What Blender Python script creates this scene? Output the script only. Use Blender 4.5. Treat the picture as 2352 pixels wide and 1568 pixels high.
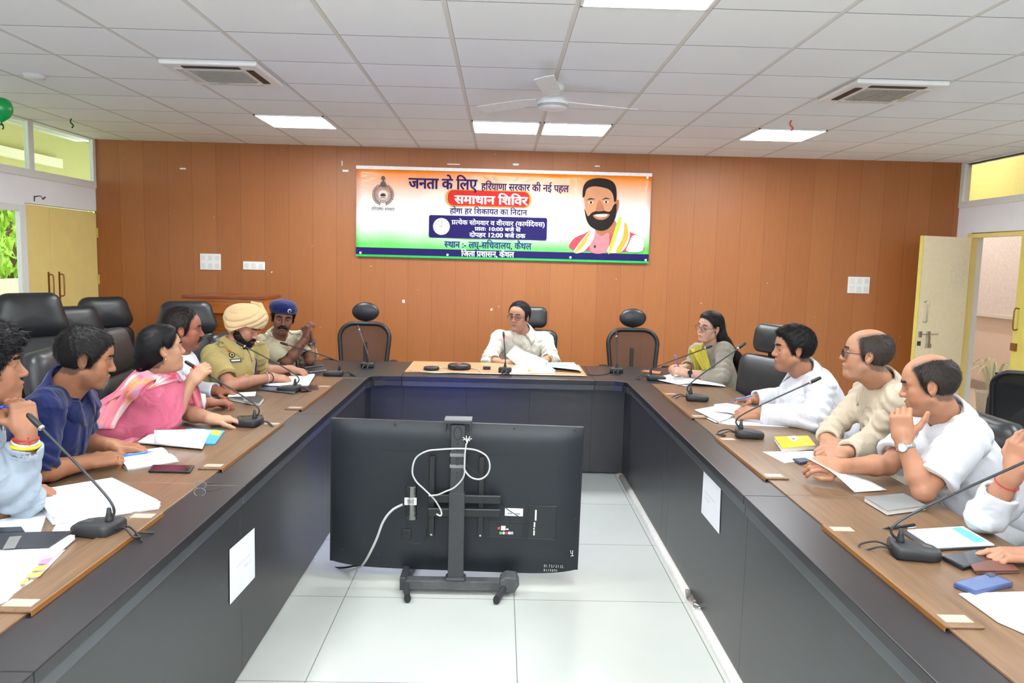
import bpy, bmesh, math, random
import numpy as np
from mathutils import Vector, Matrix, Euler
from mathutils.bvhtree import BVHTree
for _o in list(bpy.data.objects): bpy.data.objects.remove(_o, do_unlink=True)
SC = bpy.context.scene
COL = SC.collection
PI = math.pi
random.seed(7)

# ------------------------------------------------------------------ camera
FPX, YAW, PITCH, ROLL, CAMZ = 1740.0, 0.01686, -0.10639, 0.0247, 1.62
def cam_axes():
    cy, sy = math.cos(YAW), math.sin(YAW); cp, sp = math.cos(PITCH), math.sin(PITCH)
    f = Vector((sy*cp, cy*cp, sp)); r = Vector((cy, -sy, 0)); u = r.cross(f)
    c, s = math.cos(ROLL), math.sin(ROLL)
    return c*r + s*u, -s*r + c*u, f
CR, CU, CF = cam_axes()
CAM = Vector((0, 0, CAMZ))
cd = bpy.data.cameras.new('camera'); cam = bpy.data.objects.new('camera', cd); COL.objects.link(cam)
cd.sensor_fit = 'HORIZONTAL'; cd.sensor_width = 36; cd.lens = FPX/2352*36; cd.clip_start = .05; cd.clip_end = 200
mw = Matrix((( CR.x, CU.x, -CF.x, CAM.x), (CR.y, CU.y, -CF.y, CAM.y), (CR.z, CU.z, -CF.z, CAM.z), (0, 0, 0, 1)))
cam.matrix_world = mw
SC.camera = cam
def ray(px, py):
    return CR*((px-1176)/FPX) + CU*((784-py)/FPX) + CF
def at(px, py, Y):            # the point at depth Y (metres along the room) seen at photo pixel px, py
    d = ray(px, py); return CAM + d*(Y/d.y)
def tp(px, py, z=.76):        # the point at height z
    d = ray(px, py); return CAM + d*((z-CAMZ)/d.z)
def atx(px, py, X):
    d = ray(px, py); return CAM + d*(X/d.x)

# ------------------------------------------------------------------ render look, sky
SC.view_settings.view_transform = 'Standard'; SC.view_settings.look = 'None'
SC.view_settings.gamma = 1; SC.view_settings.use_curve_mapping = False
SC.view_settings.exposure = 0.02
SC.render.engine = 'CYCLES'
SC.cycles.use_denoising = True
SC.cycles.max_bounces = 7; SC.cycles.diffuse_bounces = 4; SC.cycles.glossy_bounces = 3; SC.cycles.transparent_max_bounces = 12
SC.cycles.sample_clamp_indirect = 6
W = bpy.data.worlds.new('world'); SC.world = W; W.use_nodes = True
bg = W.node_tree.nodes['Background']; bg.inputs[0].default_value = (.86, .93, 1, 1); bg.inputs[1].default_value = 4.0
LAMP = 46.0       # emission of the ceiling light panels
SUN = bpy.data.lights.new('sun', 'SUN'); SUN.energy = 3.5; SUN.angle = .02; SUN.color = (1, .95, .85)
so = bpy.data.objects.new('sun', SUN); COL.objects.link(so); so.rotation_euler = (math.radians(38), 0, math.radians(-20))
# the camera's own flash head, turned up to bounce off the ceiling
FL = bpy.data.lights.new('camera_flash', 'AREA'); FL.energy = 170; FL.size = .4; FL.color = (.94, .97, 1)
fo = bpy.data.objects.new('camera_flash', FL); COL.objects.link(fo)
fo.location = (0, -.3, 1.8); fo.rotation_euler = (math.radians(170), 0, 0)

FD = bpy.data.lights.new('camera_flash_front', 'AREA'); FD.energy = 22; FD.size = .35; FD.color = (.95, .975, 1)
fd = bpy.data.objects.new('camera_flash_front', FD); COL.objects.link(fd)
fd.location = (.05, -.12, 1.85); fd.rotation_euler = (math.radians(86), 0, 0)

# ------------------------------------------------------------------ materials
def lin(c):
    c = c/255.0
    return c/12.92 if c <= .04045 else ((c+.055)/1.055)**2.4
def rgb(r, g, b): return (lin(r), lin(g), lin(b), 1)
class NT:
    def __init__(s, name):
        s.m = bpy.data.materials.new(name); s.m.use_nodes = True
        s.t = s.m.node_tree; s.b = s.t.nodes['Principled BSDF']
    def n(s, typ, **kw):
        nd = s.t.nodes.new(typ)
        for k, v in kw.items():
            if k.startswith('i_'): nd.inputs[k[2:].replace('_', ' ')].default_value = v
            else: setattr(nd, k, v)
        return nd
    def l(s, a, b): s.t.links.new(a, b)
    def math(s, op, a, b=None):
        nd = s.n('ShaderNodeMath', operation=op)
        for i, v in enumerate((a, b)):
            if v is None: continue
            if isinstance(v, (int, float)): nd.inputs[i].default_value = v
            else: s.l(v, nd.inputs[i])
        return nd.outputs[0]
    def mix(s, fac, a, b):
        nd = s.n('ShaderNodeMix', data_type='RGBA')
        for sock, v in ((nd.inputs[0], fac), (nd.inputs[6], a), (nd.inputs[7], b)):
            if isinstance(v, (int, float, tuple)): sock.default_value = v
            else: s.l(v, sock)
        return nd.outputs[2]
    def coords(s, scale=(1, 1, 1), kind='Object'):
        tc = s.n('ShaderNodeTexCoord'); mp = s.n('ShaderNodeMapping'); mp.inputs['Scale'].default_value = scale
        s.l(tc.outputs[kind], mp.inputs[0]); return mp.outputs[0]
    def noise(s, vec, scale, detail=3, rough=.5):
        nd = s.n('ShaderNodeTexNoise'); nd.inputs['Scale'].default_value = scale; nd.inputs['Detail'].default_value = detail
        nd.inputs['Roughness'].default_value = rough
        if vec is not None: s.l(vec, nd.inputs['Vector'])
        return nd.outputs[0]
    def ramp(s, fac, a, b):
        nd = s.n('ShaderNodeMapRange'); s.l(fac, nd.inputs[0]); nd.inputs[1].default_value = a; nd.inputs[2].default_value = b
        return nd.outputs[0]
    def bump(s, h, strength=.2, dist=.01):
        nd = s.n('ShaderNodeBump'); nd.inputs['Strength'].default_value = strength; nd.inputs['Distance'].default_value = dist
        s.l(h, nd.inputs['Height']); s.l(nd.outputs[0], s.b.inputs['Normal'])
MATS = {}
def M(name, c=(128, 128, 128), rough=.5, metal=0, var=.06, scale=30, bump=0, stretch=(1, 1, 1), spec=.5, bdist=.004):
    """plain surface with a little noise in its colour and, if asked, relief"""
    if name in MATS: return MATS[name]
    t = NT(name); c4 = rgb(*c)
    v = t.coords(stretch)
    n = t.noise(v, scale)
    lo = tuple(x*(1-var) for x in c4[:3])+(1,); hi = tuple(min(1, x*(1+var)) for x in c4[:3])+(1,)
    t.l(t.mix(t.ramp(n, .3, .7), lo, hi), t.b.inputs['Base Color'])
    t.b.inputs['Roughness'].default_value = rough; t.b.inputs['Metallic'].default_value = metal
    t.b.inputs['Specular IOR Level'].default_value = spec
    if bump: t.bump(n, bump, bdist)
    MATS[name] = t.m; return t.m
def M_cloth(name, c, fold=.5, weave=.15, rough=.85, scale=9, var=.05):
    if name in MATS: return MATS[name]
    t = NT(name); c4 = rgb(*c); v = t.coords()
    n1 = t.n('ShaderNodeTexNoise'); n1.inputs['Scale'].default_value = scale; n1.inputs['Detail'].default_value = 2; n1.inputs['Distortion'].default_value = 1.2
    t.l(v, n1.inputs['Vector'])
    n2 = t.noise(v, 420, 2)
    lo = tuple(x*(1-var) for x in c4[:3])+(1,); hi = tuple(min(1, x*(1+var)) for x in c4[:3])+(1,)
    t.l(t.mix(n2, lo, hi), t.b.inputs['Base Color'])
    t.b.inputs['Roughness'].default_value = rough; t.b.inputs['Specular IOR Level'].default_value = .2
    t.b.inputs['Sheen Weight'].default_value = .15
    h = t.math('ADD', t.math('MULTIPLY', n1.outputs[0], fold), t.math('MULTIPLY', n2, weave*.05))
    t.bump(h, .9, .03)
    MATS[name] = t.m; return t.m
def M_wood(name, a, b, rough=.4, axis='z', scale=6, fine=.5, gloss=.5, coat=0):
    if name in MATS: return MATS[name]
    t = NT(name)
    st = {'z': (9, 9, .35), 'y': (9, .35, 9), 'x': (.35, 9, 9)}[axis]
    v = t.coords(st)
    n = t.noise(v, scale, 5, .6); n2 = t.noise(v, scale*7, 3, .6)
    f = t.math('ADD', t.math('MULTIPLY', n, 1-fine*.5), t.math('MULTIPLY', n2, fine*.5))
    t.l(t.mix(t.ramp(f, .35, .65), rgb(*a), rgb(*b)), t.b.inputs['Base Color'])
    t.b.inputs['Roughness'].default_value = rough; t.b.inputs['Specular IOR Level'].default_value = gloss
    t.b.inputs['Coat Weight'].default_value = coat
    MATS[name] = t.m; return t.m
def M_emit(name, c, strength):
    if name in MATS: return MATS[name]
    t = NT(name); t.b.inputs['Base Color'].default_value = rgb(*c)
    t.b.inputs['Emission Color'].default_value = rgb(*c); t.b.inputs['Emission Strength'].default_value = strength
    MATS[name] = t.m; return t.m
def M_glass(name, c=(235, 245, 240), alpha=.12):
    if name in MATS: return MATS[name]
    t = NT(name); tr = t.n('ShaderNodeBsdfTransparent'); gl = t.n('ShaderNodeBsdfGlossy'); mx = t.n('ShaderNodeMixShader')
    tr.inputs[0].default_value = rgb(*c); gl.inputs['Roughness'].default_value = .03; mx.inputs[0].default_value = alpha
    t.l(tr.outputs[0], mx.inputs[1]); t.l(gl.outputs[0], mx.inputs[2]); t.l(mx.outputs[0], t.t.nodes['Material Output'].inputs[0])
    MATS[name] = t.m; return t.m
def M_net(name, c, cover=.55, pitch=.006):
    """woven see-through chair mesh"""
    if name in MATS: return MATS[name]
    t = NT(name); t.b.inputs['Base Color'].default_value = rgb(*c); t.b.inputs['Roughness'].default_value = .6
    tr = t.n('ShaderNodeBsdfTransparent'); mx = t.n('ShaderNodeMixShader'); mx.inputs[0].default_value = cover
    t.l(tr.outputs[0], mx.inputs[1]); t.l(t.b.outputs[0], mx.inputs[2]); t.l(mx.outputs[0], t.t.nodes['Material Output'].inputs[0])
    n = t.noise(t.coords(), 300, 1); t.bump(n, .3, .002)
    MATS[name] = t.m; return t.m
def M_attr(name, rough=.5, spec=.4, sss=0, bump=0, scale=300):
    """base colour from the mesh's own colour attribute (skin tone, lips, printed patterns)"""
    if name in MATS: return MATS[name]
    t = NT(name); a = t.n('ShaderNodeAttribute'); a.attribute_name = 'Col'
    n = t.noise(t.coords(), 60, 3)
    hv = t.n('ShaderNodeHueSaturation'); t.l(a.outputs['Color'], hv.inputs['Color']); t.l(t.math('ADD', t.math('MULTIPLY', n, .16), .92), hv.inputs['Value'])
    t.l(hv.outputs[0], t.b.inputs['Base Color'])
    t.b.inputs['Roughness'].default_value = rough; t.b.inputs['Specular IOR Level'].default_value = spec
    if sss:
        t.b.inputs['Subsurface Weight'].default_value = sss; t.b.inputs['Subsurface Radius'].default_value = (.01, .004, .002)
    if bump: t.bump(t.noise(t.coords(), scale, 2), bump, .002)
    MATS[name] = t.m; return t.m

# ------------------------------------------------------------------ mesh building
class MB:
    def __init__(s): s.v = []; s.f = []; s.mi = []
    def add(s, vs, fs, mi=0):
        o = len(s.v); s.v += [tuple(v) for v in vs]; s.f += [tuple(i+o for i in f) for f in fs]; s.mi += [mi]*len(fs); return s
    def box(s, x0, x1, y0, y1, z0, z1, mi=0):
        return s.add([(x0, y0, z0), (x1, y0, z0), (x1, y1, z0), (x0, y1, z0), (x0, y0, z1), (x1, y0, z1), (x1, y1, z1), (x0, y1, z1)],
                     [(0, 3, 2, 1), (4, 5, 6, 7), (0, 1, 5, 4), (1, 2, 6, 5), (2, 3, 7, 6), (3, 0, 4, 7)], mi)
    def obox(s, c, h, R=None, mi=0):
        c = Vector(c); R = R or Matrix.Identity(3); o = len(s.v)
        vs = [c + R @ Vector((sx*h[0], sy*h[1], sz*h[2])) for sz in (-1, 1) for sx, sy in ((-1, -1), (1, -1), (1, 1), (-1, 1))]
        return s.add(vs, [(0, 3, 2, 1), (4, 5, 6, 7), (0, 1, 5, 4), (1, 2, 6, 5), (2, 3, 7, 6), (3, 0, 4, 7)], mi)
    def tube(s, pts, r, n=10, mi=0, caps=True, flat=None, up=None):
        pts = [Vector(p) for p in pts]; m = len(pts); rr = r if isinstance(r, (list, tuple)) else [r]*m
        prev = None; rings = []
        for i, p in enumerate(pts):
            t = (pts[min(i+1, m-1)]-pts[max(i-1, 0)]).normalized()
            if prev is None:
                a = Vector(up) if up else (Vector((0, 0, 1)) if abs(t.z) < .9 else Vector((1, 0, 0)))
                u = (a - t*a.dot(t)).normalized()
            else: u = (prev - t*prev.dot(t)).normalized()
            prev = u; w = t.cross(u)
            fl = flat or (1, 1)
            rings.append([p + (u*math.cos(k*2*PI/n)*fl[0] + w*math.sin(k*2*PI/n)*fl[1])*rr[i] for k in range(n)])
        vs = [v for g in rings for v in g]; fs = []
        for i in range(m-1):
            for k in range(n):
                a, b = i*n+k, i*n+(k+1) % n; fs.append((a, b, b+n, a+n))
        if caps: fs.append(tuple(range(n-1, -1, -1))); fs.append(tuple((m-1)*n+k for k in range(n)))
        return s.add(vs, fs, mi)
    def lathe(s, prof, c=(0, 0, 0), n=24, R=None, mi=0):
        c = Vector(c); R = R or Matrix.Identity(3); vs = []; fs = []; m = len(prof)
        for r, z in prof:
            for k in range(n): vs.append(c + R @ Vector((r*math.cos(2*PI*k/n), r*math.sin(2*PI*k/n), z)))
        for i in range(m-1):
            for k in range(n):
                a, b = i*n+k, i*n+(k+1) % n; fs.append((a, b, b+n, a+n))
        fs.append(tuple(range(n-1, -1, -1))); fs.append(tuple((m-1)*n+k for k in range(n)))
        return s.add(vs, fs, mi)
    def grid(s, P, mi=0, closed=False):
        n = len(P); m = len(P[0]); vs = [v for r in P for v in r]; fs = []
        for i in range(n-1):
            for j in range(m if closed else m-1):
                a, b = i*m+j, i*m+(j+1) % m; fs.append((a, b, b+m, a+m))
        return s.add(vs, fs, mi)
    def prism(s, pts, a, b, mi=0):
        """pts: list of 3-D points of an outline; extruded by vector a->b (Vectors added)"""
        n = len(pts); A = Vector(a); B = Vector(b)
        vs = [Vector(p)+A for p in pts]+[Vector(p)+B for p in pts]
        fs = [tuple(range(n-1, -1, -1)), tuple(range(n, 2*n))]+[(k, (k+1) % n, n+(k+1) % n, n+k) for k in range(n)]
        return s.add(vs, fs, mi)
    def sphere(s, c, r, n=16, m=10, R=None, mi=0):
        c = Vector(c); r = r if isinstance(r, (tuple, list)) else (r, r, r); R = R or Matrix.Identity(3)
        P = []
        for i in range(m+1):
            th = PI*i/m*.998+.001*PI
            P.append([c + R @ Vector((r[0]*math.sin(th)*math.cos(2*PI*k/n), r[1]*math.sin(th)*math.sin(2*PI*k/n), r[2]*math.cos(th))) for k in range(n)])
        o = len(s.v); s.grid(P, mi, True)
        return s
def obj(name, mb, mats, parent=None, smooth=False, bevel=0, seg=2, sub=0, solid=0, angle=35, loc=None):
    me = bpy.data.meshes.new(name)
    me.from_pydata([tuple(v) for v in mb.v], [], mb.f)
    mats = mats if isinstance(mats, (list, tuple)) else [mats]
    for m in mats: me.materials.append(m)
    if len(mats) > 1: me.polygons.foreach_set('material_index', mb.mi)
    me.update()
    bm = bmesh.new(); bm.from_mesh(me); bmesh.ops.remove_doubles(bm, verts=bm.verts, dist=1e-5); bmesh.ops.recalc_face_normals(bm, faces=bm.faces); bm.to_mesh(me); bm.free()
    if smooth: me.polygons.foreach_set('use_smooth', [True]*len(me.polygons))
    o = bpy.data.objects.new(name, me); COL.objects.link(o)
    if parent is not None: o.parent = parent
    if loc is not None: o.location = loc
    if solid:
        md = o.modifiers.new('solid', 'SOLIDIFY'); md.thickness = solid; md.offset = 0
    if bevel:
        md = o.modifiers.new('bevel', 'BEVEL'); md.width = bevel; md.segments = seg; md.limit_method = 'ANGLE'; md.angle_limit = math.radians(angle)
    if sub:
        md = o.modifiers.new('sub', 'SUBSURF'); md.levels = sub; md.render_levels = sub
    return o
def tag(o, label, cat, group=None, kind=None):
    if label: o['label'] = label
    if cat: o['category'] = cat
    if group: o['group'] = group
    if kind: o['kind'] = kind
    return o
def thing(name, label, cat, loc=(0, 0, 0), rz=0, group=None):
    o = bpy.data.objects.new(name, None); o.empty_display_size = .05; COL.objects.link(o)
    o.location = loc; o.rotation_euler = (0, 0, rz)
    return tag(o, label, cat, group)
def struct(name, mb, mats, parent=None, **kw):
    o = obj(name, mb, mats, parent, **kw)
    if parent is None: o['kind'] = 'structure'
    return o
def dup(root, loc=None, rz=None, label=None, group=None):
    r = root.copy(); COL.objects.link(r)
    if loc is not None: r.location = loc
    if rz is not None: r.rotation_euler = (0, 0, rz)
    if label: r['label'] = label
    if group: r['group'] = group
    for ch in list(root.children):
        c = ch.copy(); COL.objects.link(c); c.parent = r
        for g in list(ch.children):
            d = g.copy(); COL.objects.link(d); d.parent = c
    return r
def rotz(a): return Matrix.Rotation(a, 3, 'Z')
def catmull(pts, n=8):
    pts = [Vector(p) for p in pts]; out = []
    for i in range(len(pts)-1):
        p0 = pts[max(i-1, 0)]; p1 = pts[i]; p2 = pts[i+1]; p3 = pts[min(i+2, len(pts)-1)]
        for k in range(n):
            t = k/n
            out.append(.5*((2*p1)+(p2-p0)*t+(2*p0-5*p1+4*p2-p3)*t*t+(3*p1-p0-3*p2+p3)*t**3))
    out.append(pts[-1]); return out
def rebase(root, loc):
    """put a thing's origin at its base after its parts were modelled in room coordinates"""
    loc = Vector(loc)
    def sh(o):
        if o.type == 'MESH': o.data.transform(Matrix.Translation(-loc))
        for c in o.children: sh(c)
    for c in root.children: sh(c)
    if root.type == 'MESH': root.data.transform(Matrix.Translation(-loc))
    root.location = loc
    return root

# ================================================================== THE ROOM
XL, XR, YB, ZC = -4.2, 4.8, 8.0, 2.75
PX0, PXS, PY0, PYS = .31, .59, 6.33, .57      # ceiling grid origin and pitch
wallp = M('painted_wall', (244, 245, 248), .7, var=.02, scale=4)
cream = M('cream_wall', (226, 220, 200), .7, var=.03, scale=3)
white_frame = M('white_window_frame', (232, 233, 230), .45, var=.02)
yellow = M('yellow_paint', (236, 214, 138), .4, var=.04, scale=5)
yellow2 = M('yellow_edge_paint', (216, 200, 104), .45, var=.06, scale=8)
black_plastic = M('black_plastic', (26, 26, 28), .45, var=.1)
dark_metal = M('dark_metal', (52, 53, 56), .5, var=.1, scale=40)
chrome = M('chrome', (200, 200, 200), .2, 1, var=.02)
white_plastic = M('white_plastic', (238, 238, 235), .35, var=.02)
paper = M('white_paper', (246, 247, 250), .8, var=.012, scale=12, bump=.06)
steel_brown = M('brown_steel', (150, 105, 60), .3, .7)

# floor: large pale vitrified tiles with thin joints
t = NT('floor_tiles'); v = t.coords()
sp = t.n('ShaderNodeSeparateXYZ'); t.l(v, sp.inputs[0])
def joint(sock, off, pitch, w):
    a = t.math('ABSOLUTE', t.math('SUBTRACT', t.math('FRACT', t.math('ADD', t.math('DIVIDE', t.math('SUBTRACT', sock, off), pitch), .5)), .5))
    return t.math('LESS_THAN', a, w/pitch)
g = t.math('MAXIMUM', joint(sp.outputs[0], .10, .812, .0022), joint(sp.outputs[1], 2.755, .735, .0022))
n = t.noise(v, 1.3, 4)
base = t.mix(t.ramp(n, .3, .7), rgb(186, 190, 184), rgb(196, 199, 193))
t.l(t.mix(g, base, rgb(128, 128, 122)), t.b.inputs['Base Color'])
t.b.inputs['Roughness'].default_value = .22; t.b.inputs['Specular IOR Level'].default_value = .45
MATS['floor'] = t.m
struct('floor', MB().box(XL-.3, XR+.2, -4, YB+.2, -.1, 0), t.m)

# ceiling: mineral tiles in a T-bar grid
t = NT('ceiling_tiles'); v = t.coords()
sp = t.n('ShaderNodeSeparateXYZ'); t.l(v, sp.inputs[0])
gx = joint(sp.outputs[0], PX0, PXS, .011); gy = joint(sp.outputs[1], PY0, PYS, .0045); gx2 = joint(sp.outputs[0], PX0+.013, PXS, .0016)
cellx = t.math('FLOOR', t.math('DIVIDE', t.math('SUBTRACT', sp.outputs[0], PX0), PXS)); celly = t.math('FLOOR', t.math('DIVIDE', t.math('SUBTRACT', sp.outputs[1], PY0), PYS))
cx = t.n('ShaderNodeCombineXYZ'); t.l(cellx, cx.inputs[0]); t.l(celly, cx.inputs[1])
wn = t.n('ShaderNodeTexWhiteNoise'); t.l(cx.outputs[0], wn.inputs['Vector'])
n = t.noise(v, 2.2, 4); fine = t.noise(v, 260, 2)
f = t.math('ADD', t.math('MULTIPLY', wn.outputs['Value'], .5), t.math('MULTIPLY', n, .6))
base = t.mix(f, rgb(238, 239, 240), rgb(247, 248, 249))
c1 = t.mix(gy, base, rgb(150, 148, 146)); c2 = t.mix(gx, c1, rgb(216, 211, 205)); c3 = t.mix(gx2, c2, rgb(150, 147, 143))
t.l(c3, t.b.inputs['Base Color']); t.b.inputs['Roughness'].default_value = .85; t.b.inputs['Specular IOR Level'].default_value = .2
t.bump(fine, .15, .002)
struct('ceiling', MB().box(XL-.3, XR+.2, -4, YB+.2, ZC, ZC+.1), t.m)

# back wall: vertical wood-laminate boards with fine grooves
t = NT('wood_boards'); v = t.coords((1, 1, 1)); sp = t.n('ShaderNodeSeparateXYZ'); t.l(v, sp.inputs[0])
g = joint(sp.outputs[0], .02, .2485, .0016)
g2 = joint(sp.outputs[0], .02+.055, .2485, .0012)
board = t.math('FLOOR', t.math('DIVIDE', t.math('SUBTRACT', sp.outputs[0], .02), .2485))
wn = t.n('ShaderNodeTexWhiteNoise', noise_dimensions='1D'); t.l(board, wn.inputs['W'])
n = t.noise(t.coords((14, 1, .5)), 7, 5, .6)
f = t.math('ADD', t.math('MULTIPLY', n, .8), t.math('MULTIPLY', wn.outputs['Value'], .25))
base = t.mix(f, rgb(143, 77, 29), rgb(168, 105, 51))
base = t.mix(t.math('MULTIPLY', g2, .35), base, rgb(130, 76, 38))
# small white flecks where tape tore the laminate
vo = t.n('ShaderNodeTexVoronoi', feature='DISTANCE_TO_EDGE'); fl = t.noise(v, 26, 1)
base = t.mix(t.math('GREATER_THAN', fl, .80), base, rgb(235, 225, 215))
t.l(t.mix(g, base, rgb(112, 64, 30)), t.b.inputs['Base Color'])
t.b.inputs['Roughness'].default_value = .48; t.b.inputs['Specular IOR Level'].default_value = .6
struct('wall_back', MB().box(XL-.02, XR, YB, YB+.1, 0, ZC), t.m)
tag(obj('wall_scraps', MB().box(-3.33, -3.27, YB-.004, YB, 2.47, 2.485).box(-1.66, -1.6, YB-.003, YB, 2.49, 2.51).box(-.58, -.45, YB-.003, YB, 2.59, 2.6).box(.1, .16, YB-.003, YB, 2.6, 2.62).box(-1.03, -1.005, YB-.004, YB, 1.15, 1.18).box(-.1, -.08, YB-.003, YB, 1.09, 1.11).box(.95, 1.0, YB-.003, YB, 2.61, 2.62).box(-1.67, -1.66, YB-.003, YB, 2.55, 2.6), paper),
    'torn white bits of tape stuck on the wood-panelled wall', 'tape scraps', kind='stuff')

# left wall with a low window, a row of transoms and a yellow cupboard
mb = MB()
mb.box(XL-.2, XL, -4, 5.2, 0, ZC)
mb.box(XL-.2, XL, 5.2, 6.81, 0, 1.10)
mb.box(XL-.2, XL, 5.2, YB, 2.02, 2.25)
mb.box(XL-.2, XL, 5.2, 6.81, 2.0, 2.02)
struct('wall_left', mb, [wallp])
mb = MB()
for a, b, c, d in ((6.72, 6.81, 1.12, 2.0), (5.2, 6.72, 1.12, 1.19), (5.2, 6.72, 1.94, 2.0), (5.2, 5.28, 1.19, 1.94), (5.98, 6.04, 1.19, 1.94)):
    mb.box(XL-.03, XL+.012, a, b, c, d)
wf = struct('window_1', mb, white_frame, bevel=.004)
obj('sill', MB().box(XL-.1, XL+.04, 5.2, 6.83, 1.09, 1.125), white_frame, wf, bevel=.004)
obj('pane', MB().box(XL-.012, XL-.008, 5.28, 6.72, 1.19, 1.94), M_glass('window_glass', (250, 252, 250), .08), wf)
mb = MB()
for a, b, c, d in ((5.2, 8, 2.25, 2.315), (5.2, 8, 2.738, 2.75), (7.95, 8, 2.315, 2.738), (6.885, 6.965, 2.315, 2.738), (5.8, 5.88, 2.315, 2.738), (5.2, 5.26, 2.315, 2.738)):
    mb.box(XL-.03, XL+.012, a, b, c, d)
wf = struct('window_2', mb, white_frame, bevel=.004)
obj('pane', MB().box(XL-.012, XL-.008, 5.26, 7.95, 2.315, 2.738), M_glass('window_glass', (250, 252, 250), .08), wf)
# cupboard doors
cb = thing('cupboard', 'pale yellow double-door cupboard built into the wall beside the low window', 'cupboard')
obj('body', MB().box(XL-.07, XL-.03, 6.815, 7.99, 0.0, 2.01), yellow, cb)
for k, (a, b) in enumerate(((6.82, 7.17), (7.178, 7.985))):
    d = obj('door', MB().box(XL-.03, XL+.004, a, b, .02, 2.0), yellow, cb, bevel=.004)
    hy = 7.115 if k == 0 else 7.285
    obj('handle', MB().tube(catmull([(XL+.004, hy, 1.385), (XL+.045, hy, 1.38), (XL+.05, hy, 1.32), (XL+.05, hy, 1.24), (XL+.045, hy, 1.185), (XL+.004, hy, 1.18)], 4), .007, 8).box(XL+.003, XL+.008, hy-.012, hy+.012, 1.15, 1.41), steel_brown, d, smooth=False)
for z in (.3, 1.32, 1.80):
    obj('hinge', MB().box(XL+.003, XL+.012, 7.965, 8.0, z-.05, z+.05), yellow2, cb)
rebase(cb, (XL, 7.4, 0))
hk = obj('wall_hook', MB().tube(catmull([at(78, 452, 6.95), at(92, 450, 7.05), at(98, 457, 7.08), at(104, 452, 7.1)], 5), .006, 6).tube([at(79, 450, 6.95), at(79, 462, 6.95)], .005, 6), dark_metal)
hk.data.transform(Matrix.Translation((0, 0, 0)))
tag(hk, 'small bent wire hook on the white band above the cupboard', 'hook')

# right wall: transom over a double doorway
mb = MB()
mb.box(XR, XR+.16, -4, 6.25, 0, ZC)
mb.box(XR, XR+.16, 6.25, YB+.1, 2.01, 2.28)
mb.box(XR, XR+.16, 7.80, YB+.1, 0, 2.01)
struct('wall_right', mb, [wallp])
struct('wall_front', MB().box(XL-.2, XR+.2, -4.1, -4, 0, ZC), wallp)
mb = MB()
for a, b, c, d in ((6.25, 8, 2.28, 2.34), (6.25, 8, 2.735, 2.75), (7.94, 8, 2.34, 2.735), (6.25, 6.3, 2.34, 2.735)):
    mb.box(XR-.012, XR+.03, a, b, c, d)
wf = struct('window_3', mb, white_frame, bevel=.004)
obj('pane', MB().box(XR+.008, XR+.012, 6.3, 7.94, 2.34, 2.735), M_glass('window_glass', (250, 252, 250), .08), wf)
mb = MB().box(XR-.01, XR+.06, 7.73, 7.80, 0, 2.01).box(XR-.01, XR+.06, 6.25, 6.32, 0, 2.01).box(XR-.01, XR+.06, 6.32, 7.73, 1.965, 2.01)
df = struct('door_1', mb, yellow, bevel=.004)
df['label'] = 'yellow painted frame of the double doorway'
# open leaf
H = Vector((XR-.02, 7.72, 0)); E_ = Vector((4.17, 7.52, 0)); dv = (E_-H); L = dv.length; ang = math.atan2(dv.y, dv.x)
door = thing('door_leaf', 'open pale yellow door leaf swung in against the wood-panelled wall', 'door', H, ang)
obj('slab', MB().box(0.01, L, -.02, .02, .02, 1.965), M('door_face', (255, 242, 212), .4, var=.03), door, bevel=.003)
obj('edge_strip', MB().box(L-.001, L+.004, -.021, .021, .02, 1.965), yellow2, door)
def lx(px, py):   # place on the leaf's face
    p = at(px, py, 7.55); return L-.06
obj('pull_handle', MB().tube(catmull([(L-.075, .02, 1.31), (L-.075, .06, 1.31), (L-.075, .065, 1.25), (L-.075, .065, 1.16), (L-.075, .06, 1.11), (L-.075, .02, 1.11)], 4), .007, 8), chrome, door, smooth=True)
b_ = obj('bolt', MB().tube([(L-.02, .035, .985), (L-.27, .035, .985)], .007, 8).box(L-.16, L-.13, .02, .045, .955, 1.015).box(L-.05, L-.02, .02, .045, .955, 1.015), chrome, door)
obj('padlock_hasp', MB().box(L-.16, L-.13, .03, .05, .88, .96).obox((L-.145, .045, .87), (.025, .01, .02)), chrome, b_)
obj('lock_plate', MB().box(L-.06, L-.02, .02, .028, .87, .915), dark_metal, door)
obj('paper_notice', MB().box(.06, .26, .0205, .0215, 1.45, 1.72), M('notice_paper', (253, 240, 214), .8), door)
# flip so its furniture faces the room
for c in door.children:
    c.data.transform(Matrix.Diagonal((1, 1, 1, 1)))
d2 = thing('door_leaf', 'closed yellow door leaf at the right-hand side of the doorway', 'door', (XR+.02, 6.33, 0), 0)
obj('slab', MB().box(-.02, .02, 0, .66, .02, 1.96), yellow2, d2, bevel=.003)
obj('pull_handle', MB().tube(catmull([(-.02, .60, 1.29), (-.06, .60, 1.29), (-.065, .60, 1.2), (-.06, .60, 1.1), (-.02, .60, 1.1)], 4), .007, 8), steel_brown, d2, smooth=True)
obj('latch', MB().box(-.04, -.02, .58, .65, .90, .97), steel_brown, d2)

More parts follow.
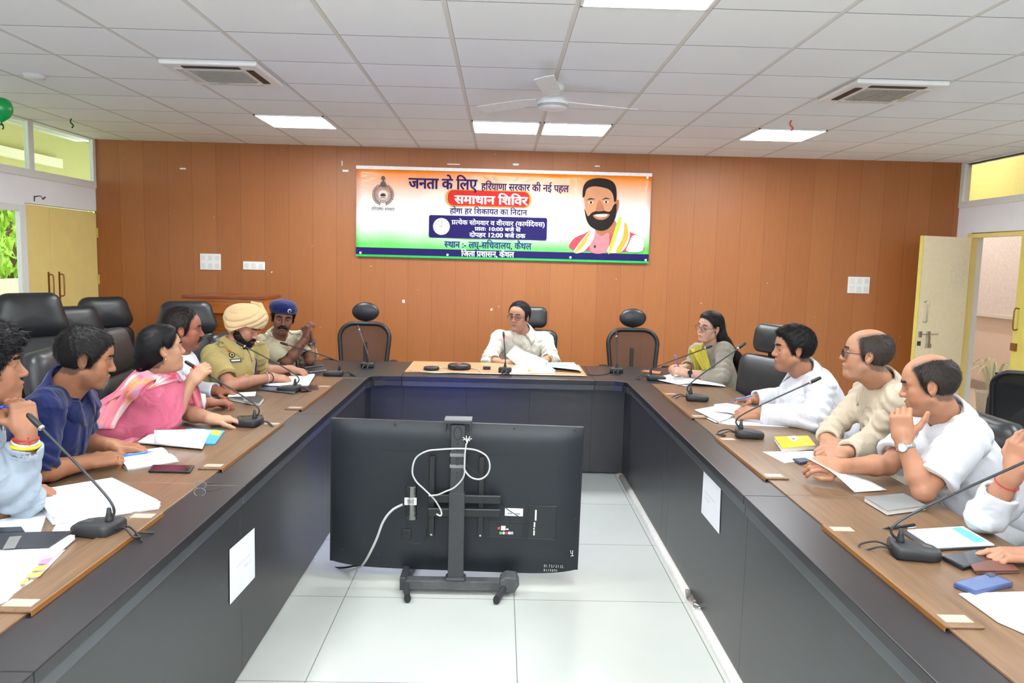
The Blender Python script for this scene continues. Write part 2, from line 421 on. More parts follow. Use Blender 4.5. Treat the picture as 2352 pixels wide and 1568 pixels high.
# corridor behind the doorway
corr = M('corridor_paint', (238, 222, 214), .7, var=.02)
struct('wall_corridor', MB().box(6.7, 6.85, 4, 12, 0, 2.3), corr)
struct('wall_corridor_top', MB().box(6.7, 6.85, 4, 12, 2.3, 3.6), M('corridor_green', (206, 202, 130), .7))
struct('floor_corridor', MB().box(XR+.16, 6.7, 4, 12, -.1, 0), M('corridor_floor', (222, 214, 206), .3))
struct('trim_corridor_skirting', MB().box(6.66, 6.7, 4, 12, 0, .12), M('grey_skirting', (170, 160, 150), .5))
struct('ceiling_corridor', MB().box(XR+.16, 6.9, 4, 12, 3.3, 3.4), M('corridor_ceiling', (222, 218, 160), .7))
struct('wall_corridor_upper', MB().box(XR, XR+.16, 3.9, 12.1, ZC, 3.4).box(XR, XR+.16, YB+.1, 12.1, 0, ZC), corr)
struct('wall_corridor_near', MB().box(XR+.16, 6.9, 3.9, 4, 0, 3.4), corr)
struct('wall_corridor_end', MB().box(XR+.16, 6.9, 12, 12.1, 0, 3.4), corr)
mb = MB()
for a, b in ((9.15, 9.25), (10.55, 10.65)): mb.box(6.62, 6.7, a, b, 1.02, 2.2)
mb.box(6.62, 6.7, 9.15, 10.65, 1.02, 1.06).box(6.62, 6.7, 9.15, 10.65, 2.14, 2.2)
wf = struct('window_4', mb, white_frame)
obj('pane', MB().box(6.64, 6.65, 9.25, 10.55, 1.06, 2.14), M('frosted_pane', (235, 232, 238), .4), wf)
CT = M_emit('corridor_fill_glow', (255, 246, 240), 150)  # unseen tubes added to brighten the corridor in place of its window daylight
for k, y in enumerate((8.2, 10.6)):
    l_ = thing('corridor_fill_light', ('tube light on the corridor ceiling near the doorway', 'tube light farther along the corridor ceiling')[k], 'light', (5.8, y, 3.28))
    obj('housing', MB().box(-.04, .04, -.6, .6, -.02, .02), white_plastic, l_)
    obj('tube', MB().tube([(0, -.58, -.04), (0, .58, -.04)], .016, 10), CT, l_, smooth=True)
# plant in the corridor
pl = thing('potted_plant', 'long-leaved potted plant on the corridor floor behind the door leaf', 'plant', (5.55, 8.35, 0))
obj('pot', MB().lathe([(.1, 0), (.12, .02), (.15, .26), (.16, .28), (.14, .28), (.13, .24)], n=20), M('white_pot', (225, 222, 215), .5), pl, smooth=True)
leafm = M('pale_leaf', (214, 224, 190), .5)
for k in range(14):
    a = k*2.4; r = .28+.12*((k*37) % 10)/10; p = [Vector((0.02*math.cos(a), .02*math.sin(a), .26)), Vector((r*.45*math.cos(a), r*.45*math.sin(a), .58+.02*(k % 4))), Vector((r*math.cos(a), r*math.sin(a), .56-.03*(k % 5)))]
    c = catmull(p, 6); wv = Vector((-math.sin(a), math.cos(a), 0))
    obj('leaf', MB().grid([[q-wv*(.012*math.sin(PI*min(.98, (i+1)/len(c)))), q+Vector((0, 0, -.004)), q+wv*(.012*math.sin(PI*min(.98, (i+1)/len(c))))] for i, q in enumerate(c)]), leafm, pl, smooth=True, solid=.0015)

# veranda and garden outside the left windows
vg = M('veranda_paint', (166, 168, 98), .7, var=.03, scale=2)
struct('wall_veranda_beam', MB().box(-7.2, -7.0, 0, 16, 2.62, 3.5), vg)
struct('trim_veranda_ledge', MB().box(-7.0, -6.9, 0, 12.2, 2.88, 3.02), M('pale_ledge', (205, 205, 165), .6))
struct('ceiling_veranda', MB().box(-7.2, XL-.2, 0, 16, 3.4, 3.5), M('veranda_ceiling', (160, 162, 98), .7))
struct('floor_veranda', MB().box(-7.2, XL-.2, 0, 16, -.1, 0), M('veranda_floor', (205, 200, 180), .6))
struct('wall_parapet', MB().box(-7.15, -7.0, 0, 16, 0, 1.18), M('parapet', (222, 218, 170), .7))
struct('ground_garden', MB().box(-60, -7.2, -20, 60, -.3, -.1), M('lawn', (110, 150, 60), .9, var=.3, scale=3))
mleaf = M('tree_leaves', (150, 190, 60), .6, var=.35, scale=6)
mbark = M('bark', (95, 75, 55), .9, var=.3)
rnd = random.Random(3)
def tree(x, y, h, r, label):
    tr = thing('tree', label, 'tree', (x, y, -.1), 0, 'trees outside the low window')
    obj('trunk', MB().tube([(0, 0, 0), (.08, .03, h*.35), (.02, -.05, h*.7)], [.2, .15, .07], 10), mbark, tr, smooth=True)
    mb = MB()
    for k in range(2600):
        th = rnd.uniform(0, 2*PI); u = rnd.uniform(-1, 1); rr = r*rnd.uniform(.45, 1)**.6
        p = Vector((rr*math.sqrt(1-u*u)*math.cos(th), rr*math.sqrt(1-u*u)*math.sin(th), h*.62+rr*u*1.25))
        a = Euler((rnd.uniform(0, 6), rnd.uniform(0, 6), rnd.uniform(0, 6))).to_matrix(); s_ = .16
        mb.add([p+a @ Vector((-s_, 0, 0)), p+a @ Vector((0, -s_*.5, .02)), p+a @ Vector((s_, 0, 0)), p+a @ Vector((0, s_*.5, .02))], [(0, 1, 2, 3)])
    f_ = obj('foliage', mb, mleaf, tr); f_['kind'] = 'stuff'
tree(-12.5, 19.5, 5.0, 2.4, 'leafy green tree nearest beyond the veranda parapet, seen through the low window')
tree(-15.5, 24.5, 6.0, 3.2, 'bigger leafy green tree farther out beyond the veranda parapet')
tree(-11.0, 14.5, 3.2, 1.5, 'low bushy green tree close to the veranda parapet')

# ceiling fixtures ----------------------------------------------------------
lampm = M_emit('light_panel', (247, 252, 255), LAMP)
def panel(i, j, label, group=None):
    x0 = PX0+i*PXS; y0 = PY0+j*PYS
    p = thing('ceiling_light', label, 'light', (x0+PXS/2, y0+PYS/2, ZC))
    w, d = PXS/2-.012, PYS/2-.006
    obj('diffuser', MB().box(-w+.012, w-.012, -d+.01, d-.01, -.008, -.002), lampm, p)
    mb = MB().box(-w, w, -d, -d+.01, -.012, 0).box(-w, w, d-.01, d, -.012, 0).box(-w, -w+.012, -d, d, -.012, 0).box(w-.012, w, -d, d, -.012, 0)
    obj('frame', mb, white_plastic, p)
panel(-4, 0, 'square ceiling light panel nearest the left windows, alone above the lectern side')
panel(-1, 0, 'left one of the paired ceiling light panels in front of the banner')
panel(0, 0, 'right one of the paired ceiling light panels in front of the banner')
panel(3, 0, 'square ceiling light panel to the right of the fan, by the red scrap')
panel(0, -6, 'ceiling light panel cut by the top of the photo, nearer than the fan')
panel(4, -6, 'ceiling light panel in the top right corner of the photo')
panel(-4, -6, 'ceiling light panel just above the left edge of the photo, out of view')
for i, nm in ((-4, 'left'), (0, 'middle'), (4, 'right')):
    panel(i, -11, 'ceiling light panel behind the camera, %s one, out of the photo' % nm); panel(i, -15, 'ceiling light panel at the rear of the hall, %s one, out of the photo' % nm)

def cassette(i, j, label, rz):
    c = thing('air_conditioner', label, 'air conditioner', (PX0+(i+.5)*PXS, PY0+(j+.5)*PYS, ZC), rz)
    obj('panel', MB().box(-.29, .29, -.28, .28, -.03, 0), white_plastic, c, bevel=.012)
    g = obj('grille', MB().box(-.165, .165, -.155, .155, -.036, -.028), M('grille_grey', (168, 164, 156), .6, var=.05), c, bevel=.004)
    mb = MB()
    for k in range(13): mb.box(-.155, .155, -.144+k*.024-.003, -.144+k*.024+.003, -.039, -.036)
    obj('louvre', mb, M('grille_grey2', (150, 146, 138), .6), g)
    for a in range(4):
        R = rotz(a*PI/2)
        mb = MB().obox(R @ Vector((0, -.215, -.031)), (.17, .022, .003), R)
        obj('air_slot', mb, black_plastic if a in (0, 1) else M('slot_flap', (205, 204, 200), .5), c)
    obj('badge', MB().box(-.1, -.04, .165, .18, -.036, -.03), M('tan_tape', (205, 190, 130), .5), c)
cassette(-4, -3, 'white square ceiling air conditioner on the left, near the green scrap', 0)
cassette(3, -3, 'white square ceiling air conditioner on the right side of the room', -PI/2)
fan = thing('ceiling_fan', 'white ceiling fan hanging over the table in front of the light panels', 'fan', (.31, 5.0, ZC))
fanw = M('fan_white', (226, 226, 224), .4)
obj('canopy', MB().lathe([(.02, -.06), (.07, -.04), (.075, 0)], n=24), fanw, fan, smooth=True)
obj('rod', MB().tube([(0, 0, -.02), (0, 0, -.10)], .014, 12), M('rod_grey', (150, 146, 142), .5), fan, smooth=True)
hb = obj('motor', MB().lathe([(.02, -.16), (.085, -.155), (.098, -.135), (.1, -.115), (.085, -.09), (.04, -.075), (.02, -.07)], n=32), fanw, fan, smooth=True)
obj('hub_rim', MB().lathe([(.08, -.150), (.102, -.142), (.102, -.132), (.08, -.130)], n=32), M('rim_grey', (160, 160, 160), .4), hb, smooth=True)
for k in range(3):
    a = .35+k*2*PI/3; R = rotz(a) @ Matrix.Rotation(.2, 3, 'X')
    pts = [R @ Vector(p) for p in ((.1, -.03, -.1), (.2, -.055, -.1), (.6, -.065, -.1), (.62, 0, -.1), (.6, .05, -.1), (.2, .05, -.1), (.1, .03, -.1))]
    obj('blade', MB().prism(pts, (0, 0, -.002), (0, 0, .002)), fanw, fan)
sk = obj('smoke_detector', MB().lathe([(.03, -.028), (.06, -.02), (.07, 0)], n=24), fanw, smooth=True, loc=tp(80, 172, ZC)); tag(sk, 'round white ceiling disc near the left air conditioner', 'speaker')
def scrap(name, px, py, col, label, cat, n=1):
    p = tp(px, py, ZC); mb = MB()
    for k in range(n):
        mb.tube(catmull([p+Vector((.01*k, 0, 0)), p+Vector((-.01+.02*k, 0, -.03)), p+Vector((.015-.01*k, 0, -.06)), p+Vector((.0, 0, -.08))], 4), .006, 6, flat=(1, .3))
    o = obj(name, mb, M(name+'_m', col, .5), smooth=True); return tag(o, label, cat)
scrap('ribbon_scrap', 1818, 276, (200, 60, 60), 'short red ribbon scrap hanging from the ceiling above the right light panel', 'ribbon')
scrap('balloon_scrap', 164, 272, (20, 70, 40), 'dark green scrap of balloon stuck on the ceiling near the left windows', 'scrap')
bl = thing('balloon', 'green balloon hanging from the ceiling at the left edge of the photo', 'balloon', at(2, 249, 5.2))
gm = M('green_balloon', (0, 150, 70), .3, var=.03); 
obj('skin', MB().lathe([(.004, -.088), (.02, -.08), (.05, -.055), (.068, -.02), (.07, .01), (.06, .045), (.035, .066), (.004, .072)], n=28), gm, bl, smooth=True)
obj('knot', MB().lathe([(.014, -.108), (.004, -.094), (.005, -.086)], n=10).tube(catmull([(0, 0, -.1), (.012, 0, -.12), (.004, 0, -.135)], 4), .005, 6), M('green_knot', (15, 60, 35), .5), bl, smooth=True)
obj('string', MB().tube([(0, 0, .07), (0, 0, ZC-bl.location.z)], .0012, 5), white_plastic, bl)

# switch plates on the back wall -----------------------------------------
def plate(px0, py0, px1, py1, n, label):
    a = at(px0, py0, YB); b = at(px1, py1, YB); c = (a+b)/2; w = abs(b.x-a.x)/2; h = abs(a.z-b.z)/2
    p = thing('switch_plate', label, 'switch plate', (c.x, YB, c.z))
    obj('plate', MB().box(-w, w, -.012, 0, -h, h), white_plastic, p, bevel=.003)
    for k in range(n[0]):
        for j in range(n[1]):
            x = -w+(k+.5)*2*w/n[0]; z = -h+(j+.5)*2*h/n[1]
            obj('switch', MB().box(x-w/n[0]*.55, x+w/n[0]*.55, -.016, -.012, z-h/n[1]*.6, z+h/n[1]*.6), M('switch_white', (222, 222, 216), .3), p, bevel=.002)
plate(460, 582, 508, 620, (3, 2), 'square white switch plate on the wood wall, left of the oblong one')
plate(559, 600, 609, 620, (3, 1), 'narrow oblong white switch plate on the wood wall')
plate(1948, 635, 1995, 674, (3, 2), 'square white switch plate on the wood wall near the doorway')

# lectern ----------------------------------------------------------------
lw = M_wood('lectern_wood', (160, 84, 30), (196, 116, 48), .35, 'x')
lc = thing('lectern', 'orange-brown wooden lectern standing behind the police officers', 'lectern')
obj('top', MB().box(-2.93, -2.16, 7.0, 7.5, 1.205, 1.23), M_wood('lectern_dark', (110, 52, 22), (140, 70, 30), .4, 'x'), lc, bevel=.003)
obj('apron', MB().box(-2.91, -2.18, 7.02, 7.46, 1.07, 1.205), lw, lc)
obj('side_panel', MB().box(-2.75, -2.72, 7.08, 7.44, .05, 1.07), lw, lc)
obj('side_panel', MB().box(-2.37, -2.34, 7.08, 7.44, .05, 1.07), lw, lc)
obj('front_panel', MB().box(-2.72, -2.37, 7.1, 7.12, .05, 1.07), lw, lc)
obj('base', MB().box(-2.8, -2.29, 7.04, 7.48, 0, .05), lw, lc)
rebase(lc, (-2.55, 7.26, 0))
# ================================================================== TABLES
blacktop = M('wenge_black', (32, 30, 33), .34, var=.12, scale=14, stretch=(6, 1, 1), spec=.6)
fascia = M('wenge_panel', (44, 43, 45), .38, var=.10, scale=10, stretch=(1, 1, 5), spec=.75)
lipm = M('table_lip', (66, 68, 72), .35, var=.05, spec=.6)
woodtop = M_wood('desk_veneer', (98, 74, 54), (130, 102, 76), .3, 'y', 5, .5, .5)
edgem = M_wood('desk_edge', (120, 76, 26), (150, 100, 40), .5, 'y')
woodlight = M_wood('desk_veneer_light', (170, 126, 88), (196, 152, 110), .38, 'x', 5, .5)
ZT = .75
IN, PAD, OUT = .947, 1.112, 1.66
def table_unit(sgn, y0, y1, label, lids, seams=()):
    """side table: black slab with a veneer desk pad; aisle face is a dark modesty panel"""
    t_ = thing('conference_table', label, 'table', (0, 0, 0), 0)
    g = .0004
    X = lambda a, b: (min(sgn*a, sgn*b), max(sgn*a, sgn*b))
    x = X(IN, PAD+.02); obj('tabletop', MB().box(*x, y0+g, y1-g, ZT-.035, ZT), blacktop, t_, bevel=.003)
    x = X(IN+.008, IN+.03); obj('edge_lip', MB().box(*x, y0+g, y1-g, ZT-.075, ZT-.035), lipm, t_, bevel=.004)
    x = X(IN+.02, IN+.038)
    mb = MB(); ys = [y0]+list(seams)+[y1]
    for a, b in zip(ys[:-1], ys[1:]): mb.box(*x, a+g, b-g, .012, ZT-.06)
    obj('modesty_panel', mb, fascia, t_, bevel=.0015)
    x = X(PAD, OUT); obj('desk_pad', MB().box(*x, y0, y1, ZT-.03, ZT+.006), woodtop, t_, bevel=.002)
    for a, b in lids:
        x = X(PAD-.014, PAD+.085)
        l_ = obj('cable_lid', MB().box(*x, a, b, ZT+.0065, ZT+.014), woodtop, t_, bevel=.003)
        x = X(PAD-.0145, PAD-.0125); obj('lid_edge', MB().box(*x, a, b, ZT-.004, ZT+.0135), edgem, l_)
        for q in (a+.02, b-.06):
            x = X(PAD+.0, PAD+.07); obj('clear_tape', MB().box(*x, q, q+.04, ZT+.0141, ZT+.0147), M('clear_tape', (192, 172, 154), .3), l_)
    x = X(OUT-.06, OUT-.03); obj('leg_panel', MB().box(*X(IN+.04, OUT-.06), y1-.03-g, y1-g, .0, ZT-.035), fascia, t_)
    return rebase(t_, (sgn*1.3, (y0+y1)/2, 0))
for sgn, nm in ((-1, 'left'), (1, 'right')):
    ppl = {-1: ('beside the man in pale blue sleeves', 'before the navy shirt and pink kurta', 'in front of the turbaned officer'),
           1: ('at the lower right corner', 'before the man resting his chin', 'before the man with the blue pen')}[sgn]
    table_unit(sgn, .15, 1.5, 'dark table unit nearest the camera in the %s row' % nm, ((.6, 1.1),))
    table_unit(sgn, 1.5, 2.8, 'dark conference table unit with veneer desk pad %s' % ppl[0] if sgn < 0 else 'dark conference table unit with veneer desk pad under the blue phone', ((1.74, 2.45),))
    table_unit(sgn, 2.8, 4.12, 'dark conference table unit with veneer desk pad %s' % ppl[1], ((2.98, 3.85) if sgn < 0 else (3.0, 3.72),), seams=())
    table_unit(sgn, 4.12, 5.42, 'dark conference table unit with veneer desk pad %s' % ppl[2], ((4.2, 5.0),), seams=(4.26,))
def corner(sgn, label):
    t_ = thing('corner_table', label, 'table')
    X = lambda a, b: (min(sgn*a, sgn*b), max(sgn*a, sgn*b))
    pts = [(sgn*.72, 5.56), (sgn*(IN-.08), 5.56), (sgn*(IN-.02), 5.53), (sgn*IN, 5.46), (sgn*IN, 5.423), (sgn*OUT, 5.423), (sgn*(OUT+.02), 6.34), (sgn*.72, 6.34)]
    obj('tabletop', MB().prism([Vector((a, b, 0)) for a, b in pts], (0, 0, ZT-.035), (0, 0, ZT)), blacktop, t_, bevel=.003)
    obj('edge_lip', MB().prism([Vector((a*.99, b+.01, 0)) for a, b in pts], (0, 0, ZT-.075), (0, 0, ZT-.036)), fascia, t_)
    obj('modesty_panel', MB().box(*X(.7184, IN+.03), 5.70, 5.72, 0.012, ZT-.075).box(*X(IN+.02, IN+.04), 5.424, 5.70, 0.012, ZT-.075), fascia, t_)
    obj('leg_panel', MB().box(*X(OUT-.05, OUT-.02), 5.5, 6.3, 0, ZT-.075), fascia, t_)
    return rebase(t_, (sgn*1.3, 5.9, 0))
corner(-1, 'dark corner table joining the left row to the head table'); corner(1, 'dark corner table joining the right row to the head table')
t_ = thing('head_table', 'dark head table with light veneer pad where the man in cream sits', 'table')
obj('tabletop', MB().box(-.718, .718, 5.56, 6.34, ZT-.035, ZT), blacktop, t_, bevel=.003)
obj('edge_lip', MB().box(-.718, .718, 5.57, 5.60, ZT-.075, ZT-.036), lipm, t_)
mb = MB()
for a, b in ((-.718, -.24), (-.24, .24), (.24, .718)): mb.box(a+.0003, b-.0003, 5.70, 5.72, .012, ZT-.06)
obj('modesty_panel', mb, fascia, t_, bevel=.001)
obj('desk_pad', MB().box(-.72, .68, 5.74, 6.35, ZT+.0005, ZT+.007), woodlight, t_, bevel=.002)
obj('tape_strip', MB().box(-.55, .66, 5.725, 5.75, ZT+.0072, ZT+.008), M('white_tape', (240, 236, 230), .4), t_)
obj('leg_panel', MB().box(-.7, -.67, 5.74, 6.3, 0, ZT-.075).box(.67, .7, 5.74, 6.3, 0, ZT-.075), fascia, t_)
rebase(t_, (0, 5.95, 0))
# kick plinth under the panels
tag(obj('kick_plinth', MB().box(-.94, .94, 5.73, 5.76, 0, .05), black_plastic), 'thin black plinth on the floor under the head table', 'plinth')
# round cable duct along the right row
duct = M('duct_plastic', (214, 212, 204), .4)
tag(obj('cable_duct', MB().tube([(IN+.012, y, .0) for y in (1.6, 3, 4.2, 5.6)], .03, 14), duct, smooth=True), 'pale half-round cable duct along the floor under the right table row', 'cable duct')
tag(obj('plastic_wrapper', MB().grid([[(.93+.05*i+.008*math.sin(j*2.1), 3.35+.05*j+.01*math.sin(i*3), .035+.014*math.sin(i*2.3+j*1.7)) for i in range(4)] for j in range(5)]), M_glass('clear_wrap', (225, 225, 225), .25), smooth=True, solid=.001), 'crumpled clear wrapper on the duct by the right table row', 'wrapper')
# papers taped on the aisle faces
def notice(sgn, quad, label):
    pts = [atx(px, py, sgn*(IN+.017)) for px, py in quad]
    o = obj('paper_notice', MB().prism(pts, (0, 0, 0), (-sgn*.001, 0, 0)), M('notice_white', (238, 240, 245), .7, var=.01))
    tag(o, label, 'paper')
    c = sum(pts, Vector())/4
    mb = MB()
    e1 = (pts[1]-pts[0]); e2 = (pts[3]-pts[0])
    for k, (w0, w1) in enumerate(((.18, .80), (.14, .46))):
        for j in range(9):
            s0 = w0+(w1-w0)*j/9; s1 = s0+(w1-w0)/9*.6; q = .42+.13*k
            P = [pts[0]+e1*s+e2*u for s, u in ((s0, q), (s1, q), (s1, q+.05), (s0, q+.05))]
            mb.prism([p+Vector((-sgn*.0012, 0, 0)) for p in P], (0, 0, 0), (-sgn*.0004, 0, 0))
    obj('faint_writing', mb, M('faint_ink', (222, 225, 230), .7), o)
    return rebase(o, c)
notice(-1, [(584, 1212), (527, 1262), (528, 1388), (585, 1325)][::1], 'white paper sheet taped to the dark panel of the left table row')
notice(1, [(1617, 1077), (1656, 1117), (1652, 1226), (1611, 1176)], 'white paper sheet taped to the dark panel of the right table row')

# ================================================================== TELEVISION ON ITS STAND (seen from behind)
tvp = M('tv_back', (31, 35, 41), .45, var=.06, scale=60, spec=.4, bump=.05)
tvd = M('tv_dark', (30, 32, 35), .5, var=.1)
TY = 3.68
A = at(757, 962, TY); B = at(1335, 982, TY)
tilt = math.atan2(A.z-B.z, B.x-A.x)
tv = thing('television', 'large flat television on a floor stand seen from behind, screen facing the head table', 'television', (-.2, TY, .455), 0)
tv.rotation_euler = (0, tilt*.7, math.radians(-1.5))
w, h = .62, .362
# back shell: softly pillowed panel with a curved lower edge
P = []
N1, N2 = 40, 26
for j in range(N2+1):
    row = []
    vv = -1+2*j/N2
    for i in range(N1+1):
        uu = -1+2*i/N1
        z = vv*h
        if vv < -.86: z = -h + (vv+1)*h*(1) - .028*(1-abs(uu)**6)*(1 if vv < -.999 else (-.86-vv)/.14)
        e = max(abs(uu), abs(vv)); y = -.028*(1-max(0, (abs(uu)-.78)/.22)**2*.9)*(1-max(0, (abs(vv)-.78)/.22)**2*.9)
        row.append((uu*w*(1-.012*(1-vv)/2), y-.012, z))
    P.append(row)
back = obj('back_shell', MB().grid(P), tvp, tv, smooth=True)
obj('bezel', MB().box(-w-.004, w+.004, -.012, .012, -h-.002, h+.003), black_plastic, tv, bevel=.003)
scr = obj('screen', MB().box(-w+.008, w-.008, .012, .014, -h+.015, h-.008), M('screen_glass', (8, 8, 10), .1), tv)
obj('screen_picture', MB().box(-w+.05, .10, .0142, .015, -.02, h-.03), M_emit('lit_screen', (36, 60, 255), 9), scr)
def onback(px, py, y=-.045):
    p = at(px, py, TY+y-.0); q = p-Vector(tv.location); R = tv.rotation_euler.to_matrix().inverted()
    q = R @ q; return Vector((q.x, y, q.z))
def bbox(px0, py0, px1, py1, y0, y1):
    a = onback(px0, py0, y0); b = onback(px1, py1, y0)
    return (min(a.x, b.x), max(a.x, b.x), y1, y0, min(a.z, b.z), max(a.z, b.z))
obj('vent_slot', MB().box(*bbox(873, 1033, 1030, 1037, -.036, -.042)).box(*bbox(1068, 1040, 1210, 1045, -.036, -.042)), black_plastic, tv)
# recessed connector bays
for nm, (a, b, c, d) in (('port_bay', (1121, 1194, 1204, 1236)), ('port_bay', (1213, 1158, 1277, 1239))):
    x0, x1, y1, y0, z0, z1 = bbox(a, b, c, d, -.039, -.047)
    m = MB().box(x0, x1, y1+.002, y0, z1-.006, z1).box(x0, x0+.006, y1+.002, y0, z0, z1).box(x1-.006, x1, y1+.002, y0, z0, z1).box(x0, x1, y1+.002, y0, z0, z0+.010)
    fr = obj(nm, m, tvp, tv, bevel=.002)
    obj('bay_floor', MB().box(x0+.006, x1-.006, y0-.002, y0, z0+.006, z1-.006), tvd, fr)
    if a == 1121:
        for k, (px, py, col) in enumerate(((1146, 1211, (190, 60, 80)), (1150, 1222, (120, 180, 90)), (1157, 1222, (220, 220, 220)), (1164, 1222, (190, 60, 60)), (1170, 1222, (230, 230, 230)), (1176, 1222, (200, 200, 200)))):
            q = onback(px, py, -.043); obj('jack', MB().lathe([(.004, 0), (.007, 0), (.007, .006), (.003, .006)], c=q, n=12, R=Matrix.Rotation(PI/2, 3, 'X')), M('jack_%d' % k, col, .4), fr)
        x0, x1, y1, y0, z0, z1 = bbox(1151, 1206, 1161, 1216, -.041, -.045); obj('network_port', MB().box(x0, x1, y1, y0, z0, z1), white_plastic, fr)
        x0, x1, y1, y0, z0, z1 = bbox(1162, 1212, 1168, 1215, -.041, -.045); obj('usb_port', MB().box(x0, x1, y1, y0, z0, z1), white_plastic, fr)
    else:
        m = MB()
        for q in ((1229, 1169, 1232, 1193), (1226, 1197, 1229, 1208), (1225, 1210, 1228, 1214), (1225, 1216, 1228, 1227)): m.box(*bbox(*q, -.041, -.044))
        obj('port_label', m, white_plastic, fr)
obj('rating_sticker', MB().box(*bbox(1160, 1165, 1201, 1184, -.0395, -.0405)), white_plastic, tv)
obj('sticker_print', MB().box(*bbox(1166, 1176, 1176, 1179, -.0405, -.041)).box(*bbox(1184, 1177, 1194, 1180, -.0405, -.041)), M('grey_print', (150, 150, 155), .6), tv)
mb = MB()
for px, py in ((771, 970), (906, 975), (1181, 982), (1319, 986), (784, 1264), (868, 1274), (966, 1277), (1107, 1283), (1207, 1286), (1294, 1281), (1323, 1090), (1320, 1190)):
    mb.lathe([(.0035, 0), (.005, 0), (.005, .004), (.002, .004)], c=onback(px, py, -.038 if py > 1100 and py < 1280 else -.026), n=10, R=Matrix.Rotation(PI/2, 3, 'X'))
obj('screw_hole', mb, black_plastic, tv)
x0, x1, y1, y0, z0, z1 = bbox(923, 1215, 944, 1238, -.039, -.05); obj('power_socket', MB().box(x0, x1, y1, y0, z0, z1), black_plastic, tv, bevel=.003)
# hand-painted marks
wp = M('white_marker', (225, 228, 230), .6)
def strokes(parent, paths, r, name):
    mb = MB()
    for p in paths: mb.tube([onback(px, py, -.041) for px, py in p], r, 6)
    return obj(name, mb, wp, parent)
strokes(tv, [[(1310, 1261), (1311, 1268), (1315, 1268)], [(1315, 1261), (1314, 1273)], [(1310, 1274), (1317, 1273)]], .0016, 'painted_number')
L_ = {'D': [[(0, 0), (0, 1), (.6, .7), (.6, .3), (0, 0)]], 'I': [[(0, 0), (0, 1)]], '7': [[(0, 0), (.6, 0), (.2, 1)]], 'S': [[(.6, .1), (.1, .1), (.1, .5), (.6, .55), (.5, 1), (0, 1)]], '/': [[(.4, 0), (0, 1)]], '2': [[(0, .2), (.3, 0), (.6, .3), (0, 1), (.6, 1)]], 'L': [[(0, 0), (0, 1), (.6, 1)]], '1': [[(.2, 0), (.2, 1)]], '8': [[(.3, .5), (0, .2), (.3, 0), (.6, .2), (.3, .5), (0, .8), (.3, 1), (.6, .8), (.3, .5)]], '0': [[(.3, 0), (0, .5), (.3, 1), (.6, .5), (.3, 0)]], '9': [[(.6, .3), (.3, .5), (0, .2), (.3, 0), (.6, .3), (.5, 1)]]}
ps = []
for txt, x0, y0, s in (('DI7S/212L', 1250, 1294, 5.5), ('81/0891', 1249, 1304, 5)):
    for i, ch in enumerate(txt):
        for st in L_[ch]: ps.append([(x0+i*s*.95+a*s*.75, y0+i*.15+b*s*1.1) for a, b in st])
strokes(tv, ps, .0008, 'painted_writing')
# the stand
st = thing('television_stand', 'black steel floor stand with column and feet behind the television', 'stand', (0, 0, 0))
py_ = 3.56; cx = -.187
obj('column', MB().box(cx-.038, cx+.038, py_-.02, py_+.02, .07, .505), dark_metal, st, bevel=.003)
mb = MB().box(cx-.033, cx+.033, py_-.016, py_+.016, .5, .835)
up = obj('upper_column', mb, dark_metal, st, bevel=.002)
mb = MB()
for z in (.745, .715, .672, .645, .605, .58, .545, .52): mb.lathe([(.001, 0), (.005, 0), (.005, .003), (.001, .003)], c=(cx, py_-.0155, z), n=12, R=Matrix.Rotation(PI/2, 3, 'X'))
obj('bolt_hole', mb, black_plastic, up)
ring = [Vector((cx+.018*math.cos(a), py_-.0165, .795+.032*math.sin(a))) for a in np.linspace(0, 2*PI, 25)]
obj('cable_knockout', MB().tube(ring, .0015, 6, caps=False), black_plastic, up)
obj('head_bracket', MB().box(cx-.062, cx+.062, py_-.02, py_+.06, .842, .856).box(cx-.062, cx-.056, py_-.018, py_+.06, .80, .842).box(cx+.056, cx+.062, py_-.018, py_+.06, .80, .842), dark_metal, st, bevel=.002)
obj('shelf_plate', MB().box(cx-.065, cx+.065, py_-.022, py_+.065, .856, .862), M('plate_grey', (110, 110, 112), .4), st)
obj('collar', MB().box(cx-.05, cx+.05, py_-.035, py_+.035, .065, .085), dark_metal, st, bevel=.014, seg=3)
dusty = M('dusty_metal', (78, 78, 80), .65, var=.25, scale=20)
obj('base_beam', MB().box(-.44, .075, py_-.03, py_+.03, .022, .068), dusty, st, bevel=.004)
obj('beam_end', MB().prism([Vector(p) for p in ((.03, 0, .02), (.1, 0, .02), (.125, 0, .06), (.11, 0, .095), (.06, 0, .1), (.03, 0, .08))], (0, py_-.045, 0), (0, py_+.045, 0)), dusty, st, bevel=.006)
obj('beam_end', MB().box(-.455, -.425, py_-.035, py_+.2, .02, .085), dark_metal, st, bevel=.004)
for x0, x1 in ((-.405, -.43), (.015, .065)):
    for dy, e in ((-.13, 1), (.34, 0)):
        f_ = obj('foot', MB().tube([(x1, py_, .045), (x0 if e else x1+.02, py_+dy, .026)], [.022, .02], 12, flat=(1, .7)), dark_metal, st, smooth=False)
        obj('foot_cap', MB().tube([(x0 if e else x1+.02, py_+dy*.98, .026), (x0 if e else x1+.02, py_+dy*1.03, .025)], .0225, 12, flat=(1, .75)), black_plastic, f_, smooth=False)
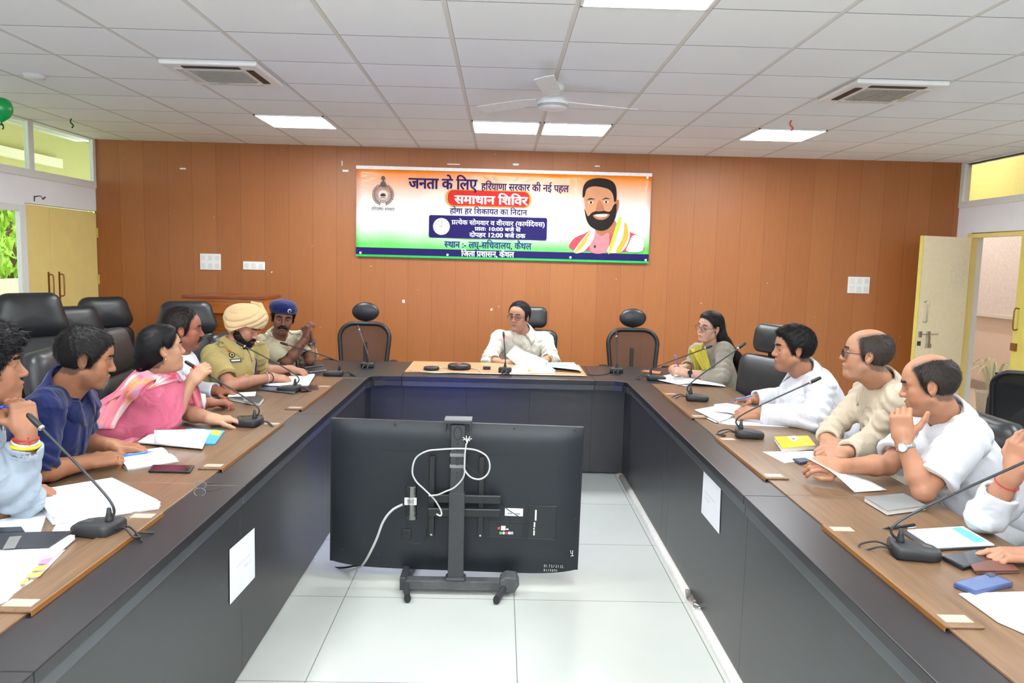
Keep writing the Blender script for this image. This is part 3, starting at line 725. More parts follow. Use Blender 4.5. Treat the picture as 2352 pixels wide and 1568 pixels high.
# mounting rails behind the column
for z in (.468, .40):
    r_ = obj('mount_rail', MB().box(cx-.14, cx+.21, py_+.02, py_+.04, z-.026, z+.012), black_plastic, st, bevel=.002)
    obj('rail_lip', MB().tube([(cx-.14, py_+.017, z+.012), (cx+.21, py_+.017, z+.012)], .005, 8), dark_metal, r_)
for x in (cx-.125, cx+.115):
    a_ = obj('mount_arm', MB().box(x-.013, x+.013, py_+.04, py_+.07, .26, .665), black_plastic, st, bevel=.002)
    obj('arm_screw', MB().lathe([(.001, 0), (.006, 0), (.005, .004), (.001, .004)], c=(x, py_+.04, .275), n=12, R=Matrix.Rotation(PI/2, 3, 'X')), chrome, a_)
tapem = M_glass('clear_tape_wrap', (235, 235, 235), .35)
for z in (.69, .635):
    obj('tape_wrap', MB().box(cx-.036, cx+.036, py_-.0185, py_+.0185, z-.008, z+.008), M('tape_gloss', (120, 122, 125), .2), st)
rebase(st, (cx, py_, 0))
# power adapter strapped on the mount
ad = thing('power_adapter', 'black adapter box wrapped in clear tape with a white label behind the television', 'adapter')
q = at(945, 1150, py_-.01)
obj('box', MB().obox(q, (.024, .018, .075)), black_plastic, ad, bevel=.004)
obj('label', MB().obox(q+Vector((-.002, -.019, .004)), (.029, .001, .018)), white_plastic, ad)
obj('label_print', MB().obox(q+Vector((-.002, -.0205, .009)), (.018, .0004, .002)).obox(q+Vector((-.002, -.0205, .003)), (.016, .0004, .002)).obox(q+Vector((-.002, -.0205, -.003)), (.017, .0004, .002)), M('grey_print', (150, 150, 155), .6), ad)
obj('tape', MB().grid([[q+Vector((.027*math.cos(a)+.003*math.sin(3*z_+a*2), .022*math.sin(a)-.002, z_*.011)) for a in np.linspace(0, 2*PI, 13)] for z_ in range(-8, 8)]), tapem, ad, smooth=True)
rebase(ad, q)
cab = M('grey_cable', (196, 196, 194), .45); bcab = M('black_cable', (30, 30, 32), .5)
def cable(pix, Y, r, m, label, name='cable'):
    pts = [at(px, py, Y if not isinstance(Y, (list, tuple)) else Y[i]) for i, (px, py) in enumerate(pix)]
    return tag(obj(name, MB().tube(catmull(pts, 8), r, 8), m, smooth=True), label, 'cable')
cable([(1071, 1018), (1068, 1040), (1067, 1068), (1068, 1080), (1082, 1096), (1103, 1100), (1120, 1088), (1125, 1068), (1118, 1048), (1100, 1036), (1080, 1031), (1050, 1030), (1010, 1032), (980, 1036), (955, 1052), (947, 1082), (955, 1104), (975, 1124), (998, 1147), (1013, 1173), (1012, 1184), (1002, 1180)], [3.53]*22, .0042, cab, 'long grey network cable looped behind the television column')
cable([(1068, 1078), (1063, 1098), (1044, 1119), (1024, 1128), (1005, 1136), (985, 1138)], 3.525, .0038, cab, 'short grey cable running down to the adapter behind the television')
mb = MB()
c0 = at(1073, 1012, 3.525)
for k in range(7):
    a = k*PI*2/7; mb.tube([c0+Vector((0, 0, -.012)), c0+Vector((.006*math.cos(a), -.004, .008)), c0+Vector((.022*math.cos(a), -.006, .012+.014*math.sin(a)))], .0022, 5)
tag(obj('wire_ends', mb, white_plastic), 'frayed white wire ends sticking up beside the television column', 'wire')
cable([(1068, 1066), (1095, 1087), (1120, 1105), (1135, 1122), (1145, 1137), (1160, 1164), (1185, 1182), (1210, 1197), (1228, 1208)], [3.53, 3.55, 3.57, 3.58, 3.59, 3.6, 3.61, 3.62, 3.63], .002, bcab, 'thin black cable running to the ports of the television')
cable([(925, 1158), (900, 1172), (880, 1198), (866, 1235), (852, 1265), (838, 1290), (826, 1302), (800, 1310), (770, 1308), (745, 1300), (720, 1286)], [3.55, 3.55, 3.55, 3.55, 3.56, 3.62, 3.72, 3.78, 3.82, 3.87, 3.93], .006, cab, 'thick grey power cable hanging from the adapter to the floor')
cable([(836, 1298), (815, 1299), (790, 1303), (765, 1302), (740, 1293), (719, 1283)], [3.7, 3.76, 3.8, 3.85, 3.9, 3.95], .005, bcab, 'black power cable lying beside the grey one on the floor')
cable([(932, 1238), (938, 1246), (955, 1249), (972, 1244), (980, 1225), (985, 1190)], 3.6, .0025, bcab, 'thin black lead curling from the television power socket')
# ================================================================== BANNER
bx0, bx1 = -1.515, 1.545; bz0, bz1 = 1.625, 2.55
bw = bx1-bx0; bh = bz1-bz0; by = YB-.02
t = NT('banner_print')   # saffron to white to green print, with a flowing edge
tc = t.n('ShaderNodeTexCoord'); sp = t.n('ShaderNodeSeparateXYZ'); t.l(tc.outputs['Object'], sp.inputs[0])
u = t.math('DIVIDE', sp.outputs[0], bw); vv = t.math('DIVIDE', sp.outputs[2], bh)
n = t.noise(tc.outputs['Object'], 1.6, 1)
wv = t.math('ADD', vv, t.math('MULTIPLY', t.math('SUBTRACT', n, .5), .12))
c_w = rgb(250, 248, 245)
f1 = t.ramp(wv, .50, .95); c1 = t.mix(f1, c_w, rgb(240, 132, 22))
f2 = t.ramp(wv, .42, .14); c2 = t.mix(f2, c1, rgb(96, 214, 90))
t.l(c2, t.b.inputs['Base Color']); t.b.inputs['Roughness'].default_value = .28; t.b.inputs['Specular IOR Level'].default_value = .5
cre = t.n('ShaderNodeTexNoise'); cre.inputs['Scale'].default_value = 3; cre.inputs['Detail'].default_value = 2; cre.inputs['Distortion'].default_value = 2.5
t.l(tc.outputs['Object'], cre.inputs['Vector']); t.bump(cre.outputs[0], .55, .02)
ban = thing('banner', 'wide printed vinyl banner in saffron, white and green hung on the wood wall', 'banner', (bx0, by, bz0))
rows = []
for j in range(13):
    row = []
    for i in range(49):
        x = i/48*bw; z = j/12*bh
        sag = .008*math.sin(i/48*PI*6)*(j/12)**3 if j == 12 else 0
        row.append((x, -.004*math.sin(i*.9+j*.5)-.003*math.sin(i*.37-j), z + sag))
    rows.append(row)
obj('vinyl_sheet', MB().grid(rows), t.m, ban, smooth=True, solid=.002)
YF = -.0125
navy = M('navy_print', (27, 17, 84), .6, var=.03, spec=.2); whitep = M('white_print', (250, 250, 250), .6, spec=.2, var=.01); redp = M('red_print', (188, 34, 28), .6, spec=.2, var=.04); goldp = M('gold_print', (196, 150, 50), .6, spec=.2); greenp = M('green_print', (40, 175, 80), .6, spec=.2); blackp = M('black_print', (42, 34, 34), .4); bluep = M('blue_print', (18, 44, 110), .6, spec=.2)
def bpos(px, py):      # photo pixel -> banner-local x, z
    p = at(px, py, YB-.03); return p.x-bx0, p.z-bz0
def flat(name, pts, mat, y=YF, parent=ban, th=.0008):
    return obj(name, MB().prism([Vector((x, y, z)) for x, z in pts], (0, 0, 0), (0, -th, 0)), mat, parent)
def rrect(x0, z0, x1, z1, r, n=8):
    out = []
    for cx_, cz_, a0 in ((x1-r, z1-r, 0), (x0+r, z1-r, PI/2), (x0+r, z0+r, PI), (x1-r, z0+r, 1.5*PI)):
        for k in range(n+1): out.append((cx_+r*math.cos(a0+k*PI/2/n), cz_+r*math.sin(a0+k*PI/2/n)))
    return out
flat('border_strip', [(0, bh-.03), (bw, bh-.03), (bw, bh+.004), (0, bh+.004)], M('white_hem', (238, 236, 236), .4), YF+.002)
flat('green_hem', [(0, 0), (bw, 0), (bw, .022), (0, .022)], greenp)
flat('navy_band', [(0, .022), (bw, .022), (bw, .095), (0, .095)], navy)
x0, z0 = bpos(985, 545); x1, z1 = bpos(1257, 499); tq = flat('timing_panel', rrect(x0, z0, x1, z1-.006, .02), navy)
x0, z0 = bpos(1024, 471); x1, z1 = bpos(1221, 441)
flat('title_lozenge_rim', rrect(x0, z0-.008, x1, z1+.008, .075), goldp)
flat('title_lozenge', rrect(x0+.02, z0, x1-.02, z1, .06), redp, YF-.001)
# clock face
cx_, cz_ = bpos(1014, 520)
circ = lambda cx, cz, r, n=32: [(cx+r*math.cos(2*PI*k/n), cz+r*math.sin(2*PI*k/n)) for k in range(n)]
flat('clock_ring', circ(cx_, cz_, .087), M('ring_grey', (200, 200, 215), .4), YF-.001)
flat('clock_dial', circ(cx_, cz_, .079), whitep, YF-.0018)
mb = MB()
for k in range(12):
    a = k*PI/6; mb.prism([Vector((cx_+math.sin(a)*r+math.cos(a)*s, YF-.003, cz_+math.cos(a)*r-math.sin(a)*s)) for r, s in ((.062, -.003), (.062, .003), (.072, .003), (.072, -.003))], (0, 0, 0), (0, -.0005, 0))
for a, L0 in ((-.9, .036), (0.05, .055)):
    mb.prism([Vector((cx_+math.sin(a)*r+math.cos(a)*s, YF-.003, cz_+math.cos(a)*r-math.sin(a)*s)) for r, s in ((-.01, -.002), (-.01, .002), (L0, .002), (L0, -.002))], (0, 0, 0), (0, -.0005, 0))
obj('clock_hands', mb, blackp, ban)

# Devanagari lettering: text objects turned to flat meshes; the marks are placed in the order they are drawn
def text_mesh(s, bold=.0):
    cu = bpy.data.curves.new('t', 'FONT'); cu.body = s; cu.size = 1; cu.offset = bold; cu.resolution_u = 3; cu.fill_mode = 'FRONT'
    o = bpy.data.objects.new('t', cu); COL.objects.link(o)
    dg = bpy.context.evaluated_depsgraph_get(); dg.update(); me = bpy.data.meshes.new_from_object(o.evaluated_get(dg), depsgraph=dg)
    bpy.data.objects.remove(o, do_unlink=True); bpy.data.curves.remove(cu)
    vs = [Vector((v.co.x, v.co.y, 0)) for v in me.vertices]; fs = [tuple(p.vertices) for p in me.polygons]
    bpy.data.meshes.remove(me); return vs, fs
def adv(s):
    a, _ = text_mesh(s+'|'); b, _ = text_mesh('|')
    return max(v.x for v in a)-max(v.x for v in b)
def cutx(vs, fs, xm):
    bm = bmesh.new(); bv = [bm.verts.new(v) for v in vs]
    for f in fs:
        try: bm.faces.new([bv[i] for i in f])
        except ValueError: pass
    bmesh.ops.bisect_plane(bm, geom=bm.verts[:]+bm.edges[:]+bm.faces[:], plane_co=(xm, 0, 0), plane_no=(1, 0, 0), clear_outer=True)
    bm.verts.ensure_lookup_table(); v2 = [v.co.copy() for v in bm.verts]; ix = {v: i for i, v in enumerate(bm.verts)}
    f2 = [tuple(ix[v] for v in f.verts) for f in bm.faces]; bm.free(); return v2, f2
def text_line(parts, bold=.0):
    """parts: plain strings; ('half', ch): a consonant without its stem; ('ra', ch): ra joined below; ('reph', ch): ra hook above"""
    VS, FS, x = [], [], 0
    def put(vs, fs, dx):
        o = len(VS); VS.extend([v+Vector((dx, 0, 0)) for v in vs]); FS.extend([tuple(i+o for i in f) for f in fs])
    for p in parts:
        if isinstance(p, str):
            put(*text_mesh(p, bold), x); x += adv(p)
        else:
            k, ch = p; vs, fs = text_mesh(ch, bold); a = adv(ch)
            if k == 'half':
                xm = max(v.x for v in vs); w_ = xm-.205
                put(*cutx(vs, fs, w_), x); x += w_-.01
            elif k == 'ra':
                put(vs, fs, x); q = x+a*.42
                put([Vector(v) for v in ((0-.16, -.02, 0), (.10, .17, 0), (.10, .25, 0), (-.20, .04, 0))], [(0, 1, 2, 3)], q); x += a
            elif k == 'reph':
                put(vs, fs, x); q = x+a*.62
                put([Vector(v) for v in ((0, .62, 0), (.04, .62, 0), (.0, .78, 0), (.10, .86, 0), (.2, .82, 0), (.2, .88, 0), (.1, .93, 0), (-.05, .82, 0))], [(0, 1, 2, 7), (7, 2, 3, 6), (6, 3, 4, 5)], q); x += a
    return VS, FS
CONS = set('कखगघङचछजझञटठडढणतथदधनपफबभमयरलवशषसह')
def visual(s):      # the short-i sign is drawn before its consonant
    out = []
    for ch in s:
        if ch == 'ि' and out and out[-1] in CONS: out.insert(len(out)-1, ch)
        else: out.append(ch)
    return ''.join(out)
_nv, _nf = text_mesh('न'); HN = max(v.y for v in _nv)
def banner_text(name, parts, px0, px1, pybase, pytop, mat, bold=.018, y=YF-.002, parent=ban, sx=None):
    vs, fs = text_line([visual(p) if isinstance(p, str) else p for p in parts], 0)
    if bold:
        V2, F2 = [], []
        for k, (dx, dy) in enumerate(((-bold, 0), (bold, 0), (0, bold*.5), (0, -bold*.5))):
            o_ = len(V2); V2 += [v+Vector((dx, dy, .0015*k)) for v in vs]; F2 += [tuple(i+o_ for i in f) for f in fs]
        vs, fs = V2, F2
    xa = min(v.x for v in vs); xb = max(v.x for v in vs); za = min(v.y for v in vs); zb = max(v.y for v in vs)
    X0, Zb = bpos(px0, pybase); X1, _ = bpos(px1, pybase); _, Zt = bpos(px0, pytop)
    kx = (X1-X0)/(xb-xa); kz = (Zt-Zb)/HN
    mb = MB(); mb.add([(X0+(v.x-xa)*kx, y-v.z*.06, Zb+v.y*kz) for v in vs], fs)
    me_o = obj(name, mb, mat, parent); return me_o
banner_text('headline_lettering', ['जनता के लिए'], 938, 1097, 432, 409, navy, .03)
banner_text('headline_lettering', ['हरियाणा सरकार की नई पहल'], 1105, 1307, 436, 421, navy, .022)
banner_text('title_lettering', ['समाधान शिविर'], 1043, 1213, 467, 449, whitep, .035, YF-.0035)
banner_text('slogan_lettering', ['होगा हर शिकायत का निदान'], 1033, 1211, 490, 478, navy, .02)
banner_text('timing_lettering', [('ra', 'प'), ('half', 'त'), 'येक सोमवार व वीरवार (का', ('reph', 'य'), 'दिवस)'], 1037, 1251, 515, 505.5, whitep, .02, YF-.0035)
banner_text('timing_lettering', [('ra', 'प'), 'ातः 10:00 बजे से'], 1090, 1196, 529, 521.5, whitep, .03, YF-.0035)
banner_text('timing_lettering', ['दोपहर 12:00 बजे तक'], 1078, 1207, 543.5, 534.5, whitep, .03, YF-.0035)
banner_text('venue_lettering', [('half', 'स'), 'थान :- लघु-सचिवालय, कैथल'], 1020, 1221, 568, 554, bluep, .025)
banner_text('band_lettering', ['जिला ', ('ra', 'प'), 'शासन, कैथल'], 1059, 1181, 588, 576, whitep, .03)
banner_text('emblem_caption', ['हरियाणा सरकार'], 853, 907, 483, 476, blackp, .0)
# government emblem
ex, ez = bpos(880, 447)
mb = MB()
for side in (-1, 1):
    for k in range(13):
        a = -PI/2+side*(.25+k*.19); rr = .098
        c = Vector((ex+rr*math.cos(a), YF-.002, ez+rr*math.sin(a))); tg = Vector((-math.sin(a)*side, 0, math.cos(a)*side)); nr = Vector((math.cos(a), 0, math.sin(a)))
        for q in (-1, 1):
            d = (tg*.8+nr*q*.6).normalized()*.026; w_ = Vector((d.z, 0, -d.x))*.22
            mb.prism([c, c+d*.5+w_, c+d, c+d*.5-w_], (0, 0, 0), (0, -.0006, 0))
def ringm(mb, r0, r1, n=40, cx0=None, cz0=None):
    cx0 = ex if cx0 is None else cx0; cz0 = ez if cz0 is None else cz0
    mb.grid([[(cx0+r*math.cos(2*PI*k/n), YF-.0024, cz0+r*math.sin(2*PI*k/n)) for k in range(n)] for r in (r0, r1)], 0, True)
ringm(mb, .076, .081); ringm(mb, .05, .053)
for k in range(22):
    a = k*2*PI/22; c = Vector((ex+.064*math.cos(a), YF-.0024, ez+.064*math.sin(a)))
    mb.prism([c+Vector((x, 0, z)) for x, z in ((-.005, -.006), (.004, -.006), (.005, .006), (-.003, .005))], (0, 0, 0), (0, -.0005, 0))
# lotus-like rosette in the middle and the lion capital on top
for k in range(5):
    a = PI/2+(k-2)*.55; d = Vector((math.cos(a), 0, math.sin(a)))*.036; w_ = Vector((d.z, 0, -d.x))*.3; c = Vector((ex, YF-.0024, ez-.016))
    mb.prism([c, c+d*.6+w_, c+d, c+d*.6-w_], (0, 0, 0), (0, -.0005, 0))
mb.prism([Vector((ex+x, YF-.0024, ez+z)) for x, z in ((-.03, -.028), (.03, -.028), (.024, -.034), (-.024, -.034))], (0, 0, 0), (0, -.0005, 0))
mb.prism([Vector((ex+x, YF-.0024, ez+z)) for x, z in ((-.045, .085), (.045, .085), (.03, .105), (.022, .128), (.012, .134), (-.012, .134), (-.022, .128), (-.03, .105))], (0, 0, 0), (0, -.0005, 0))
mb.prism([Vector((ex+x, YF-.0024, ez+z)) for x, z in ((-.008, .134), (.008, .134), (.007, .15), (-.007, .15))], (0, 0, 0), (0, -.0005, 0))
mb.prism([Vector((ex+x, YF-.0024, ez+z)) for x, z in ((-.016, .15), (.016, .15), (.022, .168), (.014, .186), (0, .192), (-.014, .186), (-.022, .168))], (0, 0, 0), (0, -.0005, 0))
obj('emblem', mb, blackp, ban)
# printed portrait of a smiling bearded man in a red waistcoat
por = {}
def ppoly(pix): return [bpos(px, py) for px, py in pix]
def pflat(name, pix, mat, lay, parent): return flat(name, smooth_poly(ppoly(pix)), mat, YF-.001-lay*.0006, parent, .0005)
def smooth_poly(pts, n=5):
    m = len(pts); out = []
    for i in range(m):
        p0, p1, p2, p3 = (Vector((*pts[(i+k) % m], 0)) for k in (-1, 0, 1, 2))
        for k in range(n):
            q = k/n; c = .5*((2*p1)+(p2-p0)*q+(2*p0-5*p1+4*p2-p3)*q*q+(3*p1-p0-3*p2+p3)*q**3); out.append((c.x, c.y))
    return out
skinp = M('printed_skin', (192, 134, 98), .6, spec=.2, var=.08, scale=8); skinp2 = M('printed_skin_shade', (166, 106, 74), .6, spec=.2); hairp = M('printed_hair', (28, 20, 18), .6, spec=.2); vestp = M('printed_red_vest', (204, 70, 84), .6, spec=.2, var=.1, scale=6)
por = flat('printed_portrait', smooth_poly(ppoly([(1312, 572), (1318, 548), (1345, 535), (1362, 524), (1392, 522), (1420, 516), (1440, 530), (1470, 543), (1476, 560), (1474, 576), (1400, 577)]), 5), vestp, YF-.001, ban)
pflat('shirt_sleeve', [(1455, 540), (1474, 548), (1475, 576), (1440, 577), (1444, 560)], whitep, 1, por)
pflat('neck', [(1366, 505), (1410, 505), (1414, 528), (1392, 545), (1370, 535)], skinp2, 2, por)
pflat('kurta_front', [(1360, 528), (1380, 542), (1398, 536), (1394, 577), (1356, 577)], M('printed_pink', (216, 120, 124), .35), 3, por)
pflat('scarf', [(1352, 532), (1366, 524), (1362, 550), (1340, 577), (1318, 577)], whitep, 4, por)
pflat('scarf', [(1424, 500), (1440, 512), (1446, 545), (1428, 577), (1394, 577), (1412, 545)], whitep, 4, por)
orp = M('printed_orange', (244, 160, 40), .35); grp = M('printed_lime', (176, 206, 60), .35)
pflat('scarf_stripe', [(1352, 534), (1357, 530), (1346, 556), (1328, 577), (1320, 577)], orp, 5, por)
pflat('scarf_stripe', [(1420, 503), (1427, 506), (1414, 550), (1404, 577), (1397, 577)], grp, 5, por)
pflat('scarf_stripe', [(1434, 512), (1441, 520), (1442, 545), (1426, 577), (1414, 577), (1430, 545)], orp, 5, por)
pflat('ear', [(1414, 462), (1421, 460), (1420, 478), (1414, 490)], skinp2, 5, por)
face = pflat('face', [(1341, 440), (1350, 425), (1380, 420), (1408, 430), (1414, 450), (1413, 490), (1402, 515), (1382, 526), (1360, 516), (1346, 492)], skinp, 6, por)
pflat('beard', [(1342, 478), (1350, 496), (1360, 488), (1380, 482), (1400, 486), (1410, 470), (1416, 470), (1413, 500), (1400, 522), (1382, 530), (1362, 524), (1348, 508)], hairp, 7, por)
pflat('mouth', [(1362, 494), (1380, 491), (1400, 492), (1392, 502), (1380, 505), (1368, 502)], skinp2, 8, por)
pflat('teeth', [(1366, 494), (1380, 492), (1395, 493), (1388, 498), (1374, 498)], whitep, 9, por)
pflat('hair', [(1338, 452), (1340, 428), (1352, 414), (1376, 409), (1402, 414), (1414, 428), (1416, 456), (1411, 464), (1407, 446), (1396, 434), (1366, 428), (1348, 434), (1343, 450)], hairp, 8, por)
for a in ((1350, 459), (1385, 458)):
    pflat('eyebrow', [(a[0]-3, a[1]+1), (a[0]+6, a[1]-4), (a[0]+17, a[1]-1), (a[0]+6, a[1]-1)], hairp, 8, por)
    e_ = pflat('eye', [(a[0]+1, a[1]+6), (a[0]+7, a[1]+3), (a[0]+13, a[1]+6), (a[0]+7, a[1]+9)], whitep, 8, por)
    pflat('pupil', [(a[0]+4, a[1]+6), (a[0]+7, a[1]+3), (a[0]+10, a[1]+6), (a[0]+7, a[1]+9)], hairp, 9, por)
pflat('nose', [(1374, 462), (1380, 463), (1388, 481), (1380, 485), (1368, 483)], skinp2, 8, por)
pflat('brooch', [(1363, 566), (1366, 562), (1369, 566), (1366, 570)], blackp, 8, por)
for c in list(por.children): pass
for px, py in ((828, 580), (1028, 585), (1310, 591), (1483, 597), (1487, 408)): 
    x, z = bpos(px, py); mb = MB().lathe([(.001, 0), (.012, 0), (.012, .002), (.001, .002)], c=(x, YF-.001, z), n=14, R=Matrix.Rotation(PI/2, 3, 'X')); obj('eyelet', mb, whitep, ban)
# ================================================================== PEOPLE: one smooth skin per body, from blended distance fields
def smin(a, b, k):
    if k <= 0: return np.minimum(a, b)
    h = np.clip(.5+.5*(b-a)/k, 0, 1); return b+(a-b)*h-k*h*(1-h)
def V3(p): return np.array([p[0], p[1], p[2]], np.float32)
class SDF:
    """list of solids, blended one after another; each solid has a bounding sphere for culling"""
    def __init__(s): s.ops = []
    def _put(s, fn, c, r, k, mode): s.ops.append((fn, V3(c), float(r), k, mode)); return s
    def cone(s, a, b, ra, rb, k=.01, mode='u', flat=None, up=None):
        """round cone a->b"""
        A, B = V3(a), V3(b); D = B-A; L2 = float(D@D)+1e-9
        def fn(P):
            pa = P-A; h = np.clip((pa@D)/L2, 0, 1)
            return np.sqrt((((pa-h[..., None]*D))**2).sum(-1)) - (ra+(rb-ra)*h)
        return s._put(fn, (A+B)/2, math.sqrt(L2)/2+max(ra, rb), k, mode)
    def cut_cone(s, a, b, ra, rb, k=.01, mode='u'):
        """cone with flat ends (sleeves)"""
        A, B = V3(a), V3(b); D = B-A; L = math.sqrt(float(D@D)); D = D/L
        def fn(P):
            pa = P-A; t = pa@D; rad = np.sqrt(np.maximum((pa**2).sum(-1)-t*t, 0))
            q = rad-(ra+(rb-ra)*np.clip(t/L, 0, 1)); e = np.maximum(-t, t-L)
            return np.maximum(q, e)
        return s._put(fn, (A+B)/2, L/2+max(ra, rb), k, mode)
    def ell(s, c, r, R=None, k=.01, mode='u'):
        C = V3(c); r = np.array(r, np.float32); Rm = np.array(R, np.float32) if R is not None else np.eye(3, dtype=np.float32)
        def fn(P):
            q = (P-C)@Rm; k0 = np.sqrt(((q/r)**2).sum(-1)); k1 = np.sqrt(((q/(r*r))**2).sum(-1))+1e-9
            return k0*(k0-1)/k1
        return s._put(fn, C, float(r.max()), k, mode)
    def box(s, c, h, R=None, rd=.01, k=.01, mode='u'):
        C = V3(c); h = np.array(h, np.float32)-rd; Rm = np.array(R, np.float32) if R is not None else np.eye(3, dtype=np.float32)
        def fn(P):
            q = np.abs((P-C)@Rm)-h
            return np.sqrt((np.maximum(q, 0)**2).sum(-1))+np.minimum(q.max(-1), 0)-rd
        return s._put(fn, C, float(np.sqrt((h**2).sum()))+rd, k, mode)
    def chain(s, pts, rs, k=.01, mode='u'):
        for i in range(len(pts)-1): s.cone(pts[i], pts[i+1], rs[i], rs[i+1], k, mode)
        return s
    def custom(s, fn, k=0, mode='x'): s.ops.append((fn, None, 0, k, mode)); return s
    def comb(s, d, e, k, mode):
        if mode == 'u': return smin(d, e, k)
        if mode == 's': return -smin(-d, e, k)
        if mode == 'i': return -smin(-d, -e, k)
        return d
    def value(s, P):
        d = np.full(P.shape[:-1], 9., np.float32)
        for fn, c, r, k, mode in s.ops:
            d = fn(P, d) if mode == 'x' else s.comb(d, fn(P), k, mode)
        return d
    def mesh(s, h, pad=.012, bounds=None):
        if bounds: lo, hi = np.array(bounds[0], np.float32), np.array(bounds[1], np.float32)
        else:
            cs = [(c, r) for fn, c, r, k, m in s.ops if m == 'u']
            lo = np.min([c-r for c, r in cs], 0)-pad; hi = np.max([c+r for c, r in cs], 0)+pad
        B = 8
        nb = np.ceil((hi-lo)/h/B).astype(int)+1
        gi = np.stack(np.meshgrid(*[np.arange(n) for n in nb], indexing='ij'), -1).reshape(-1, 3)
        cen = lo+(gi*B+(B-1)/2)*h; cen = cen.astype(np.float32)
        dc = s.value(cen); hd = B*h*.87
        near = np.abs(dc) < hd*1.7+.004
        N = nb*B
        G = np.repeat(np.repeat(np.repeat(dc.reshape(nb), B, 0), B, 1), B, 2)
        idx = np.nonzero(near)[0]
        loc = np.stack(np.meshgrid(*[np.arange(B)]*3, indexing='ij'), -1).reshape(-1, 3)
        for a in range(0, len(idx), 1500):
            ii = idx[a:a+1500]
            P = (lo+(gi[ii][:, None, :]*B+loc[None])*h).astype(np.float32)
            d = np.full(P.shape[:2], 9., np.float32); C = cen[ii]
            for fn, c, r, k, mode in s.ops:
                if mode == 'x': d = fn(P, d); continue
                rel = np.nonzero(np.sqrt(((C-c)**2).sum(-1))-r < hd*1.2+k*2+.004)[0] if mode != 'i' else np.arange(len(ii))
                if len(rel): d[rel] = s.comb(d[rel], fn(P[rel]), k, mode)
            g = gi[ii]*B
            X = (g[:, None, :]+loc[None]).reshape(-1, 3); G[X[:, 0], X[:, 1], X[:, 2]] = d.reshape(-1)
        return surface_nets(G, lo, h)
def surface_nets(G, lo, h):
    S = G < 0
    def c(A, x, y, z):
        n = A.shape; return A[x:n[0]-1+x, y:n[1]-1+y, z:n[2]-1+z]
    any_ = np.zeros(tuple(n-1 for n in G.shape), bool); all_ = np.ones_like(any_)
    for x in (0, 1):
        for y in (0, 1):
            for z in (0, 1): q = c(S, x, y, z); any_ |= q; all_ &= q
    act = any_ & ~all_
    I = np.argwhere(act)
    if not len(I): return np.zeros((0, 3)), np.zeros((0, 4), int)
    acc = np.zeros((len(I), 3), np.float32); cnt = np.zeros(len(I), np.float32)
    cor = [(x, y, z) for x in (0, 1) for y in (0, 1) for z in (0, 1)]
    val = {k: G[I[:, 0]+k[0], I[:, 1]+k[1], I[:, 2]+k[2]] for k in cor}
    for a in cor:
        for ax in range(3):
            if a[ax]: continue
            b = tuple(1 if i == ax else a[i] for i in range(3)); va, vb = val[a], val[b]; m = (va < 0) != (vb < 0)
            t = np.where(m, va/(va-vb+1e-12), 0); p = np.array(a, np.float32)[None]+np.zeros((len(I), 3), np.float32); p[:, ax] += t
            acc[m] += p[m]; cnt[m] += 1
    Vt = lo+(I+acc/cnt[:, None])*h
    key = np.full(act.shape, -1, np.int32); key[act] = np.arange(len(I))
    F = []
    for ax in range(3):
        u, v = (ax+1) % 3, (ax+2) % 3
        s0 = [slice(1, -1)]*3; s0[ax] = slice(0, -1); s1 = list(s0); s1[ax] = slice(1, None)
        A = S[tuple(s0)]; Bq = S[tuple(s1)]; E = np.argwhere(A != Bq)
        if not len(E): continue
        base = E.copy(); base[:, u] += 1; base[:, v] += 1
        flip = A[E[:, 0], E[:, 1], E[:, 2]]
        def kk(du, dv):
            q = base.copy(); q[:, u] -= du; q[:, v] -= dv; return key[q[:, 0], q[:, 1], q[:, 2]]
        quad = np.stack([kk(1, 1), kk(0, 1), kk(0, 0), kk(1, 0)], 1)
        quad[~flip] = quad[~flip][:, ::-1]; F.append(quad)
    F = np.concatenate(F); F = F[(F >= 0).all(1)]
    return Vt, F
def smooth_np(Vt, F, it=2, lam=.5):
    E = np.concatenate([F[:, [0, 1]], F[:, [1, 2]], F[:, [2, 3]], F[:, [3, 0]]]); n = len(Vt)
    deg = np.bincount(E.ravel(), minlength=n).astype(np.float32)[:, None]
    for _ in range(it):
        acc = np.stack([np.bincount(E[:, 0], Vt[E[:, 1], k], n)+np.bincount(E[:, 1], Vt[E[:, 0], k], n) for k in range(3)], 1)
        Vt = Vt+lam*(acc/np.maximum(deg, 1)-Vt)
    return Vt
def npobj(name, Vt, F, mats, parent=None, colf=None, origin=(0, 0, 0), smooth=True):
    me = bpy.data.meshes.new(name); n = len(Vt)
    Vl = (Vt-np.array(origin)).astype(np.float32)
    me.vertices.add(n); me.vertices.foreach_set('co', Vl.ravel())
    me.loops.add(len(F)*4); me.loops.foreach_set('vertex_index', F.astype(np.int32).ravel())
    me.polygons.add(len(F)); me.polygons.foreach_set('loop_start', np.arange(0, len(F)*4, 4, dtype=np.int32))
    me.update(calc_edges=True)
    if smooth: me.polygons.foreach_set('use_smooth', np.ones(len(F), bool))
    me.materials.append(mats)
    if colf is not None:
        at_ = me.color_attributes.new('Col', 'FLOAT_COLOR', 'POINT'); c = np.ones((n, 4), np.float32); c[:, :3] = colf(Vt); at_.data.foreach_set('color', c.ravel())
    o = bpy.data.objects.new(name, me); COL.objects.link(o)
    if parent is not None: o.parent = parent
    return o
_rs = np.random.RandomState(5)
_WD = [(_rs.normal(size=3)/1.0, _rs.uniform(0, 6.28)) for _ in range(14)]
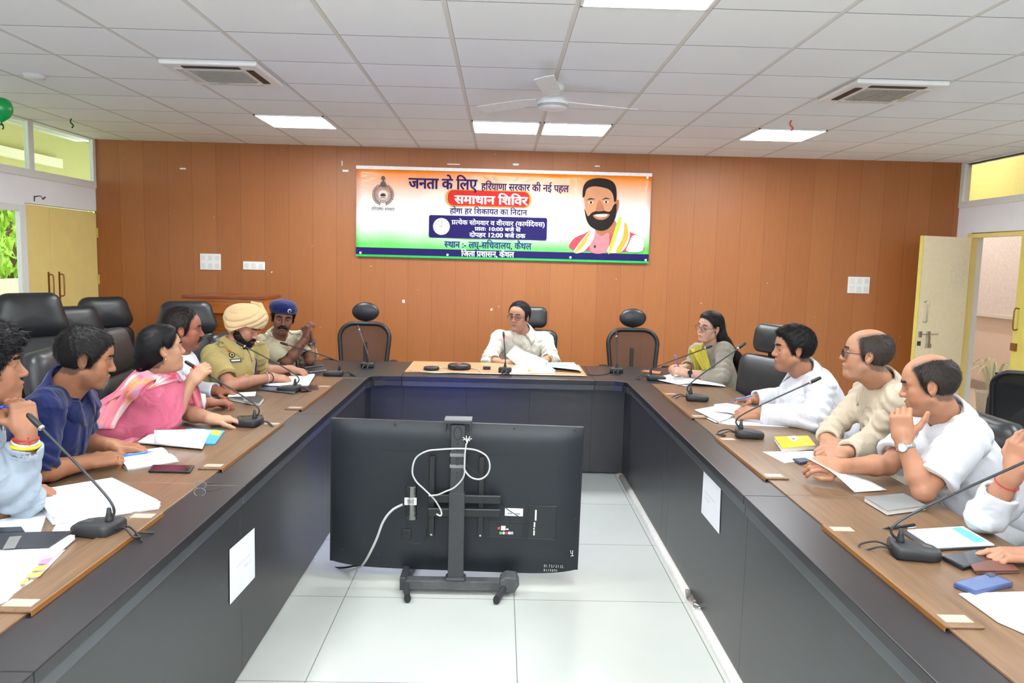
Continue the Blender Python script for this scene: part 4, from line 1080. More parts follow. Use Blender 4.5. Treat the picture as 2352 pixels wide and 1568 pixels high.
def wob(P, f, seed=0):
    """smooth pseudo-noise, about -1..1"""
    d = 0
    for i in range(5):
        v, ph = _WD[(i+seed*3) % 14]; v2, ph2 = _WD[(i+5+seed) % 14]
        d = d+np.sin(P@(v.astype(np.float32)*f)+ph+1.3*np.sin(P@(v2.astype(np.float32)*f*.6)+ph2))
    return d/3.2
def sst(a, b, x): t_ = np.clip((x-a)/(b-a), 0, 1); return t_*t_*(3-2*t_)
def L3(c): return np.array([lin(x) for x in c], np.float32)
def frame(f, u):
    """matrix whose columns are forward, left, up"""
    f = Vector(f).normalized(); u = Vector(u); l = u.cross(f).normalized(); u = f.cross(l)
    return Matrix(((f.x, l.x, u.x), (f.y, l.y, u.y), (f.z, l.z, u.z)))
def head_rot(yaw, pitch, roll):
    """yaw: compass of the gaze in the room (degrees from +x towards +y); pitch: down positive; roll: towards own left positive"""
    return Matrix.Rotation(math.radians(yaw), 3, 'Z') @ Matrix.Rotation(math.radians(pitch), 3, 'Y') @ Matrix.Rotation(math.radians(-roll), 3, 'X')

SKIN_LIGHT, SKIN_MID, SKIN_DARK, SKIN_BROWN = (205, 150, 122), (186, 126, 94), (140, 88, 64), (166, 108, 78)

def head_sdf(S, T, P):
    """skull, face, ears and neck root in head space (x forward, y left, z up; centre between the ears); T maps to the room"""
    sc = P['hs']; R = T[0]; O = T[1]
    g = lambda *p: O+R @ (Vector(p)*sc)
    Rn = [list(r) for r in R]
    fat = P.get('fat', 0); nose = P.get('nose', 1); jw = P.get('jaw', 1)
    e = lambda c, r, k=.012, mode='u': S.ell(g(*c), [x*sc for x in r], Rn, k*sc, mode)
    c_ = lambda a, b, ra, rb, k=.01, mode='u': S.cone(g(*a), g(*b), ra*sc, rb*sc, k*sc, mode)
    e((-.010, 0, .046), (.096, .0775, .079), .0)
    e((-.030, 0, .030), (.078, .0740, .078), .03)
    e((.030, 0, .030), (.062, .066, .066), .03)
    e((.030, 0, -.030), (.058, .058+fat*.008, .072), .03)                 # mid face
    e((.026, 0, -.066), (.058, .050*jw+fat*.010, .044), .03)              # jaw
    c_((.0755, -.010*jw, -.0975), (.0755, .010*jw, -.0975), .0175+fat*.002, .0175+fat*.002, .022)          # chin
    for s in (-1, 1):
        c_((.0, s*(.054*jw+fat*.006), -.052), (.060, s*.020*jw, -.096), .017+fat*.005, .015+fat*.002, .022)
        e((.056, s*.042, -.018), (.026, .024, .022), .02)                # cheekbone
        e((.058, s*.034, -.046), (.026, .024+fat*.004, .028), .02)       # cheek
        c_((.082, s*.012, .026), (.066, s*.050, .028), .0105, .010, .014)      # brow ridge
        e((.094, s*.032, .004), (.019, .021, .0140), .012, 's')            # socket
    if fat > .2: e((.034, 0, -.102), (.050, .042, .022), .03)
    # nose
    c_((.086, 0, .016), (.105*1+.002*nose, 0, -.020), .0085, .0092*nose, .012)
    S.ell(g(.1035+.003*nose, 0, -.027), [.0125*nose*sc, .0135*nose*sc, .0105*nose*sc], Rn, .008*sc)
    for s in (-1, 1):
        S.ell(g(.097, s*.0125*nose, -.029), [.0105*sc, .0075*nose*sc, .0085*sc], Rn, .006*sc)
        S.ell(g(.1045, s*.007*nose, -.0375), [.0045*sc, .0035*sc, .004*sc], Rn, .003*sc, 's')
    # mouth
    e((.080, 0, -.064), (.018, .028, .022), .014)
    c_((.0935, -.016, -.0575), (.0985, -.004, -.0560), .0046, .0052, .006); c_((.0935, .016, -.0575), (.0985, .004, -.0560), .0046, .0052, .006)
    c_((.0935, -.013, -.0685), (.0935, .013, -.0685), .0062, .0062, .006)
    op = P.get('mouth_open', 0)
    S.cone(g(.1010, -.021, -.0625), g(.1010, .021, -.0625), (.0022+op*.003)*sc, (.0022+op*.003)*sc, .002*sc, 's')
    # eyelids over the eyeballs
    for s in (-1, 1):
        S.ell(g(.0735, s*.032, .0035), [.0148*sc]*3, Rn, .004*sc)
        ly = P.get('lid', .0038)
        S.ell(g(.0890, s*.0325, .0016), [.010*sc, .0128*sc, ly*sc], Rn, .0015*sc, 's')
        c_((.0875, s*.020, .0105), (.0800, s*.046, .0088), .0034, .003, .004)
    # ears
    for s in (-1, 1):
        Re = R @ Matrix.Rotation(s*.32, 3, 'Z') @ Matrix.Rotation(-.2, 3, 'Y'); Rel = [list(r) for r in Re]
        S.ell(g(-.010, s*.0810, -.002), [.0200*sc, .0080*sc, .0320*sc], Rel, .006*sc)
        S.ell(g(-.005, s*.0905, .003), [.0115*sc, .0075*sc, .0190*sc], Rel, .003*sc, 's')
        S.ell(g(.000, s*.0890, -.010), [.006*sc, .008*sc, .008*sc], Rn, .003*sc, 's')
        S.ell(g(.004, s*.0790, -.008), [.005*sc, .006*sc, .008*sc], Rn, .004*sc)
        S.ell(g(-.003, s*.0790, -.031), [.0095*sc, .006*sc, .0095*sc], Rn, .006*sc)

def hand_pts(W, f, n, side, P):
    """finger joints; W wrist, f towards the fingers, n out of the back of the hand, side=+1 when the thumb is on (n x f)"""
    f = Vector(f).normalized(); n = Vector(n); n = (n-f*n.dot(f)).normalized(); t = n.cross(f)*side
    return f, n, t
def hand_sdf(S, W, f, n, side, curl=(.5, .55, .6, .65), thumb=(.5, .3), sc=1.0, spread=.05, rings=None, touch=None):
    f, n, t = hand_pts(W, f, n, side, None); W = Vector(W); s = sc
    Rm = [[f.x, t.x, n.x], [f.y, t.y, n.y], [f.z, t.z, n.z]]
    S.cone(W-f*.02*s, W+f*.022*s, .0255*s, .025*s, .02)
    S.box(W+f*.050*s+t*.0*s, (.046*s, .040*s, .0140*s), Rm, .0125*s, .016)
    S.ell(W+f*.030*s+t*.026*s-n*.008*s, (.032*s, .018*s, .016*s), Rm, .012)
    out = []
    for i, (off, L, r) in enumerate(((.0290, .072, .0092), (.0098, .079, .0094), (-.0098, .073, .0090), (-.0285, .058, .0080))):
        K = W+f*(.090-.004*abs(i-1.2))*s+t*off*s+n*.002*s
        a = -(0.1+curl[i]*1.25); d0 = (f+t*spread*(1.5-i)*.8).normalized()
        pts = [K-f*.03*s, K]; ang = 0; p = K
        for j, (fr, kk) in enumerate(((.45, .75), (.31, 1.15), (.24, .8))):
            ang += curl[i]*kk*1.25
            d = d0*math.cos(ang)-n*math.sin(ang); p = p+d*(L*fr*s); pts.append(p)
        rs = [r*1.05*s, r*1.08*s, r*1.0*s, r*.9*s, r*.74*s]
        S.chain(pts, rs, .0035); out.append(pts)
    b = W+f*.022*s+t*.026*s-n*.004*s
    d1 = (f*.62+t*.78-n*thumb[1]).normalized(); d2 = (f*(.80+.1*thumb[0])+t*(.42-.75*thumb[0])-n*(thumb[1]*1.1)).normalized(); d3 = (f*.85+t*(.15-1.0*thumb[0])-n*(thumb[1]*1.3)).normalized()
    q = [b, b+d1*.040*s, b+d1*.040*s+d2*.034*s, b+d1*.040*s+d2*.034*s+d3*.026*s]
    S.chain(q, [.0145*s, .0118*s, .0108*s, .0085*s], .006); out.append(q)
    return out
def hairm(name, c, rough=.5):
    if name in MATS: return MATS[name]
    t = NT(name); v = t.coords((1, 1, .35)); n = t.noise(v, 220, 3)
    lo = tuple(x*.6 for x in rgb(*c)[:3])+(1,); hi = tuple(x*1.15 for x in rgb(*c)[:3])+(1,)
    t.l(t.mix(n, lo, hi), t.b.inputs['Base Color']); t.b.inputs['Roughness'].default_value = rough
    t.b.inputs['Specular IOR Level'].default_value = .22; t.bump(n, .3, .002)
    MATS[name] = t.m; return t.m
skinm = M_attr('skin', .5, .35)
HAIRLINES = {   # height of the hair's lower edge for points from the back of the head to the forehead
    'short': ((-.10, -.03, -.006, .006, .022, .034, .052, .070, .088, .11), (-.070, -.062, -.030, -.030, -.026, .000, .040, .070, .082, .09)),
    'receding': ((-.10, -.03, -.006, .006, .020, .030, .040, .060, .085, .11), (-.070, -.062, -.030, -.030, -.020, .010, .060, .098, .112, .12)),
    'fringe': ((-.10, -.03, -.006, .006, .024, .038, .058, .078, .095, .11), (-.075, -.065, -.030, -.034, -.030, -.010, .025, .048, .056, .06)),
    'woman': ((-.10, -.04, -.016, .004, .020, .036, .056, .074, .090, .11), (-.085, -.085, -.060, .018, .012, .020, .052, .076, .088, .095)),
    'bald': ((-.10, -.03, -.006, .006, .018, .028, .036, .046, .06, .11), (-.070, -.062, -.032, -.030, -.018, .012, .050, .085, .16, .2)),
}
def strands(V, F, n, L, lift, flow, w=.0007, seed=1, jit=.25, wave=0):
    """fine locks rooted on a surface, combed along flow; returns the surface and the locks as one mesh"""
    r = np.random.RandomState(seed); V = V.astype(np.float32)
    fi = r.randint(0, len(F), n); q = F[fi]; a, b, c, d = (V[q[:, i]] for i in range(4))
    u, v = r.rand(n, 1), r.rand(n, 1); p = (a*(1-u)+b*u)*(1-v)+(d*(1-u)+c*u)*v
    nn = np.cross(c-a, d-b); nn /= np.linalg.norm(nn, axis=1, keepdims=True)+1e-12
    t = flow(p)+r.normal(size=(n, 3))*jit; t -= nn*(t*nn).sum(1, keepdims=True); t /= np.linalg.norm(t, axis=1, keepdims=True)+1e-9
    s_ = np.cross(nn, t); Ls = L*r.uniform(.6, 1.25, (n, 1)); hw = w*r.uniform(.7, 1.4, (n, 1)); lf = lift*r.uniform(.3, 1.3, (n, 1))
    wv = s_*wave*r.normal(size=(n, 1))
    P0 = p-nn*.0012; P1 = p+t*Ls*.5+nn*lf+wv; P2 = p+t*Ls+nn*lf*.9-wv*.5
    W_ = np.stack([P0-s_*hw, P0+s_*hw, P1-s_*hw, P1+s_*hw, P2-s_*hw*.25, P2+s_*hw*.25], 1).reshape(-1, 3)
    o = len(V)+np.arange(n)[:, None]*6
    Q = np.concatenate([o+np.array([0, 1, 3, 2]), o+np.array([2, 3, 5, 4])])
    return np.concatenate([V, W_]).astype(np.float32), np.concatenate([F, Q])
def person(P):
    """build one seated person from joint positions in the room"""
    root = thing('person', P['label'], 'person', (0, 0, 0), 0, P.get('group'))
    R = head_rot(*P['rot']); O = Vector(P['O']); sc = P.get('hs', 1.04); P['hs'] = sc
    N, SL, SR, EL, ER, WL, WR = (Vector(P[k]) for k in ('N', 'SL', 'SR', 'EL', 'ER', 'WL', 'WR'))
    hip = Vector(P['hip'])
    Rn = np.array(R, np.float32); On = V3(O)
    loc = lambda X: ((X-On)@Rn)/sc
    g = lambda *p: O+R @ (Vector(p)*sc)
    U = (N-hip).normalized(); Lv = (SL-SR); Lv = (Lv-U*Lv.dot(U)).normalized(); F = Lv.cross(U).normalized()
    if P.get('dbg'): print(P['label'][:30], 'UA %.2f %.2f FA %.2f %.2f SH %.2f torso %.2f neck %.2f' % ((SL-EL).length, (SR-ER).length, (EL-WL).length, (ER-WR).length, (SL-SR).length, (N-hip).length, (O-N).length))
    # ---- body
    S = SDF(); head_sdf(S, (R, O), P)
    nk = g(-.022, 0, -.060); nr = P.get('neck_r', .056)
    S.cone(nk, N, nr*sc*.96, nr*1.06, .02); S.cone(g(.025, 0, -.088), N+F*.02, .030*sc, .046, .03)
    S.cone(N, N-U*.16, .055, .07, .03); S.cone(SL, N-U*.06, .042, .05, .03); S.cone(SR, N-U*.06, .042, .05, .03)
    am = P.get('arm', 1.0)
    joints = []
    for Sh, E_, W_, hd in ((SL, EL, WL, P['handL']), (SR, ER, WR, P['handR'])):
        S.cone(Sh, E_, .047*am, .039*am, .02)
        m = E_+(W_-E_)*.28
        S.cone(E_, m, .039*am, .042*am, .015); S.cone(m, W_, .042*am, .0265*am, .015)
        hd = dict(hd); side = 1 if Sh is SR else -1
        joints.append(hand_sdf(S, W_, hd['f'], hd['n'], side, hd.get('curl', (.45, .5, .55, .6)), hd.get('thumb', (.4, .35)), P.get('hand', 1.0), hd.get('spread', .05)))
    V_, Fc = S.mesh(P.get('res', .0027)); V_ = smooth_np(V_, Fc, 1, .4)
    sk = L3([c_*.875+(0, 1, 1)[i_] for i_, c_ in enumerate(P['skin'])]); hc = L3(P.get('hair_c', (30, 24, 22))); lipc = L3(P.get('lip', (150, 84, 76)))
    def colf(X):
        q = loc(X); x, y, z = q[:, 0], q[:, 1], q[:, 2]
        n = wob(X, 55, 1)[:, None]; c = sk[None]*(1+.05*n)
        def put(m, col): 
            nonlocal c; c = c*(1-m[:, None])+col[None]*m[:, None]
        red = sk*np.array([1.06, .86, .82], np.float32)
        put(np.exp(-((x-.06)**2+(np.abs(y)-.045)**2+(z+.03)**2)/.0009)*.4, red)
        put(np.exp(-((x-.108)**2+y**2+(z+.028)**2)/.0003)*.5, red)
        put((np.abs(y) > .078)*(np.abs(z) < .05)*(np.abs(x) < .04)*.45, red)
        mouth = np.exp(-(((y)/.023)**4+((z+.0630)/.0088)**4))*(x > .085); put(mouth*.55, lipc)
        put(np.exp(-(((y)/.022)**4+((z+.0628)/.0018)**4))*(x > .080)*.6, lipc*.35)
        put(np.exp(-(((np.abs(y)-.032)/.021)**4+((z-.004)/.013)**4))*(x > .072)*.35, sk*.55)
        st = P.get('stubble', 0)
        if st:
            m = sst(-.022, -.045, z+.012*np.abs(y)/.05)*sst(.0, .02, x+.01)*(x > -.01)*(1-np.exp(-((np.abs(y)-.03)**2+(z+.035)**2)/.0006)); m *= (1-mouth); put(np.clip(m, 0, 1)*st*(np.abs(y) < .1)*(z > -.13), sk*.30+hc*.35)
            m2 = np.exp(-((y/.030)**4+((z+.047)/.010)**4))*(x > .08); put(m2*st, sk*.3+hc*.3)
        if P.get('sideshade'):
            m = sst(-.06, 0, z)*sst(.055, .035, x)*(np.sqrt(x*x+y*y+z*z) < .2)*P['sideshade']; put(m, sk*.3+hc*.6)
        if P.get('hair'):       # short hair thinning out at its border
            H_ = HAIRLINES[P['hair']]; zl = np.interp(x, *H_); sl = np.sqrt(1+((np.interp(x+.006, *H_)-np.interp(x-.006, *H_))/.012)**2); d_ = (z-zl)/sl+.003*wob(q*150, 1, 2)
            near_ = (np.sqrt(x*x+y*y+z*z) < .17)*1.
            put(np.where(d_ < 0, np.exp(-(d_/.007)**2), 1-.0*d_)*.72*near_*(1-np.exp(-(((x+.008)/.026)**2+((np.abs(y)-.088)/.02)**2+((z+.002)/.034)**2)**2)) * (1 if not P.get('bald_top') else np.where(z > .03, sst(.72, 1.08, np.sqrt(((x-P['bald_top'][0])/P['bald_top'][1])**2+(y/P['bald_top'][2])**2)+.05*wob(q*120, 1, 4)), 1)), hc)
        if P.get('bindi'): put(np.exp(-((y)**2+(z-.036)**2)/.00002)*(x > .08), L3((170, 20, 30)))
        return np.clip(c, 0, 1)
    body = npobj('body', V_, Fc, skinm, root, colf, O*0)
    # ---- eyes
    for s in (-1, 1):
        mb = MB(); eye = obj('eye', mb.sphere((0, 0, 0), .0118*sc, 20, 14), eyem(P.get('iris', (50, 30, 20))), root, smooth=True)
        gz = P.get('gaze', (0, 0)); eye.matrix_local = Matrix.Translation(g(.0742, s*.032, .0026)) @ (R @ Matrix.Rotation(math.radians(gz[0]), 3, 'Z') @ Matrix.Rotation(math.radians(gz[1]), 3, 'Y')).to_4x4()
    # ---- brows, moustache, beard, hair
    hm = hairm('hair_%d_%d_%d' % P.get('hair_c', (30, 24, 22)), P.get('hair_c', (30, 24, 22)))
    bm_ = P.get('brow', 1.0)
    for s in (-1, 1):
        B = SDF(); B.chain([g(.0980, s*.014, .0300), g(.0955, s*.028, .0328), g(.086, s*.043, .0325), g(.074, s*.055, .0280)], [.0032*bm_, .0040*bm_, .0034*bm_, .0016], .004)
        v, f = B.mesh(.0016, .004); v, f = strands(v, f, 200, .0055, .0005, lambda X: V3(R @ Vector((-.2, s*1.0, .35)))[None]+X*0, .0004, 2, .2); npobj('eyebrow', v, f, hm, root)
    skull = SDF(); hs_ops = head_sdf; _t = SDF(); head_sdf(_t, (R, O), P); skull.ops = _t.ops[:7]; full = SDF(); full.ops = [o for o in _t.ops[:-8]]
    bb = lambda a, b: (np.min([V3(g(x, y, z)) for x in (a[0], b[0]) for y in (a[1], b[1]) for z in (a[2], b[2])], 0), np.max([V3(g(x, y, z)) for x in (a[0], b[0]) for y in (a[1], b[1]) for z in (a[2], b[2])], 0))
    if P.get('moustache'):
        B = SDF(); w = P['moustache']
        for s in (-1, 1): B.chain([g(.1035, 0, -.0465), g(.1015, s*.012, -.0485), g(.095, s*.026, -.055), g(.086, s*.035, -.064)], [.0062*w, .0068*w, .0055*w, .0025*w], .006)
        B.custom(lambda X, d: d+.0009*wob(X, 420, 2)); v, f = B.mesh(.0017, .006); v, f = strands(v, f, 700, .009, .0015, lambda X: np.where(((X-On)@Rn)[:, 1:2] > 0, 1, -1)*V3(R @ Vector((0, .6, 0)))[None]+V3(R @ Vector((0, 0, -1)))[None], .0004, 2, .2); npobj('moustache', v, f, hm, root)
    if P.get('beard'):
        tb = P['beard']
        def fb(X, d):
            q = loc(X); x, y, z = q[..., 0], q[..., 1], q[..., 2]; ay = np.abs(y)
            base = full.value(X)-(tb*sst(.0, .03, -.03-z+.0)+.002)*sc+.0012*wob(X, 260, 1)
            line = np.interp(x, (-.02, .02, .05, .075, .095, .12), (-.01, -.03, -.052, -.066, -.071, -.074))
            reg = (z-line)*.8
            mo = .006-np.sqrt((y/2.6)**2+(z+.0630)**2)
            return np.maximum(np.maximum(np.maximum(base, reg*sc), (-.020-x)*sc), mo*sc)
        B = SDF(); B.custom(fb); v, f = B.mesh(.0026, bounds=bb((-.04, -.09, -.15), (.13, .09, .0))); v, f = strands(smooth_np(v, f, 1), f, 5000, .010, .003, lambda X: V3(R @ Vector((.25, 0, -1)))[None]+X*0, .0004, 2, .3); npobj('beard', v, f, hm, root)
    if P.get('hair'):
        hs_ = HAIRLINES[P['hair']]; th = P.get('hair_t', .012); fr = P.get('hair_f', 160); am_ = P.get('hair_a', .0016)
        def fh(X, d):
            q = loc(X); x, y, z = q[..., 0], q[..., 1], q[..., 2]
            zl = np.interp(x, *hs_).astype(np.float32)+.003*wob(q*60, 1, 3)+.003*wob(q*210, 1, 1)
            sl = np.sqrt(1+((np.interp(x+.006, *hs_)-np.interp(x-.006, *hs_))/.012)**2).astype(np.float32)
            if P.get('part'): zl = zl+.0
            k = sst(-.001, .030, (z-zl)/sl); tt = th*(.05+.95*k)*(1+P.get('top', .35)*sst(.05, .12, z)*sst(-.08, .05, x))
            if P.get('bald_top'):
                cx0, rx, ry = P['bald_top']; r_ = np.sqrt(((x-cx0)/rx)**2+(y/ry)**2); tt = tt*np.where(z > .03, .02+.98*sst(.95, 1.5, r_), 1)
            base = skull.value(X)-tt*sc+am_*(wob(X, fr, 1)+.6*wob(X, fr*2.3, 2))*np.clip(k+.2, 0, 1)
            dd = np.maximum(base, (zl-z)/sl*sc)
            if P.get('bald_top'):
                cx0, rx, ry = P['bald_top']; r = np.sqrt(((x-cx0)/rx)**2+(y/ry)**2); dd = np.maximum(dd, np.where(z > .03, (1-r)*min(rx, ry)*sc, -1))
            if not P.get('over_ears'):
                er = np.sqrt(((x+.008)/.025)**2+((np.abs(y)-.088)/.022)**2+((z+.004)/.036)**2); dd = np.maximum(dd, (1-er)*.022*sc)
            return dd
        B = SDF(); B.custom(fh)
        if P.get('hair_extra'): P['hair_extra'](B, g, sc)
        b = P.get('hair_box', ((-.14, -.11, -.13), (.13, .11, .17)))
        v, f = B.mesh(.0026, bounds=bb(*b)); v = smooth_np(v, f, 1, .3)
        cr = V3(g(*P.get('crown', (-.045, .01, .135)))); tie = V3(g(-.10, 0, -.02)); upn = V3(R @ Vector((0, 0, 1))); fwn = V3(R @ Vector((1, 0, 0)))
        if P['hair'] == 'woman':
            fl = lambda X: (tie-X)/(np.linalg.norm(tie-X, axis=1, keepdims=True)+1e-6)
            v, f = strands(v, f, 11000, .020, .0005, fl, .0005, 3, .05)
        elif P['hair'] == 'fringe':
            fl = lambda X: (X-cr)/(np.linalg.norm(X-cr, axis=1, keepdims=True)+1e-6)+.3*fwn
            v, f = strands(v, f, 9000, .026, .005, fl, .0008, 4, .5, .005)
        else:
            fl = lambda X: (X-cr)/(np.linalg.norm(X-cr, axis=1, keepdims=True)+1e-6)*1.0+(.55*fwn if P['hair'] == 'short' else -.35*fwn-.5*upn)
            v, f = strands(v, f, P.get('locks', 10000), P.get('lock_len', .016), .0026, fl, .0006, 5, .22)
        npobj('hair', v, f, hm, root)
    # ---- shirt
    sh = P['shirt']; fat = P.get('belly', .3); half = (SL-SR).length/2
    Rt = [[F.x, Lv.x, U.x], [F.y, Lv.y, U.y], [F.z, Lv.z, U.z]]
    mid = (SL+SR)/2; nd = (nk-N).normalized()
    B = SDF()
    B.ell(mid-U*.13+F*.012, (.118+.02*fat, half*.98, .20), Rt, .05)
    B.ell(hip+U*.17+F*(.03+.035*fat), (.125+.04*fat, .155+.03*fat, .21), Rt, .06)
    B.ell(hip+U*.03, (.14+.02*fat, .185+.02*fat, .13), Rt, .05)
    B.ell(mid-U*.02-F*.03, (.085, half*.85, .08), Rt, .05)
    for Sh, E_, W_ in ((SL, EL, WL), (SR, ER, WR)):
        B.cone(Sh, N-U*.015+(Sh-N)*.12, .058, .056, .03)
        B.ell(Sh+(E_-Sh)*.05, tuple(q_*P.get('sh', 1) for q_ in (.064, .060, .066)), None, .04)
    B.ell(N-F*.008-nd*.012, (.078, .078, .060), None, .03)
    kind = sh.get('sleeve', 'short'); aw = sh.get('aw', 1.0)*am
    for Sh, E_, W_ in ((SL, EL, WL), (SR, ER, WR)):
        if kind == 'short':
            e = Sh+(E_-Sh)*sh.get('len', .74)
            B.cut_cone(Sh+(E_-Sh)*.08, e, .066*aw, .068*aw, .03)
            d_ = (E_-Sh).normalized(); B.cut_cone(e-d_*.022, e+d_*.03, .0535*aw, .0575*aw, .003, 's')
        else:
            B.cone(Sh, E_, .064*aw, .058*aw, .03)
            q = sh.get('len', .90); e = E_+(W_-E_)*q; d_ = (W_-E_).normalized()
            rr = .060+(.047-.060)*q
            B.cut_cone(E_-d_*.01, e, .060*aw, rr*aw, .02)
            B.cut_cone(e-d_*.03, e+d_*.03, (rr-.010)*aw, (rr-.009)*aw, .003, 's')
            if sh.get('cuff', True):
                B.cut_cone(e-d_*(.055 if q > .8 else .04), e, (rr+.004)*aw, (rr+.004)*aw, .004)
                B.cut_cone(e-d_*.02, e+d_*.03, (rr-.009)*aw, (rr-.009)*aw, .003, 's')
    B.cone(N-nd*.03, N+nd*.16, .058, .062, .006, 's')
    vd = sh.get('vee', .05)
    B.cone(N+F*.045+U*.02, N+F*(.085)-U*vd, .030, .006, .008, 's')
    amp = sh.get('fold', .004)*1.25
    segs = [(V3(Sh), V3(E_), V3(W_)) for Sh, E_, W_ in ((SL, EL, WL), (SR, ER, WR))]
    Fn, Un, Ln = V3(F), V3(U), V3(Lv)
    def folds(X, d):
        base = amp*wob(X, 22, 1)+amp*.6*wob(X, 45, 2)
        for s_, e_, w_ in segs:       # creases bunching at the elbow and armpit
            for c_, ax, k in ((e_, e_-s_, 1.6), (s_, e_-s_, .9)):
                ax = ax/np.linalg.norm(ax); r = np.sqrt(((X-c_)**2).sum(-1)); base = base+k*amp*np.exp(-(r/.10)**2)*np.sin((X-c_)@ax*120+3*wob(X, 16, 3))
        return d+base
    B.custom(folds)
    v, f = B.mesh(sh.get('res', .0042)); v = smooth_np(v, f, 2, .5)
    so_ = npobj('shirt', v, f, sh['mat'], root, sh.get('colf'))
    bvh = BVHTree.FromPolygons([tuple(x) for x in v], [tuple(int(i) for i in q) for q in f])
    def on(p, off=.003):
        c, n, i, dd = bvh.find_nearest(Vector(p)); return c+n*off, n
    def hit(p, d, off=.003):
        c, n, i, dd = bvh.ray_cast(Vector(p), Vector(d));
        if c is None: return on(p, off)
        return c+n*off, n
    P.update(root=root, on=on, hit=hit, F=F, U=U, L=Lv, g=g, R=R, body=body, shirt_o=so_, mid=mid, joints=joints, Nv=N)
    if sh.get('collar', True):
        cm = sh.get('collar_mat', sh['mat']); rows = []
        hgt = sh.get('collar_h', .042); M_ = 36
        base_c = N+nd*.028; cl = Lv; cf = (F-nd*F.dot(nd)).normalized(); cl = nd.cross(cf)
        for j, (rad, up, drop) in enumerate(((.070, -.3, 0), (.068, .45, 0), (.067, 1.0, 0), (.073, 1.05, 0), (.083, .7, .0), (.098, .15, 1.0))):
            row = []
            for i in range(M_+1):
                th = .30+(2*PI-.60)*i/M_       # from own left front round the back to own right front
                front = .5+.5*math.cos(th)
                pt = max(0, 1-min(i, M_-i)/8.0)
                z = up*hgt*(1-.45*front)-drop*(.026+.042*pt*sh.get('points', 1))+(-.026*front)
                r = rad*(1+.12*front)+(.012*pt if drop else 0)
                row.append(base_c+cf*(r*math.cos(th)*1.06)+cl*(r*math.sin(th))+nd*z+cf*(.012*pt*drop))
            if j in (0, 5): row = [on(p_, .006 if j else -.002)[0] for p_ in row]
            rows.append(row)
        rows[4] = [(a*.45+b*.55)+nd*.004+(b-N).normalized()*.003 for a, b in zip(rows[3], rows[5])]
        obj('collar', MB().grid(rows), cm, root, smooth=True, solid=.0022)
    if sh.get('placket', True):
        cm = sh.get('placket_mat', sh['mat']); Lr = [[], []]; btn = []
        for k in range(18):
            q = k/17; p0 = N-U*(vd*.6+.05+q*(.40))+F*.4
            c, n = hit(p0, -F, .0022)
            Lr[0].append(c+Lv*.013); Lr[1].append(c-Lv*.013)
            if k % 4 == 1: btn.append((c+n*.002, n))
        Lr = [[on(p, .0024)[0] for p in r] for r in Lr]
        obj('placket', MB().grid([[a, (a+b)/2+F*.0012, b] for a, b in zip(*Lr)]), cm, root, smooth=True, solid=.0016)
        for c, n in btn:
            z = n.normalized(); x = z.orthogonal().normalized(); y = z.cross(x); Rb = Matrix((x, y, z)).transposed()
            obj('button', MB().lathe([(.001, 0), (.0052, 0), (.0055, .0015), (.001, .0018)], c=c, n=12, R=Rb), sh.get('button_mat', M('shirt_button', (225, 222, 212), .4)), root)
    if sh.get('pocket'):
        for s in ((1,) if sh['pocket'] == 1 else (1, -1)):
            G_ = []
            for j in range(7):
                G_.append([on(hit(mid-U*(.13+.115*j/6)+Lv*s*(.035+.10*i/6)+F*.4, -F, .002)[0], .0028)[0] for i in range(7)])
            obj('pocket', MB().grid(G_), sh['mat'], root, smooth=True, solid=.002)
            if sh.get('flap'):
                G_ = []
                for j in range(4):
                    G_.append([on(hit(mid-U*(.122+.035*j/3*(1+.4*(1-abs(i-3)/3)))+Lv*s*(.032+.106*i/6)+F*.4, -F, .002)[0], .0055)[0] for i in range(7)])
                obj('pocket_flap', MB().grid(G_), sh['mat'], root, smooth=True, solid=.002)
    # ---- trousers and shoes
    Fh = Vector((F.x, F.y, 0)).normalized(); Lh = Vector((0, 0, 1)).cross(Fh)
    B = SDF(); shoes = []
    B.ell(hip+Vector((0, 0, -.01)), (.16, .18, .12), [[Fh.x, Lh.x, 0], [Fh.y, Lh.y, 0], [0, 0, 1]], .04)
    for s in (-1, 1):
        h_ = hip+Lh*s*.09; k_ = Vector((hip.x, hip.y, .52))+Fh*.42+Lh*s*.12; a_ = Vector((k_.x, k_.y, .10))+Fh*P.get('shin', .02)
        B.cone(h_, k_, .085, .068, .03); B.cone(k_, a_, .068, .055, .03); shoes.append((a_, Fh))
    v, f = B.mesh(.010); npobj('trousers', smooth_np(v, f, 2), f, P.get('trousers', M_cloth('dark_trousers', (48, 50, 58))), root)
    for a_, Fh in shoes:
        B = SDF(); B.ell(a_+Fh*.07+Vector((0, 0, -.055)), (.14, .048, .045), [[Fh.x, -Fh.y, 0], [Fh.y, Fh.x, 0], [0, 0, 1]], .01); B.cone(a_, a_+Vector((0, 0, -.05)), .045, .045, .02)
        B.custom(lambda X, d: np.maximum(d, .003-X[..., 2])); v, f = B.mesh(.008); npobj('shoe', v, f, M('shoe_leather', (30, 24, 22), .35), root)
    return P
